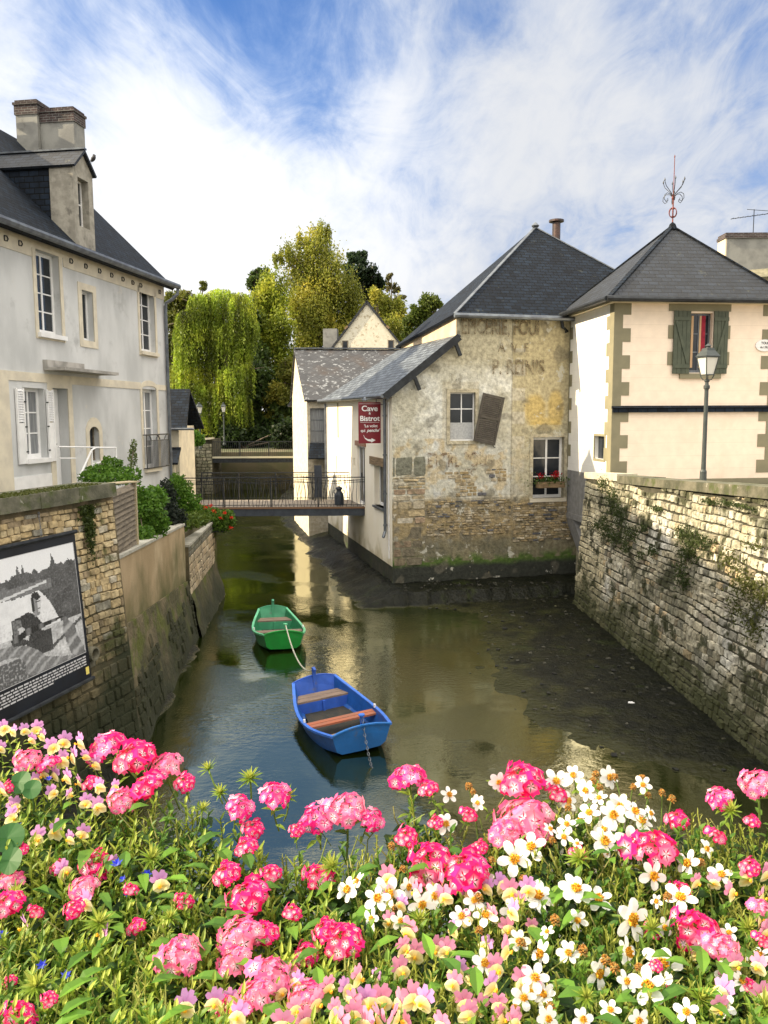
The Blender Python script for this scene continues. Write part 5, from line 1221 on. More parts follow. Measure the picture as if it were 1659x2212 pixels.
# ================================================================== BOATS
def boat(kind, loc, rz, heel, cm, L=2.42, nb=.47, mbm=.66, fbm=.38, label='', seatm=None):
    t = thing('rowing_boat', label, 'boat', loc, 0); t.rotation_euler = (0, heel, rz)
    ns = 18
    def sec(v):   # v 0 near .. 1 far -> half beam, bottom z, gunwale z
        hb = (1-v)**2*nb + 2*v*(1-v)*(mbm*2-(nb+fbm)/2) + v*v*fbm
        zb = -.10+.20*abs(v-.48)**2*4*.32*2.2; zg = .25+.15*(2*v-1)**2*(.9 if v < .5 else 1.2); return hb, zb, zg
    def ring(v, inn=0.):
        hb, zb, zg = sec(v); hb -= inn; y = -L/2+L*v + (.07*(0) if 0 else 0); zb += inn*1.2
        y0 = y
        P_ = [(0,zb),(hb*.66,zb+.01),(hb*.84,zb+.07),(hb*.92,(zb+zg)/2+.03),(hb,zg)]
        fl = (-.10 if v < .5 else .10)*abs(2*v-1)**6
        return [(-x, y0+fl*(z-zb)/(zg-zb), z) for x, z in P_[::-1]]+[(x, y0+fl*(z-zb)/(zg-zb), z) for x, z in P_[1:]]
    b = MB(); V_ = np.linspace(0,1,ns+1)
    for inn in (0., .028):
        R_ = [ring(v, inn) for v in V_]
        for i in range(ns):
            for k_ in range(8):
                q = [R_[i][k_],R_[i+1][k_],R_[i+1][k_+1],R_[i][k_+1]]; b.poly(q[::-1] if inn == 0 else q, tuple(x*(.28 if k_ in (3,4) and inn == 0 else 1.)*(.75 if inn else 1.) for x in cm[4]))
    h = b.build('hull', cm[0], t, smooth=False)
    b = MB(); Rg = [sec(v) for v in V_]
    for sx in (-1,1):
        pts = []
        for v in V_:
            hb, zb, zg = sec(v); fl = (-.10 if v < .5 else .10)*abs(2*v-1)**6; pts.append(Vector((sx*(hb-.005), -L/2+L*v+fl, zg)))
        b = MB()
        for i in range(ns): b.bar(pts[i], pts[i+1]+(pts[i+1]-pts[i])*.05, .05, .035)
        b.build('gunwale', cm[1], t)
    for v in (0., 1.):
        b = MB(); o_ = ring(v); sgn = -1 if v == 0 else 1
        crown = []
        hb, zb, zg = sec(v)
        yg = o_[0][1]
        top = [(hb*x_, yg, zg+.07*(1-x_*x_)) for x_ in np.linspace(1,-1,9)]
        loop = o_+top[1:-1]; lo2 = [(x, y-sgn*.03, z) for x, y, z in loop]
        b.poly(loop if v == 0 else loop[::-1]); b.poly(lo2[::-1] if v == 0 else lo2)
        for i in range(len(loop)): j = (i+1) % len(loop); q = [loop[i],loop[j],lo2[j],lo2[i]]; b.poly(q)
        for i in range(8): b.bar(Vector(top[i])+Vector((0,0,.008)), Vector(top[i+1])+Vector((0,0,.008)), .04, .02)
        b.build('transom', cm[2] if v == 0 else cm[3], t)
    def seat(v0, v1, dz, m_, nm='seat'):
        b = MB(); n2 = 2
        for a_, c_ in ((v0, (v0+v1)/2-.003), ((v0+v1)/2+.003, v1)):
            h0 = sec(a_)[0]-.045; h1 = sec(c_)[0]-.045; zg = .27+dz; y0 = -L/2+L*a_; y1 = -L/2+L*c_
            b.quadbox([(-h0,y0,zg-.03),(h0,y0,zg-.03),(h1,y1,zg-.03),(-h1,y1,zg-.03),(-h0,y0,zg),(h0,y0,zg),(h1,y1,zg),(-h1,y1,zg)])
        return b.build(nm, m_, t)
    seat(.83,.975,-.02, seatm[0]); seat(.36,.455,-.05, seatm[1]); seat(.035,.10,.02, seatm[2])
    b = MB(); h0 = sec(.83)[0]-.05; b.box(-h0,h0,-L/2+L*.83,-L/2+L*.83+.02,.02,.22); b.box(-.02,.02,-L/2+L*.83-.03,-L/2+L*.83,.0,.21); b.build('seat_riser', cm[3], t)
    b = MB(); b.bar((0,L/2+.02,.10),(0,L/2+.08,.66),.035,.06); b.bar((0,L/2+.08,.65),(0,L/2-.02,.63),.04,.03); b.build('rudder_post', cm[3], t)
    b = MB(); b.bar((0.05,-L/2+.03,.3),(0.05,-L/2+.0,.58),.045); b.lathe([(.05,0),(.05,.02)],(0.05,-L/2+.0,.57),6); b.build('mooring_post', cm[1], t)
    b = MB()
    V2 = np.linspace(.10,.86,12)
    for i in range(11):
        h0 = sec(V2[i])[0]*.68; h1 = sec(V2[i+1])[0]*.68; b.poly([(-h0,-L/2+L*V2[i],.035),(h0,-L/2+L*V2[i],.035),(h1,-L/2+L*V2[i+1],.035),(-h1,-L/2+L*V2[i+1],.035)])
    b.build('bilge', bpy.data.materials.get('bilge_muck') or mat('bilge_muck', (.018,.02,.016), (.035,.03,.02), scale=6, rough=.75, bump=.7, bscale=14, spots=(.06,.025,.02), sscale=9, sth=(.66,.74)), t)
    b = MB()
    for sx in (-1,1): b.tube([(sx*(sec(.42)[0]-.02),-L/2+L*.42,.26),(sx*(sec(.42)[0]-.02),-L/2+L*.42,.32)], .02, 6)
    b.build('rowlocks', MT['whitepaint'], t)
    return t
def paint(nm, c, k=.8): return mat(nm, c, tuple(x*k for x in c), scale=4, rough=.42, bump=.1, spots=tuple(x*.5+.05 for x in c), sscale=6, sth=(.58,.70))
HP_ = mat('hull_paint', attr=True, scale=5, rough=.45, var=.22, bump=.15, spots2=[((.16,.17,.15), 7., .62, .66, 3.), ((.06,.08,.05), 2.2, .58, .7, 9.)])
bl = (HP_, paint('blue_gunwale_paint', (.04,.16,.62)), paint('blue_transom_paint', (.02,.16,.50)), paint('blue_far_paint', (.035,.11,.48)), (.015,.10,.40))
gr = (HP_, paint('green_gunwale_paint', (.12,.46,.24)), paint('green_transom_paint', (.01,.30,.045)), paint('green_far_paint', (.06,.30,.16)), (.03,.22,.10))
sp = mat('seat_planks', (.24,.17,.12), (.15,.11,.09), scale=7, rough=.75, stretch=(.6,6,1)); sr = mat('red_seat', (.36,.10,.045), (.25,.11,.07), scale=5, rough=.7, stretch=(.6,4,1)); sw = mat('pale_seat', (.30,.20,.15), (.22,.15,.12), scale=7, rough=.75, stretch=(.6,6,1))
bb = boat('blue', (-.76,12.85,.02), R(21.5), -R(4.5), bl, L=2.22, nb=.46, mbm=.61, fbm=.38, label='blue rowing boat with a red plank seat and a chain at its near end', seatm=(sp, sr, sw))
gb = boat('green', (-2.42,18.25,.02), R(13.5), R(1), gr, L=2.05, nb=.42, mbm=.565, fbm=.33, label='green rowing boat moored behind the blue one', seatm=(sp, sp, sp))
b = MB(); b.quadbox([(-.28,-.72,.10),(.22,-.66,.10),(.22,-.56,.10),(-.28,-.62,.10),(-.28,-.72,.12),(.22,-.66,.12),(.22,-.56,.12),(-.28,-.62,.12)]); b.build('loose_board', sr, bb)
b = MB(); b.poly([(-.34,-.72,.05),(.05,-.80,.05),(.18,-.62,.05),(-.05,-.35,.05),(-.36,-.42,.05)]); b.build('puddle', mat('bilge_water', (.22,.23,.22), rough=.06, spec=.9), bb)
bpy.context.view_layer.update()
pA = gb.matrix_basis @ Vector((.05,-1.025,.57)); pB = bb.matrix_basis @ Vector((0,1.16,.63))
b = MB(); pts = []
for t_ in np.linspace(0,1,26): p_ = pA.lerp(pB, t_); p_.z -= .62*4*t_*(1-t_)*.55; pts.append(p_)
b.tube(pts, .014, 5); tag(b.build('mooring_rope', mat('rope', (.42,.42,.34), rough=.9)), 'pale mooring rope sagging from the green boat to the blue boat', 'rope')
pA = bb.matrix_basis @ Vector((.05,-1.12,.55)); b = MB(); p0 = Vector(pA); p1 = Vector((pA.x+.17, pA.y-.55, -.05)); 
for i in range(19):
    t_ = i/19; c_ = p0.lerp(p1, t_); c_.z -= .08*math.sin(math.pi*t_); dr = (p1-p0).normalized(); sd = dr.cross(Vector((0,1,0)) if i % 2 else Vector((1,0,0))).normalized()
    b.tube([c_+dr*(.030*math.cos(a))+sd*(.016*math.sin(a)) for a in np.linspace(0,2*math.pi,9)], .005, 4)
tag(b.build('mooring_chain', MT['zinc']), 'galvanised chain running from the blue boat down into the water', 'chain')
# loose stones and debris on the mud
b = MB(); r3 = random.Random(4); k = 0
while k < 260:
    x = r3.uniform(.3, 5.2); y = r3.uniform(10.5, 22.5) if r3.random() < .8 else r3.uniform(22, 23)
    h_ = bedh(x, y)
    if h_ < -.02: continue
    k += 1; r_ = r3.uniform(.012, .045)*(1.6 if r3.random() < .06 else 1); c_ = r3.choice([(.015,.016,.012),(.03,.03,.022),(.012,.012,.01),(.05,.048,.035)])
    P8 = [(x+sx*r_*r3.uniform(.6,1.2), y+sy*r_*r3.uniform(.6,1.3), h_+(-.01 if lo else r_*r3.uniform(.3,.8))) for lo in (1,0) for sx, sy in ((-1,-1),(1,-1),(1,1),(-1,1))]
    b.quadbox(P8, c_)
tag(b.build('gravel', MT['stone']), 'scattered small stones and debris on the mud', None, kind='stuff')
# litter and twigs
b = MB(); p_ = at(1357,1535,13.3); b.lathe([(.03,0),(.032,.12),(.015,.15),(.015,.18)], n=8); o_ = b.build('plastic_bottle', MT['whitepaint']); o_.location = (p_.x,13.3,.24); o_.scale = (.6,.6,.6); o_.rotation_euler = (R(80),0,R(50)); tag(o_, 'small white plastic bottle lying on the dark mud', 'bottle')

# ================================================================== FAR BRIDGE, FAR HOUSES
br_ = thing('far_bridge', 'distant flat bridge with fine metal railing in front of the willow', 'bridge', (-11.3,54,0))
b = MB(); b.box(0,12,0,2.2,2.05,2.34); b.build('deck', MT['darkmetal'], br_)
b = MB(); b.box(0,12,-.05,0,2.34,2.46); b.build('edge_band', mat('pale_band', (.45,.42,.30), rough=.8), br_)
b = MB(); b.bar((0,0,3.42),(12,0,3.42),.05)
for i in range(90): b.bar((i*.13,0,2.4),(i*.13,0,3.4),.018)
for i in range(7): b.bar((i*1.9,0,2.3),(i*1.9,0,3.42),.05)
b.build('railing', MT['darkmetal'], br_)
ab = thing('abutment_wall', 'rough stone bank wall at the left end of the far bridge', 'wall', (0,0,0))
def PW(s, z, d=0): return Vector((-14.2+s, 53.9-.35*s*(s>99)+d, z))
b = MB(); b.quadbox([(-14.3,53.9,-.5),(-11.2,53.9,-.5),(-11.2,57,-.5),(-14.3,57,-.5),(-14.3,53.9,3.3),(-11.2,53.9,3.6),(-11.2,57,3.6),(-14.3,57,3.3)]); b.build('core', MT['mortarQ'], ab)
b = MB(); stones(b, PW, 0, 3.0, 0, 3.3, (.12,.25), (.2,.5), lambda s, z: mixc((.26,.24,.17),(.14,.14,.09),rnd.random()), depth=.05); b.build('stones', MT['stone'], ab)
b = MB(); b.quadbox([(-14.4,53.7,3.3),(-11.1,53.7,3.6),(-11.1,54.3,3.6),(-14.4,54.3,3.3),(-14.4,53.7,3.42),(-11.1,53.7,3.72),(-11.1,54.3,3.72),(-14.4,54.3,3.42)]); b.build('coping', bpy.data.materials['pale_limestone'], ab)
# long left bank wall between the house and the far bridge
b = MB(); stones(b, lambda s, z, d=0: Vector((-7.7-s*.19, 30+s*.98, z))+Vector((-d*.98,-d*.19,0)) if False else Vector((-7.7-s*.19+d*-1, 30+s*.98, z)), 0, 24.5, 0, 2.5, (.18,.3), (.3,.7), lambda s, z: mixc((.22,.20,.14),(.12,.12,.08),rnd.random()), depth=-.05)
bw_ = thing('bank_wall', 'mossy river bank wall leading to the far bridge', 'wall', (0,0,0)); b.build('stones', MT['stone'], bw_)
b = MB(); b.quadbox([(-8.6,30,-.5),(-7.72,30,-.5),(-12.3,54,-.5),(-13.2,54,-.5),(-8.6,30,2.55),(-7.72,30,2.55),(-12.3,54,2.55),(-13.2,54,2.55)]); b.build('core', MT['mortarQ'], bw_)

# house with patterned slates behind the bistro
fh = thing('slate_cottage', 'cottage with lichen-spotted diamond slate roof behind the cream wall', 'cottage', (-3.10,33.7,0), A_RZ*.4)
b = MB(); CP = lambda s, z, d=0: Vector((s, d, z)); wallgrid(b, CP, 0, 6.5, -.5, 5.72, [(.12,.75,3.95,5.35,.12)], .12, None)
cside = lambda s, z: Vector((-.13*s, s, z))
b.build('front_wall', mat('pale_rubble', (.46,.42,.33), (.36,.32,.24), scale=9, rough=.9, bump=.8, spots=(.55,.51,.42), sscale=4, sth=(.5,.6)), fh)
b = MB(); b.poly([cside(0,-.5),cside(0,5.72),cside(3.4,7.9),cside(4.9,5.9),cside(4.9,-.5)]); b.build('gable_wall', mat('sunny_limewash', (.66,.60,.45), (.5,.45,.33), scale=6, rough=.9, bump=.4), fh)
# diamond slates with relief
m, nt, bs = nodes('diamond_slates')
tcx = nt.nodes.new('ShaderNodeTexCoord'); mpx = nt.nodes.new('ShaderNodeMapping'); mpx.inputs['Rotation'].default_value = (0,0,R(45)); nt.links.new(tcx.outputs['UV'], mpx.inputs[0])
brx = nt.nodes.new('ShaderNodeTexBrick'); brx.offset = 0; brx.inputs['Scale'].default_value = 1; brx.inputs['Brick Width'].default_value = .26; brx.inputs['Row Height'].default_value = .26; brx.inputs['Mortar Size'].default_value = .02
nt.links.new(mpx.outputs[0], brx.inputs[0]); brx.inputs['Color1'].default_value = (.055,.057,.062,1); brx.inputs['Color2'].default_value = (.028,.03,.034,1); brx.inputs['Mortar'].default_value = (.035,.035,.04,1)
c1_ = mixrgb(nt, brx.outputs[0], (.20,.21,.22), ramp(nt, noi(nt, 5.5, 6), .57, .63)); c1_ = mixrgb(nt, c1_, (.045,.034,.028), ramp(nt, noi(nt, .9, 5, off=8), .52, .72)); nt.links.new(c1_, bs.inputs[0]); bs.inputs['Roughness'].default_value = .7
bpx = nt.nodes.new('ShaderNodeBump'); bpx.inputs['Strength'].default_value = .9; bpx.inputs['Distance'].default_value = .03; nt.links.new(mth(nt,'SUBTRACT',1.,brx.outputs[1]), bpx.inputs['Height']); nt.links.new(bpx.outputs[0], bs.inputs['Normal'])
b = MB(); roofslab(b, [(-.1,-.18,5.68),(6.8,-.18,5.68),(6.8,3.4,7.98),(-.52,3.4,7.98)], .08); roofslab(b, [(-.52,3.4,7.98),(6.8,3.4,7.98),(6.8,5.1,5.8),(-.75,5.1,5.8)], .08); b.build('roof', m, fh)
b = MB(); b.bar((-.52,3.38,8.02),(6.8,3.38,8.02),.2,.05); b.build('ridge', MT['zinc'], fh)
window(fh, CP, .12, .75, 3.95, 5.35, .10, 1, 3, fm='zinc', gm='curtain', fw=.03)
b = MB(); b.box(.80,.86,-.06,0,3.6,5.6); b.build('dark_jamb', MT['steelblue'], fh)
b = MB(); roofslab(b, [(.02,-.7,3.35),(.75,-.7,3.35),(.75,-.01,3.95),(.10,-.01,3.95)], .05); b.build('porch_roof', MT['slatedark'], fh)
# stone gable house
gh = thing('stone_gable_house', 'steep pale rubble gable with two small windows in front of the birch', 'house', (-.95,50,0), -R(5))
m = mat('rubble_gable', (.70,.66,.54), (.62,.58,.46), scale=5, rough=.92, bump=.5, spots=(.42,.36,.25), sscale=5.5, sth=(.56,.62)); hw, za, ze = 4.6, 11.75, 5.7
b = MB(); HGx = 1.34
b.poly([(-hw,0,0),(hw,0,0),(hw,0,za-hw*1.26),(0,0,za),(-hw,0,za-hw*1.26)]); b.poly([(-hw,0,0),(-hw,0,za-hw*1.26),(-hw,9,za-hw*1.26),(-hw,9,0)]); b.poly([(hw,0,0),(hw,9,0),(hw,9,za-hw*1.26),(hw,0,za-hw*1.26)]); b.build('wall', m, gh)
b = MB()
for sg_ in (-1,1): roofslab(b, [(0,-.1,za+.1),(sg_*(hw+.3),-.1,za+.1-(hw+.3)*1.26),(sg_*(hw+.3),9,za+.1-(hw+.3)*1.26),(0,9,za+.1)], .12)
b.build('roof', MT['slate'], gh)
for x in (-1.32, 1.42):
    GP = lambda s, z, d=0: Vector((s, d-.03, z)); w_ = window(gh, GP, x-.18, x+.18, 8.75, 9.52, 0, 1, 1, fm='woodgrey', fw=.05)
b = MB(); b.box(-2.75,-1.9,.6,1.3,8.4,10.3); b.build('chimney', MT['chimney'], gh)
b = MB()
for sg_ in (-1,1): b.bar((sg_*1.33,-.05,10.2),(sg_*1.15,-.05,10.35),.12)
b.build('beam_ends', MT['timber'], gh)
# house behind the tower
rh = thing('distant_house', 'pale house with broad brick topped chimney behind the tower roof', 'house', (14.3,35,0), 0)
b = MB(); b.box(0,8,.2,6,0,10.75); b.poly([(0,.2,10.75),(0,6,10.75),(0,3.1,11.3)]); b.build('wall', MT['creamstone'], rh)
b = MB(); roofslab(b, [(-.1,-.1,10.55),(8.2,-.1,11.1),(8.2,3.1,13.6),(1.8,3.1,12.9)], .1); b.build('roof', mat('mossy_roof', (.24,.22,.15), (.16,.15,.10), scale=5, rough=.9, bump=.5), rh)
b = MB(); b.box(0,2.6,.4,1.2,10.2,12.3); b.build('chimney', MT['chimney'], rh); b = MB(); b.box(-.06,2.66,.34,1.26,12.3,12.42); b.box(-.02,2.62,.38,1.22,12.42,12.52); b.build('chimney_cap', MT['brick'], rh); bb_ = MB(); bb_.box(-.02,.03,.39,1.21,10.3,12.28); bb_.build('pale_edge', mat('pale_edge', (.62,.52,.38), rough=.8), rh)
window(rh, CP if False else (lambda s, z, d=0: Vector((s, d+.16, z))), 1.15, 1.75, 9.75, 10.4, 0, 2, 1, fw=.05)
an = thing('aerial', 'thin television aerial on the chimney at the top right', 'aerial', (15.5,35.6,12.5))
b = MB(); b.tube([(0,0,0),(0,0,1.0)], .018, 5); b.build('mast', MT['darkmetal'], an)
b = MB(); b.tube([(-.95,0,.62),(.8,0,.85)], .014, 4); b.tube([(-.3,0,1.0),(.8,0,.92)], .012, 4); 
for k in range(8): b.tube([(-.9+k*.2,-.15,.63+k*.026),(-.9+k*.2,.15,.63+k*.026)], .008, 4)
b.build('elements', MT['darkmetal'], an)
# ================================================================== TREES
def tree(name, label, Y, blobs, base, nleaf, size, cA, cB, droop=.0, trunk=.3, strands=False, group='trees beyond the far bridge', clump=.22, elong=1.8, limbs=True, seed=1, bare=()):
    rs = np.random.RandomState(seed); bpos = at(base[0], base[1], Y); bpos.z = 2.6
    t = thing(name, label, 'tree', bpos, 0, group); B = np.array(bpos)
    tot = sum(r*r for _, _, r in blobs); P_ = []; cen = []
    for (px, py, r) in blobs:
        rw = r*Y/FPX; c = np.array(at(px, py, Y+rs.uniform(-1, 1)*1.2*min(rw, 2.))); cen.append((Vector(c)-bpos, rw))
        k = int(nleaf*r*r/tot); nc = max(5, int(k/90))
        q = rs.normal(size=(nc, 3)); q /= np.linalg.norm(q, axis=1)[:, None]; cc_ = c+q*rw*(.35+.65*rs.rand(nc, 1)**.5)*np.array([1, 1, .95])
        which = rs.randint(0, nc, k)
        if not strands:
            g = rs.normal(size=(k, 3))*rw*clump; g[:, 2] *= 1+1.2*droop; g[:, 2] -= droop*rw*.25
            pts = cc_[which]+g
            # curtains of twigs below each clump
            P_.append(pts)
        else:
            ns = nc*5; ang = rs.rand(ns)*6.283; rad = rw*rs.rand(ns)**.45; top = c[2]+np.sqrt(np.maximum(0, rw**2-rad**2))*.55
            L = rw*(.8+2.2*rs.rand(ns)); per = max(4, k//ns)
            for i in range(ns):
                z = top[i]-L[i]*np.linspace(0, 1, per)+rs.normal(size=per)*.05; z = np.maximum(z, 3.3)
                sw = np.linspace(0, 1, per)**.5
                x = c[0]+math.cos(ang[i])*rad[i]*(.85+.2*sw)+rs.normal(size=per)*.035; y = c[1]+math.sin(ang[i])*rad[i]*(.85+.2*sw)+rs.normal(size=per)*.035
                P_.append(np.stack([x, y, z], 1))
    pts = np.concatenate(P_)-B
    V, Cc = leafmass(pts, size, cA, cB, droop=.9 if strands else droop*.5, elong=elong*(1.6 if strands else 1))
    # clump-to-clump leaf colour, deepened to imitate lit clumps and dark gaps
    vv = np.array([nz(float(p[0])*.45, float(p[1])*.45, float(p[2])*.45) for p in pts[::1]]); Cc = Cc*(1+.7*vv[:, None])
    if strands: v2 = np.array([nz(float(p[0])*2.2, float(p[1])*2.2, float(p[2])*.22) for p in pts]); Cc = Cc*np.clip(1+1.5*v2[:, None], .25, 1.8)
    Cc[:, 0] *= (1+.35*np.clip(vv, 0, 1))
    quads_mesh('crown', V, np.clip(Cc, 0, 1), MT['leaf'], t)
    b = MB(); top = max(cen, key=lambda c: c[0].z)[0]
    pth = [Vector((0,0,-.3)), Vector((top.x*.15, top.y*.15, top.z*.35)), Vector((top.x*.6, top.y*.6, top.z*.7)), Vector(top)]
    b.tube(pth, [trunk, trunk*.7, trunk*.4, .04], 8)
    if limbs:
        for (c, rw) in cen:
            f = max(.15, min(.75, (c.z-rw)/max(.1, top.z))); s_ = Vector((top.x*f*.6, top.y*f*.6, top.z*f)); b.tube([s_, s_.lerp(c, .5)+Vector((0,0,.3)), c+Vector((0,0,rw*.5))], [trunk*.3, trunk*.2, .03], 5)
            for _ in range(3):
                e = c+Vector((rs.normal()*rw*.6, rs.normal()*rw*.4, rs.normal()*rw*.6)); b.tube([c, e], [trunk*.12, .02], 4)
    b.build('trunk', MT['bark'], t)
    return t
YG = ((.14,.20,.016), (.33,.37,.04)); DG = ((.028,.055,.015), (.075,.12,.025)); MG = ((.055,.09,.014), (.12,.155,.025)); BI = ((.16,.20,.022), (.36,.36,.06))
tree('willow_tree', 'large weeping willow with long hanging yellow green strands', 64, [(478,650,42),(520,655,34),(440,665,40),(410,690,34),(490,720,46),(440,740,44),(405,770,32),(520,740,30),(470,790,42),(420,840,34),(400,870,26),(460,850,36),(500,810,34),(530,800,22),(480,900,30),(395,720,24),(385,800,22),(390,870,24),(440,880,26),(520,870,26),(430,650,26),(540,700,22)], (500,930), 85000, .11, (.12,.19,.014), (.31,.38,.045), strands=True, trunk=.5, seed=3)
tree('dark_tree', 'shaded dark foliage tree just right of the willow', 67, [(535,700,30),(545,760,36),(550,820,38),(545,880,40),(560,930,36),(600,930,36),(520,930,40),(600,870,30),(470,940,30),(620,960,30)], (560,950), 15000, .18, *DG, trunk=.35, seed=4)
tree('yellow_green_tree', 'sunlit yellow green tree between the willow and the tall birch', 70, [(560,640,22),(555,700,24),(590,620,30),(575,670,32),(605,700,34),(580,750,34),(610,780,30),(565,720,24),(600,650,26),(630,820,26),(590,820,24),(630,870,22),(640,790,22)], (600,930), 26000, .12, *YG, droop=.8, trunk=.3, seed=5)
tree('birch_tree', 'tallest tree, golden green birch with drooping thin top', 74, [(685,500,16),(655,520,14),(712,505,12),(620,545,16),(600,560,10),(688,540,26),(660,565,28),(715,570,26),(650,610,34),(700,620,38),(745,620,28),(675,670,40),(725,680,40),(765,660,24),(640,650,22),(690,730,40),(740,730,34),(650,700,22),(700,790,30),(655,740,20)], (690,930), 56000, .105, *BI, droop=1.3, trunk=.32, seed=6, clump=.25)
tree('pine_tree', 'dark pine standing right of the birch', 80, [(762,560,14),(780,555,12),(790,585,20),(765,595,20),(808,610,20),(790,635,24),(820,650,14),(750,580,10),(820,600,8)], (785,930), 12000, .17, (.02,.04,.022), (.05,.085,.035), trunk=.3, seed=7, clump=.20)
tree('conifer_tree', 'dark conifer top behind the yellow green tree', 82, [(555,590,10),(548,612,12),(560,620,14),(570,600,12),(540,600,7),(575,585,6)], (560,930), 3500, .16, *DG, trunk=.25, seed=8)
tree('sparse_tree', 'thin sparse tree above the right slope of the stone gable', 78, [(845,600,8),(855,625,10),(840,620,8),(830,650,14),(855,650,12),(870,640,6)], (850,930), 1700, .13, (.10,.11,.04), (.18,.16,.06), trunk=.16, seed=9)
tree('golden_tree', 'golden leaved tree behind the stone gable', 73, [(825,660,22),(850,680,24),(870,700,18),(845,710,24),(875,725,14),(810,640,14),(860,665,14)], (840,930), 12000, .12, *BI, droop=.8, trunk=.25, seed=10)
tree('round_tree', 'bright green tree between the gable and the big slate roof', 70, [(925,655,18),(905,670,16),(940,660,12),(890,695,16),(915,690,18),(880,720,14),(900,725,16),(935,690,12),(945,650,8)], (910,930), 13000, .12, *MG, trunk=.25, seed=11)
tree('undergrowth_tree', 'low bushy tree beside the cottage gable, sunlit at the top', 66, [(618,800,20),(630,830,18),(600,850,22),(625,870,22),(580,860,22),(640,850,14),(600,890,24)], (610,950), 12000, .12, (.09,.115,.016), (.19,.19,.03), trunk=.2, seed=12)
tree('hedge_tree', 'orange tinged tree at the left behind the willow', 72, [(385,670,22),(378,700,20),(390,640,14),(380,740,24),(375,780,24),(385,820,26),(380,870,26),(372,650,18),(372,760,20),(372,850,24),(400,640,14),(440,618,9)], (385,930), 24000, .12, (.06,.085,.014), (.17,.18,.03), trunk=.25, seed=13)
tree('park_tree', 'dark green tree low behind the far bridge', 62.5, [(500,950,30),(440,955,24),(560,955,30),(620,940,30),(400,940,26),(650,960,30)], (540,975), 15000, .15, (.012,.026,.008), (.04,.07,.015), trunk=.25, seed=14)
# bushes
G1 = ((.05,.13,.014), (.14,.26,.03))
def bp(px, py, Y): return tuple(at(px, py, Y))
bush('bush', 'round green shrub beside the street lamp at the far bridge', 'bush', [(bp(408,945,50),(.7,.5,.5)),(bp(425,950,50),(.5,.5,.4))], 2600, .07, *G1)
bush('climbing_shrub', 'leafy ivy shrub growing over the handrail below the grey house', 'shrub', [(bp(215,1018,16.5),(.30,.3,.13)),(bp(240,1003,16.8),(.20,.2,.15)),(bp(190,1030,16),(.20,.2,.10)),(bp(265,1022,16.6),(.22,.2,.14)),(bp(235,1035,16),(.42,.3,.12)),(bp(283,1040,16.),(.12,.2,.14)),(bp(228,992,16.8),(.06,.1,.08)),(bp(258,1000,16.8),(.07,.1,.09))], 3400, .034, *G1)
bush('shrub', 'bright leafy vine directly behind the slatted screen', 'shrub', [(bp(305,1075,15.5),(.12,.2,.22)),(bp(315,1100,15.5),(.26,.3,.34)),(bp(330,1130,15.8),(.30,.3,.28)),(bp(310,1155,15),(.2,.3,.16)),(bp(299,1030,15.6),(.06,.1,.18)),(bp(335,1075,16),(.22,.3,.22))], 4600, .040, *G1)
bush('shrub', 'dark purple leaved shrub in the riverside garden', 'shrub', [(bp(355,1080,18.5),(.3,.3,.3)),(bp(350,1110,18),(.38,.3,.34)),(bp(375,1120,18.5),(.3,.3,.26)),(bp(360,1055,18.5),(.16,.2,.2))], 4200, .040, (.012,.02,.015), (.035,.045,.03))
bush('shrub', 'green shrub against the corner of the grey house', 'shrub', [(bp(385,1060,21),(.3,.3,.36)),(bp(400,1085,21),(.36,.3,.30)),(bp(378,1040,21.5),(.14,.2,.22)),(bp(415,1100,21.3),(.25,.3,.2))], 3800, .042, *G1)
bush('shrub', 'yellow green shrub in front of the block wall corner', 'shrub', [(bp(405,1125,19.2),(.32,.3,.18)),(bp(425,1120,20),(.30,.3,.18)),(bp(385,1135,18.6),(.25,.3,.15))], 3200, .035, (.06,.11,.014), (.14,.19,.03))
gt = bush('geranium_bed', 'trailing green planting with red geraniums spilling over at the footbridge end', 'planting', [(bp(440,1105,22.8),(.4,.35,.14)),(bp(465,1115,22.9),(.42,.35,.20)),(bp(482,1130,22.8),(.30,.3,.22)),(bp(420,1098,22.8),(.3,.3,.1)),(bp(490,1118,22.8),(.22,.3,.22)),(bp(470,1135,22.7),(.3,.25,.16)),(bp(445,1118,22.6),(.35,.3,.14))], 8500, .035, (.06,.13,.012), (.13,.22,.03))
pts = []
for (px, py) in ((420,1093),(432,1090),(443,1096),(455,1092),(476,1118),(500,1118),(498,1140),(415,1100),(462,1103),(486,1108)):
    c_ = at(px, py, 22.45)-gt.location
    for _ in range(26): pts.append((c_.x+rnd.gauss(0,.028), c_.y+rnd.gauss(0,.03), c_.z+rnd.gauss(0,.022)))
V, Cc = leafmass(np.array(pts), .022, (.55,.015,.012), (.75,.04,.02)); quads_mesh('blossoms', V, Cc, MT['petal'], gt)
b = MB(); b.box(-.40,.55,-.2,.25,-.42,-.14); b.build('planter', MT['darkmetal'], gt)
# lank weed by the house
bush('tall_weed', 'pale tall weed standing against the grey house wall', 'plant', [(bp(288,960,19),(.08,.08,.10)),(bp(287,985,19),(.10,.1,.22)),(bp(283,1020,18.5),(.08,.08,.3))], 420, .035, (.10,.15,.04), (.18,.22,.08))

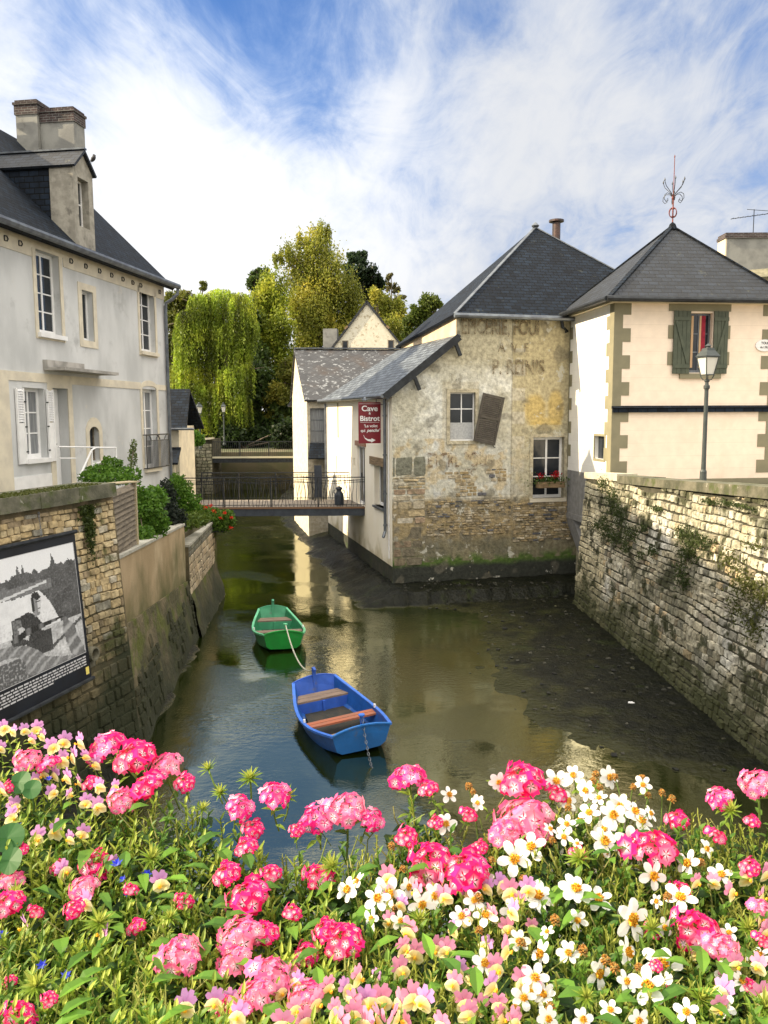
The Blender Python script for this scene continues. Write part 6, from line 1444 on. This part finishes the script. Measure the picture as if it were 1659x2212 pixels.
# ================================================================== FLOWER BED IN FRONT
PINKS = [(.78,.008,.12), (.82,.02,.22), (.86,.10,.34), (.72,.004,.07)]
def petal_floret(b, M, r, pink, ctr=(.95,.80,.85), np_=5, notch=.18, rim=None):
    cv = M @ Vector((0,0,0))
    for k in range(np_):
        a = 2*math.pi*k/np_; w = math.pi/np_*1.06
        def q(rr, aa, z): return M @ Vector((rr*math.cos(aa), rr*math.sin(aa), z))
        z1, z2 = r*.10, r*rnd.uniform(-.25,.30)
        L_ = [q(r*.28, a-w*.6, z1*.4), q(r*.72, a-w, z1), q(r*1.0, a-w*.55, z2), q(r*(1-notch), a, z2), q(r*1.0, a+w*.55, z2), q(r*.72, a+w, z1), q(r*.28, a+w*.6, z1*.4)]
        pk = tuple(x*rnd.uniform(.88,1.08) for x in pink); mid = mixc(ctr, pk, .45)
        b.poly([cv]+[L_[0], L_[6]][::-1][::-1], [ctr, ctr, ctr])
        b.poly([L_[0], L_[1], L_[3], L_[5], L_[6]], [mid, pk, pk, pk, mid])
        b.poly([L_[1], L_[2], L_[3]], [pk, pk, pk]); b.poly([L_[3], L_[4], L_[5]], [pk, pk, pk])
def frame(p, n, spin=0.):
    n = Vector(n).normalized(); q = n.to_track_quat('Z', 'Y')
    return Matrix.Translation(p) @ q.to_matrix().to_4x4() @ Matrix.Rotation(spin, 4, 'Z')
def lance(b, p, d, L, w, c, bend=.3, up=(0,0,1)):
    """one folded lanceolate leaf from p along d"""
    d = Vector(d).normalized(); s = d.cross(Vector(up)); 
    if s.length < .1: s = Vector((1,0,0))
    s.normalize(); n = s.cross(d); c2 = tuple(x*1.25 for x in c)
    pts = []
    for t, ww in ((0,.12),(.3,1.),(.62,.8),(1.,.02)):
        m_ = p+d*L*t-n*(-1)*0+Vector((0,0,-bend*L*t*t)); pts.append((m_-s*w*ww*.5+n*w*ww*.16, m_, m_+s*w*ww*.5+n*w*ww*.16))
    for i in range(3):
        b.poly([pts[i][0],pts[i][1],pts[i+1][1],pts[i+1][0]], c); b.poly([pts[i][1],pts[i][2],pts[i+1][2],pts[i+1][1]], c2)
def stem_path(H, bend):
    return [Vector((bend*(1-t)**2*1.0, bend*.5*math.sin(t*3), -H+H*t)) for t in np.linspace(0,1,6)]
GL = (.18,.27,.03); GD = (.08,.16,.018); GY = (.34,.38,.07)
def mk_verbena(pale=0, H=.085, R0=.022, n=17, colset=(0,1,2)):
    t = thing('verbena', '', 'flower'); b = MB(); b.tube(stem_path(H, rnd.uniform(-.012,.012)), [.0016]*5+[.0014], 5); 
    b.build('stem', MT['stem'], t)
    b = MB(); 
    for k in range(7):
        a = rnd.uniform(0, 6.28); b_z = -H*rnd.uniform(.25,.8); lance(b, Vector((0,0,b_z)), (math.cos(a), math.sin(a), .5), rnd.uniform(.018,.03), .008, GD if k % 2 else GL)
    b.build('leaves', MT['leaf'], t)
    b = MB()
    for k in range(26):
        a = rnd.uniform(0,6.28); e = rnd.uniform(.1,1.2); lance(b, Vector((0,0,-.004)), (math.cos(a)*math.cos(e), math.sin(a)*math.cos(e), math.sin(e)), R0*rnd.uniform(.6,.85), .0022, GY if k%2 else GL, bend=0)
    b.build('bracts', MT['leaf'], t)
    b = MB(); c = Vector((0,0,-.006))
    for k in range(n):
        ph = k*2.39996; zz = 1-(k+.5)/n*1.05; e = math.asin(max(-.25, min(.92, zz))); rr = R0*rnd.uniform(.72,1.18)
        d = Vector((math.cos(ph)*math.cos(e), math.sin(ph)*math.cos(e), math.sin(e)*.8+.1)); p = c+d*rr
        p.z *= .62; col = (mixc(PINKS[rnd.choice(colset)], (.93,.48,.62), rnd.random()*.8) if rnd.random() < .22 else PINKS[rnd.choice(colset)]) if not pale else mixc(PINKS[rnd.choice(colset)], (.92,.40,.48), rnd.random()*.6)
        petal_floret(b, frame(p, d+Vector((rnd.uniform(-.5,.5), rnd.uniform(-.5,.5), rnd.uniform(-.1,.7))), rnd.uniform(0,6)), R0*rnd.uniform(.40,.66), col)
    b.build('florets', MT['petal'], t); return t
def mk_white(H=.10, r=.0185, n=5, cup=.15):
    t = thing('white_flower', '', 'flower'); b = MB(); b.tube(stem_path(H, rnd.uniform(-.012,.012)), .0011, 5); b.build('stem', MT['stem'], t)
    b = MB(); t0 = Vector((0, -.25, 1)).normalized(); M0 = frame((0,0,0), (rnd.uniform(-.15,.15), -.25+rnd.uniform(-.15,.15), 1), rnd.uniform(0,6)); W_ = (.88,.88,.84); W2 = (.80,.82,.74)
    for k in range(n):
        a = 2*math.pi*k/n+rnd.uniform(-.14,.14); L = r*rnd.uniform(.88,1.1); w = L*rnd.uniform(.52,.66); cz = cup*rnd.uniform(.2,1.5); fold = rnd.uniform(.02,.10)
        ca, sa = math.cos(a), math.sin(a)
        def q(x, y, z): return M0 @ Vector((x*ca-y*sa, x*sa+y*ca, z))
        rows = []
        for tt, ww in ((.10,.22),(.35,.75),(.62,1.),(.86,.80),(1.0,.34)):
            x = L*tt; z = L*cz*math.sin(tt*1.9)-.15*L*cz*tt*tt*2; rows.append([q(x,-w*.5*ww,z+fold*w*ww), q(x,0,z), q(x,w*.5*ww,z+fold*w*ww)])
        for i in range(4):
            b.poly([rows[i][0],rows[i][1],rows[i+1][1],rows[i+1][0]], W2 if i == 0 else W_); b.poly([rows[i][1],rows[i][2],rows[i+1][2],rows[i+1][1]], W2 if i == 0 else W_)
    b.build('petals', MT['petal'], t, smooth=True)
    b = MB()
    for k in range(26):
        ph = k*2.4; rr = .0042*math.sqrt((k+.5)/26); p = M0 @ Vector((rr*math.cos(ph), rr*math.sin(ph), .001)); d = (M0.to_3x3() @ Vector((rr*math.cos(ph)*90, rr*math.sin(ph)*90, 1))).normalized()
        e = p+d*rnd.uniform(.003,.005); c_ = rnd.choice([(.80,.42,.03),(.86,.55,.06),(.62,.28,.02)]); b.bar(p, e, .0014, .0014, c_)
    b.build('centre', MT['petal'], t)
    b = MB()
    for k in range(4):
        a = rnd.uniform(0,6.28); lance(b, Vector((0,0,-H*rnd.uniform(.35,.85))), (math.cos(a),math.sin(a),.5), rnd.uniform(.015,.026), .006, GL)
    b.build('leaves', MT['leaf'], t); return t
def mk_nemesia(H=.075, s=.0125, lilac=0):
    t = thing('nemesia', '', 'flower'); b = MB(); b.tube(stem_path(H, rnd.uniform(-.01,.01)), .0010, 5); b.build('stem', MT['stem'], t)
    PK = (.80,.33,.50) if not lilac else (.66,.34,.66); PD = (.70,.20,.40) if not lilac else (.48,.18,.50); YL = (.90,.86,.50); YC = (.88,.58,.06)
    b = MB(); M0 = frame((0,0,0), (rnd.uniform(-.3,.3), -1, .35))
    M0 = Matrix.Translation((0,0,0)) @ Matrix.Rotation(R(62)+rnd.uniform(-.2,.2), 4, 'X')
    q = lambda x, y, z: M0 @ Vector((x*s, y*s, z*s))
    for a, L, w in ((62,1.15,.34),(105,1.25,.34),(35,.98,.36),(145,.98,.36)):
        a = R(a+rnd.uniform(-6,6)); ca, sa = math.cos(a), math.sin(a); z_ = rnd.uniform(-.1,.25)
        P5 = [q(.12*ca,.12*sa,0), q(.6*L*ca+w*sa*.9,.6*L*sa-w*ca*.9,z_*.5), q(L*ca+w*.5*sa,L*sa-w*.5*ca,z_), q(L*.99*ca-w*.5*sa,L*.99*sa+w*.5*ca,z_), q(.6*L*ca-w*sa*.9,.6*L*sa+w*ca*.9,z_*.5)]
        b.poly(P5, [PD, PK, PK, PK, PK])
    lip = [(-.25,.28),(-.66,-.05),(-.84,-.55),(-.55,-1.0),(-.14,-.92),(0,-.82),(.14,-.92),(.55,-1.0),(.84,-.55),(.66,-.05),(.25,.28)]
    LV = [q(x,y,.35*math.sin((y+1)*2)-.25*(abs(x)>.5)) for x, y in lip]; cen_ = q(0,-.25,.40)
    for i in range(len(LV)): j = (i+1) % len(LV); b.poly([cen_, LV[j], LV[i]], [YC, YL, YL])
    b.build('petals', MT['petal'], t); 
    b = MB(); b.tube([q(0,-.3,.62), q(0,-.05,.75)], [.0022,.0012], 6, (.88,.55,.05)); b.build('centre', MT['petal'], t)
    b = MB()
    for k in range(6):
        a = rnd.uniform(0,6.28); lance(b, Vector((0,0,-H*rnd.uniform(.15,.85))), (math.cos(a),math.sin(a),.6), rnd.uniform(.012,.022), .004, GL if k%2 else GY)
    b.build('leaves', MT['leaf'], t); return t
def mk_blue(H=.06):
    t = thing('blue_flower', '', 'flower'); b = MB(); b.tube(stem_path(H, .006), .0009, 5); b.build('stem', MT['stem'], t)
    b = MB(); BL = (.03,.05,.62)
    for k in range(6):
        a = k*1.05; petal = [Vector((0,0,0)), Vector((.0045*math.cos(a-.5),.0045*math.sin(a-.5),.003)), Vector((.0085*math.cos(a),.0085*math.sin(a),.0055)), Vector((.0045*math.cos(a+.5),.0045*math.sin(a+.5),.003))]
        b.poly(petal, [(.25,.3,.8), BL, BL, BL])
    for k in range(4): a = k*1.6; b.poly([Vector((0,0,.002)), Vector((.004*math.cos(a),.004*math.sin(a),.007)), Vector((.004*math.cos(a+1.3),.004*math.sin(a+1.3),.007))], BL)
    b.build('petals', MT['petal'], t); return t
def mk_seed(H=.10):
    t = thing('seed_head', '', 'seed head'); b = MB(); b.tube(stem_path(H, rnd.uniform(-.01,.01)), .0010, 5); b.build('stem', MT['stem'], t)
    b = MB()
    for k in range(46):
        ph = k*2.4; z = (k/46); e = Vector((math.cos(ph)*(.55), math.sin(ph)*.55, -.2+z*1.8)); p = Vector((0,0,0))+e*.0016; c_ = rnd.choice([(.50,.24,.05),(.40,.22,.07),(.62,.34,.08),(.30,.24,.08)]); b.bar(p, p+e.normalized()*rnd.uniform(.004,.0065), .0014, .0014, c_)
    b.build('head', MT['petal'], t); b = MB()
    for k in range(7): a = k*.9; lance(b, Vector((0,0,-.003)), (math.cos(a)*.5,math.sin(a)*.5,1), .007, .002, GL, bend=0)
    b.build('bracts', MT['leaf'], t); return t
def mk_rosette(H=.07, r=.024):
    t = thing('leaf_rosette', '', 'plant'); b = MB(); b.tube(stem_path(H, rnd.uniform(-.01,.01)), .0015, 5); b.build('stem', MT['stem'], t)
    b = MB()
    for k in range(34):
        ph = k*2.4; e = 1.35-1.5*(k/34); lance(b, Vector((0,0,-.002)), (math.cos(ph)*math.cos(e), math.sin(ph)*math.cos(e), math.sin(e)), r*rnd.uniform(.6,1.05), .0036, GY if k < 14 else GL, bend=.1)
    b.build('bracts', MT['leaf'], t); return t

def Yb(py): return 1.32 + (py-1600)*(0.74-1.32)/(2212-1600)
V_ = [(225,1612,44,2),(290,1632,52,0),(352,1655,44,1),(312,1700,46,0),(262,1728,34,1),(398,1690,26,0),(592,1715,38,2),(518,1742,34,2),(545,1790,28,0),(532,1828,30,0),(688,1762,42,2),(748,1745,52,1),(805,1768,30,2),(640,1792,20,0),
 (880,1675,42,2),(925,1702,26,0),(1128,1682,56,0),(1122,1765,72,1),(210,1868,42,0),(178,1915,36,1),(158,1962,26,0),(22,1900,32,1),(18,1950,40,0),(78,1968,20,0),
 (530,1938,56,0),(388,2062,58,1),(512,2020,56,1),(500,2075,46,1),(590,2105,62,1),(660,2060,34,0),(545,2150,50,1),(742,2030,50,0),(700,2010,34,0),(930,1862,60,0),(1000,1880,62,0),(1405,1830,62,0),(1462,1770,30,0),(1552,1722,32,2),
 (1636,1690,44,1),(1505,2010,62,0),(1560,2045,44,1),(1648,1965,34,1),(1646,2030,22,0),(40,2195,44,0),(60,1640,34,1),(105,1648,26,2),(20,2120,18,0),(655,2150,44,1),(1095,1800,40,1),(1160,1795,40,1)]
Wt = [(1202,1687,28),(1239,1674,24),(1315,1679,26),(1267,1707,24),(1226,1731,26),(1362,1819,40),(1339,1741,28),(1323,1761,34),(1371,1754,30),(1384,1775,34),(1274,1757,28),(1254,1772,22),(1304,1819,38),(1306,1793,26),(1111,1856,40),(1410,1891,36),(1161,1936,40),(1243,1921,38),(1293,1943,38),
 (1470,1940,38),(1419,1947,18),(1362,1984,50),(1248,1986,26),(1170,2062,38),(1354,2057,40),(1430,2085,46),(1291,2101,38),(1399,2131,48),(1122,2031,28),(1228,2057,28),(1640,2068,36),(1574,2105,34),(1131,2153,30),(1176,2150,30),(1525,1834,22),(1077,1689,22),(1148,1830,36),(1183,2200,28),(1258,2202,28),(1378,2204,30),
 (970,1717,22),(963,1780,26),(752,1922,32),(772,1906,28),(843,1929,40),(815,1942,34),(911,1952,34),(937,1935,30),(1033,1734,18),(881,1916,26),(1600,2120,26)]
Nm = [(838,1892),(841,1988),(884,2008),(1007,1922),(960,1935),(1007,1985),(1030,1959),(980,2005),(897,2058),(940,2045),(864,2094),(987,2094),(1023,2111),(888,2154),(762,2160),(722,2180),(683,2164),(636,2177),(507,2174),(851,2197),(1010,2187),(1036,2174),
 (1053,1915),(1101,1923),(1064,1975),(1109,1967),(1049,2042),(1090,2049),(1060,2127),(1150,2001),(1577,1926),(1611,1893),(1652,1886),(1644,1934),(1588,2079),(1542,1904),
 (7,1572),(30,1579),(53,1576),(79,1572),(92,1588),(112,1612),(215,1602),(159,1632),(185,1632),(146,1678),(172,1688),(149,1715),(112,1711),(185,1731),(212,1741),(23,1761),(79,1807),(122,1794),(152,1810),(179,1797),(215,1698),(248,1698),(400,2171),(463,2161),(496,2158),(516,2191),(76,1685),(7,1705),(30,1741)]
Bl = [(253,1870),(266,1903),(276,1934),(316,1891),(38,1787),(106,1686),(7,2025),(91,2087),(142,2110),(91,1653),(686,1788)]
Sd = [(1286,1676),(1388,1685),(1367,1702),(1295,1703),(1328,1729),(1329,1682),(1258,2056),(1328,2094),(1189,2179),(1307,2078),(1112,2183),(1451,1728),(1131,1904),(1310,1848),(1514,1867),(1194,1818),(1013,1702),(1022,1712),(870,1880),(855,1968),(845,1830),(1280,1690),(1430,1715),(1400,1720)]
Ro = [(1514,2157),(1652,2175),(636,1982),(692,2008),(476,1711),(437,1747),(33,1930),(367,1982),(215,1992),(79,2128),(327,1853),(540,1680),(1580,1750),(620,1720),(450,1660)]
_ex = random.Random(77)
def scatter(n, x0, x1, y0, y1, L_, md, r_=None):
    k = 0; t = 0
    while k < n and t < 4000:
        t += 1; x = _ex.uniform(x0, x1); y = _ex.uniform(y0, y1)
        if any((x-i[0])**2+(y-i[1])**2 < md*md for i in L_): continue
        L_.append((x, y) if r_ is None else (x, y, _ex.uniform(*r_), 0)); k += 1
scatter(22, 840, 1160, 1900, 2215, Nm, 24); scatter(16, 560, 860, 2100, 2215, Nm, 26); scatter(12, 0, 250, 1570, 1720, Nm, 20); scatter(9, 1500, 1659, 1880, 2180, Nm, 26); scatter(6, 0, 380, 1850, 2180, Nm, 60)
scatter(7, 1180, 1420, 1690, 1830, Wt, 24, (14,24)); scatter(14, 1040, 1600, 1850, 2200, Wt, 44, (18,34)); scatter(6, 760, 1050, 1880, 2000, Wt, 40, (20,28))
scatter(6, 480, 700, 1880, 2200, V_, 60, (24,40)); scatter(8, 0, 420, 1640, 2190, V_, 62, (16,30)); scatter(8, 1400, 1659, 1700, 2150, V_, 60, (16,28)); scatter(6, 820, 1250, 1700, 1850, V_, 62, (18,30))
scatter(9, 150, 1640, 1850, 2190, Ro, 110); scatter(10, 950, 1640, 1690, 2150, Sd, 50)
ZN = [(150,'below poster'),(330,'below garden wall'),(520,'below green boat'),(760,'below blue boat'),(960,'right of boats'),(1180,'below stone gable'),(1400,'below tower'),(1700,'at right edge')]
RW = [(1720,'in top row'),(1830,'in upper bed'),(1960,'in middle of bed'),(2080,'in lower bed'),(3000,'at bottom edge')]
ORD = ["first","second","third","fourth","fifth","sixth","seventh","eighth","ninth","tenth","eleventh","twelfth","thirteenth","fourteenth","fifteenth","sixteenth","seventeenth","eighteenth","nineteenth","twentieth","twenty-first","twenty-second","twenty-third","twenty-fourth","twenty-fifth"]
def place(protos, items, desc, group, tilt=.35, base_r=None):
    cells = {}
    for it in items:
        z = next(n for x, n in ZN if it[0] < x); r_ = next(n for y, n in RW if it[1] < y); cells.setdefault((z, r_), []).append(it)
    out_ = []; first = {}
    for (z, r_), L_ in cells.items():
        L_.sort(key=lambda i: i[0])
        for k, it in enumerate(L_):
            w = ''
            if len(L_) == 2: w = ('left ', 'right ')[k]
            elif len(L_) > 2: w = ORD[k]+' '
            lab = desc+' '+r_+' '+z+((', '+w+('of pair' if len(L_) == 2 else 'from left')) if w else '')
            pr = protos[it[3] % len(protos)] if len(it) > 3 and len(protos) > 2 and base_r else rnd.choice(protos)
            if id(pr) not in first: o_ = pr; first[id(pr)] = 1
            else: o_ = copy_tree(pr)
            Y = Yb(it[1])+rnd.uniform(-.02,.02); p_ = at(it[0], it[1], Y)
            sc_ = rnd.uniform(.72, 1.12) if base_r is None or len(it) < 3 else it[2]*Y/FPX/base_r
            o_.location = p_; o_.scale = (sc_,)*3
            o_.rotation_euler = (rnd.uniform(.05, tilt), rnd.uniform(-.45,.35), rnd.uniform(-1.1,1.1))
            o_['label'] = lab; o_['group'] = group; out_.append(o_)
    for pr in protos:
        if id(pr) not in first:
            for c_ in list(pr.children): bpy.data.objects.remove(c_)
            bpy.data.objects.remove(pr)
    return out_
vp = [mk_verbena(0, colset=(0,1)), mk_verbena(1, colset=(1,2)), mk_verbena(0, colset=(1,2)), mk_verbena(0, colset=(0,1,3)), mk_verbena(1, colset=(0,2)), mk_verbena(0, n=15, colset=(1,2))]
def vsel(it): return it
place([vp[0], vp[1], vp[2], vp[3]], V_, 'pink verbena head', 'pink verbena heads in the flower bed', tilt=.55, base_r=.0285)
wp = [mk_white(n=5), mk_white(n=5, cup=.3), mk_white(n=6, cup=.1), mk_white(n=7, cup=.08), mk_white(n=5, cup=.05)]
place(wp, [(*i, 0) for i in Wt], 'white flower', 'white flowers in the flower bed', tilt=1.15, base_r=.0185) if False else place(wp, Wt, 'white flower', 'white flowers in the flower bed', tilt=1.1, base_r=.0185)
npz = [mk_nemesia(lilac=0), mk_nemesia(lilac=0), mk_nemesia(lilac=1), mk_nemesia(lilac=0)]; npl = [mk_nemesia(lilac=1), mk_nemesia(lilac=1)]
place(npz, [i for i in Nm if i[0] >= 400], 'pink yellow flower', 'pink and yellow nemesia flowers', tilt=.5)
place(npl, [i for i in Nm if i[0] < 400], 'lilac yellow flower', 'lilac and yellow nemesia flowers', tilt=.5)
place([mk_blue(), mk_blue()], Bl, 'small blue flower', 'small blue flowers', tilt=.5)
place([mk_seed(), mk_seed(), mk_seed()], Sd, 'brown orange seed head', 'dried seed heads', tilt=.2)
place([mk_rosette(), mk_rosette(), mk_rosette()], Ro, 'pale green leaf rosette', 'green budding rosettes', tilt=.5)
for o_ in vp[4:]:
    for c_ in list(o_.children): bpy.data.objects.remove(c_)
    bpy.data.objects.remove(o_)

# ---- foliage mass: sprigs and undergrowth darkened in colour to stand for shade
TOPY = [(0,1608),(60,1612),(110,1640),(160,1668),(230,1680),(330,1710),(420,1700),(450,1680),(480,1760),(540,1790),(570,1815),(620,1830),(660,1810),(700,1800),(760,1815),(800,1790),(850,1740),(885,1700),(940,1720),(985,1780),(1040,1740),(1090,1715),(1200,1705),(1350,1712),(1450,1735),(1530,1755),(1600,1750),(1659,1735)]
def topy(x):
    for (x0,y0),(x1,y1) in zip(TOPY, TOPY[1:]):
        if x0 <= x <= x1: return y0+(y1-y0)*(x-x0)/(x1-x0)
    return 1700
fb_ = MB(); dark = MB()
def sprig(mb, p, H, n, L, w, cA, cB, lean, elev=.6):
    base = p-Vector((lean[0]*H, lean[1]*H, H)); mb.tube([base, base.lerp(p,.5)+Vector((rnd.uniform(-.004,.004),0,0)), p], [.0013,.0011,.0008], 4, mixc(cA,cB,.5), cap=False)
    for k in range(n):
        t = .2+.8*k/n; q = base.lerp(p, t); a = k*2.4+rnd.uniform(-.4,.4); l_ = L*(1.15-.5*t)*rnd.uniform(.7,1.2)
        lance(mb, q, (math.cos(a), math.sin(a), elev+t*.8), l_, w*rnd.uniform(.7,1.2), mixc(cA, cB, rnd.random()), bend=rnd.uniform(0,.5))
k = 0
while k < 2000:
    x = rnd.uniform(-60, 1720); y = 1600+620*rnd.random()**.8
    ty = topy(max(0, min(1659, x)))+rnd.uniform(-8, 26)
    if y < ty: continue
    Y = Yb(y); p = at(x, y, Y+rnd.uniform(-.03,.03)); p.z -= rnd.uniform(.0,.022)
    typ = rnd.random()
    if x < 760 and typ < .55: sprig(fb_, p, .075, 12, .026, .0048, (.13,.22,.02), (.36,.42,.06), (rnd.uniform(-.3,.3), rnd.uniform(-.3,.3)))
    elif typ < .5: sprig(fb_, p, .07, 16, .014, .0028, (.17,.23,.03), (.38,.40,.08), (rnd.uniform(-.35,.35), rnd.uniform(-.35,.35)), 1.)
    elif typ < .85: sprig(fb_, p, .08, 9, .024, .008, (.05,.13,.015), (.14,.24,.03), (rnd.uniform(-.4,.4), rnd.uniform(-.4,.4)))
    else: sprig(fb_, p, .08, 20, .018, .0018, (.22,.27,.05), (.46,.46,.13), (rnd.uniform(-.4,.4), rnd.uniform(-.4,.4)), .9)
    k += 1
for _ in range(230):
    x = rnd.uniform(-20, 1680); y = rnd.uniform(topy(max(0, min(1659, x)))-6, 2200); p = at(x, y, Yb(y)); a = rnd.uniform(0, 6.28); L_ = rnd.uniform(.03,.08)
    e = p-Vector((math.cos(a)*L_*.6, math.sin(a)*L_*.4, L_)); m_ = p.lerp(e, .5)+Vector((rnd.uniform(-.01,.01), rnd.uniform(-.01,.01), .004)); fb_.tube([p, m_, e], [.0007,.001,.0012], 4, mixc((.20,.26,.05),(.38,.36,.14),rnd.random()), cap=False)
for _ in range(120):
    x = rnd.uniform(0, 1659); y = rnd.uniform(topy(x)+60, 2200); p = at(x, y, Yb(y)); a = rnd.uniform(0, 6.28); lance(fb_, p, (math.cos(a), math.sin(a), rnd.uniform(.1,.8)), rnd.uniform(.03,.05), rnd.uniform(.012,.02), mixc((.05,.13,.02),(.14,.28,.03),rnd.random()), bend=.4)
tag(fb_.build('foliage', MT['leaf']), 'mass of narrow green leaves and stems between the flowers', None, kind='stuff')
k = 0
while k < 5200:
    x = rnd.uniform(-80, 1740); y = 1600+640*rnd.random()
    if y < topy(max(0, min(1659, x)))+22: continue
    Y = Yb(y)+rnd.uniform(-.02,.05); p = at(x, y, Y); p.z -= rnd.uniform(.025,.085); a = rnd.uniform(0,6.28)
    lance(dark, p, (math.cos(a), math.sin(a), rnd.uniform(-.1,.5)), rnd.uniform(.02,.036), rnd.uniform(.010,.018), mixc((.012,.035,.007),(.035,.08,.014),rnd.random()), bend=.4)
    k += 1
tag(dark.build('undergrowth', MT['leaf']), 'leaves below the flowers in the planter, coloured dark for shade', None, kind='stuff')
# the big round leaves at the far left
for i,(px,py,r) in enumerate(((45,1690,26),(22,1810,34),(25,1860,30),(70,1705,22))):
    b = MB(); Y = Yb(py)-.02; p = at(px,py,Y); rr = r*Y/FPX; M0 = frame(p, (rnd.uniform(-.4,.4), -.8, .7)); pts = [M0 @ Vector((rr*math.cos(a)*(1-.25*(abs(a-3.14)<.3)), rr*math.sin(a), rr*.25*math.cos(a)**2)) for a in np.linspace(0,2*math.pi,14,endpoint=False)]
    for q in range(14): b.poly([M0 @ Vector((-.2*rr,0,0)), pts[q], pts[(q+1)%14]], (.035,.13,.03))
    b.tube([p, p-Vector((0,0,.07))], .0013, 4, (.06,.13,.03)); tag(b.build('round_leaf', MT['leaf'], smooth=True), ['round dark green leaf highest at the left edge under the lilac flowers','large round leaf at the far left edge','large round leaf lowest at the far left edge','round dark green leaf right beside the highest one at the left'][i], 'leaf', 'round leaves at the left edge')
# planter and parapet that carry the flowers
pl_ = thing('planter', 'dark planter box under the flowers on the bridge parapet', 'planter', (0,0,0))
b = MB(); b.box(-1.4,1.4,.80,1.14,4.05,4.22); b.build('box', MT['darkmetal'], pl_)
b = MB(); b.poly([(-1.38,.82,4.222),(1.38,.82,4.222),(1.38,1.12,4.222),(-1.38,1.12,4.222)]); b.build('soil', MT['earth'], pl_)
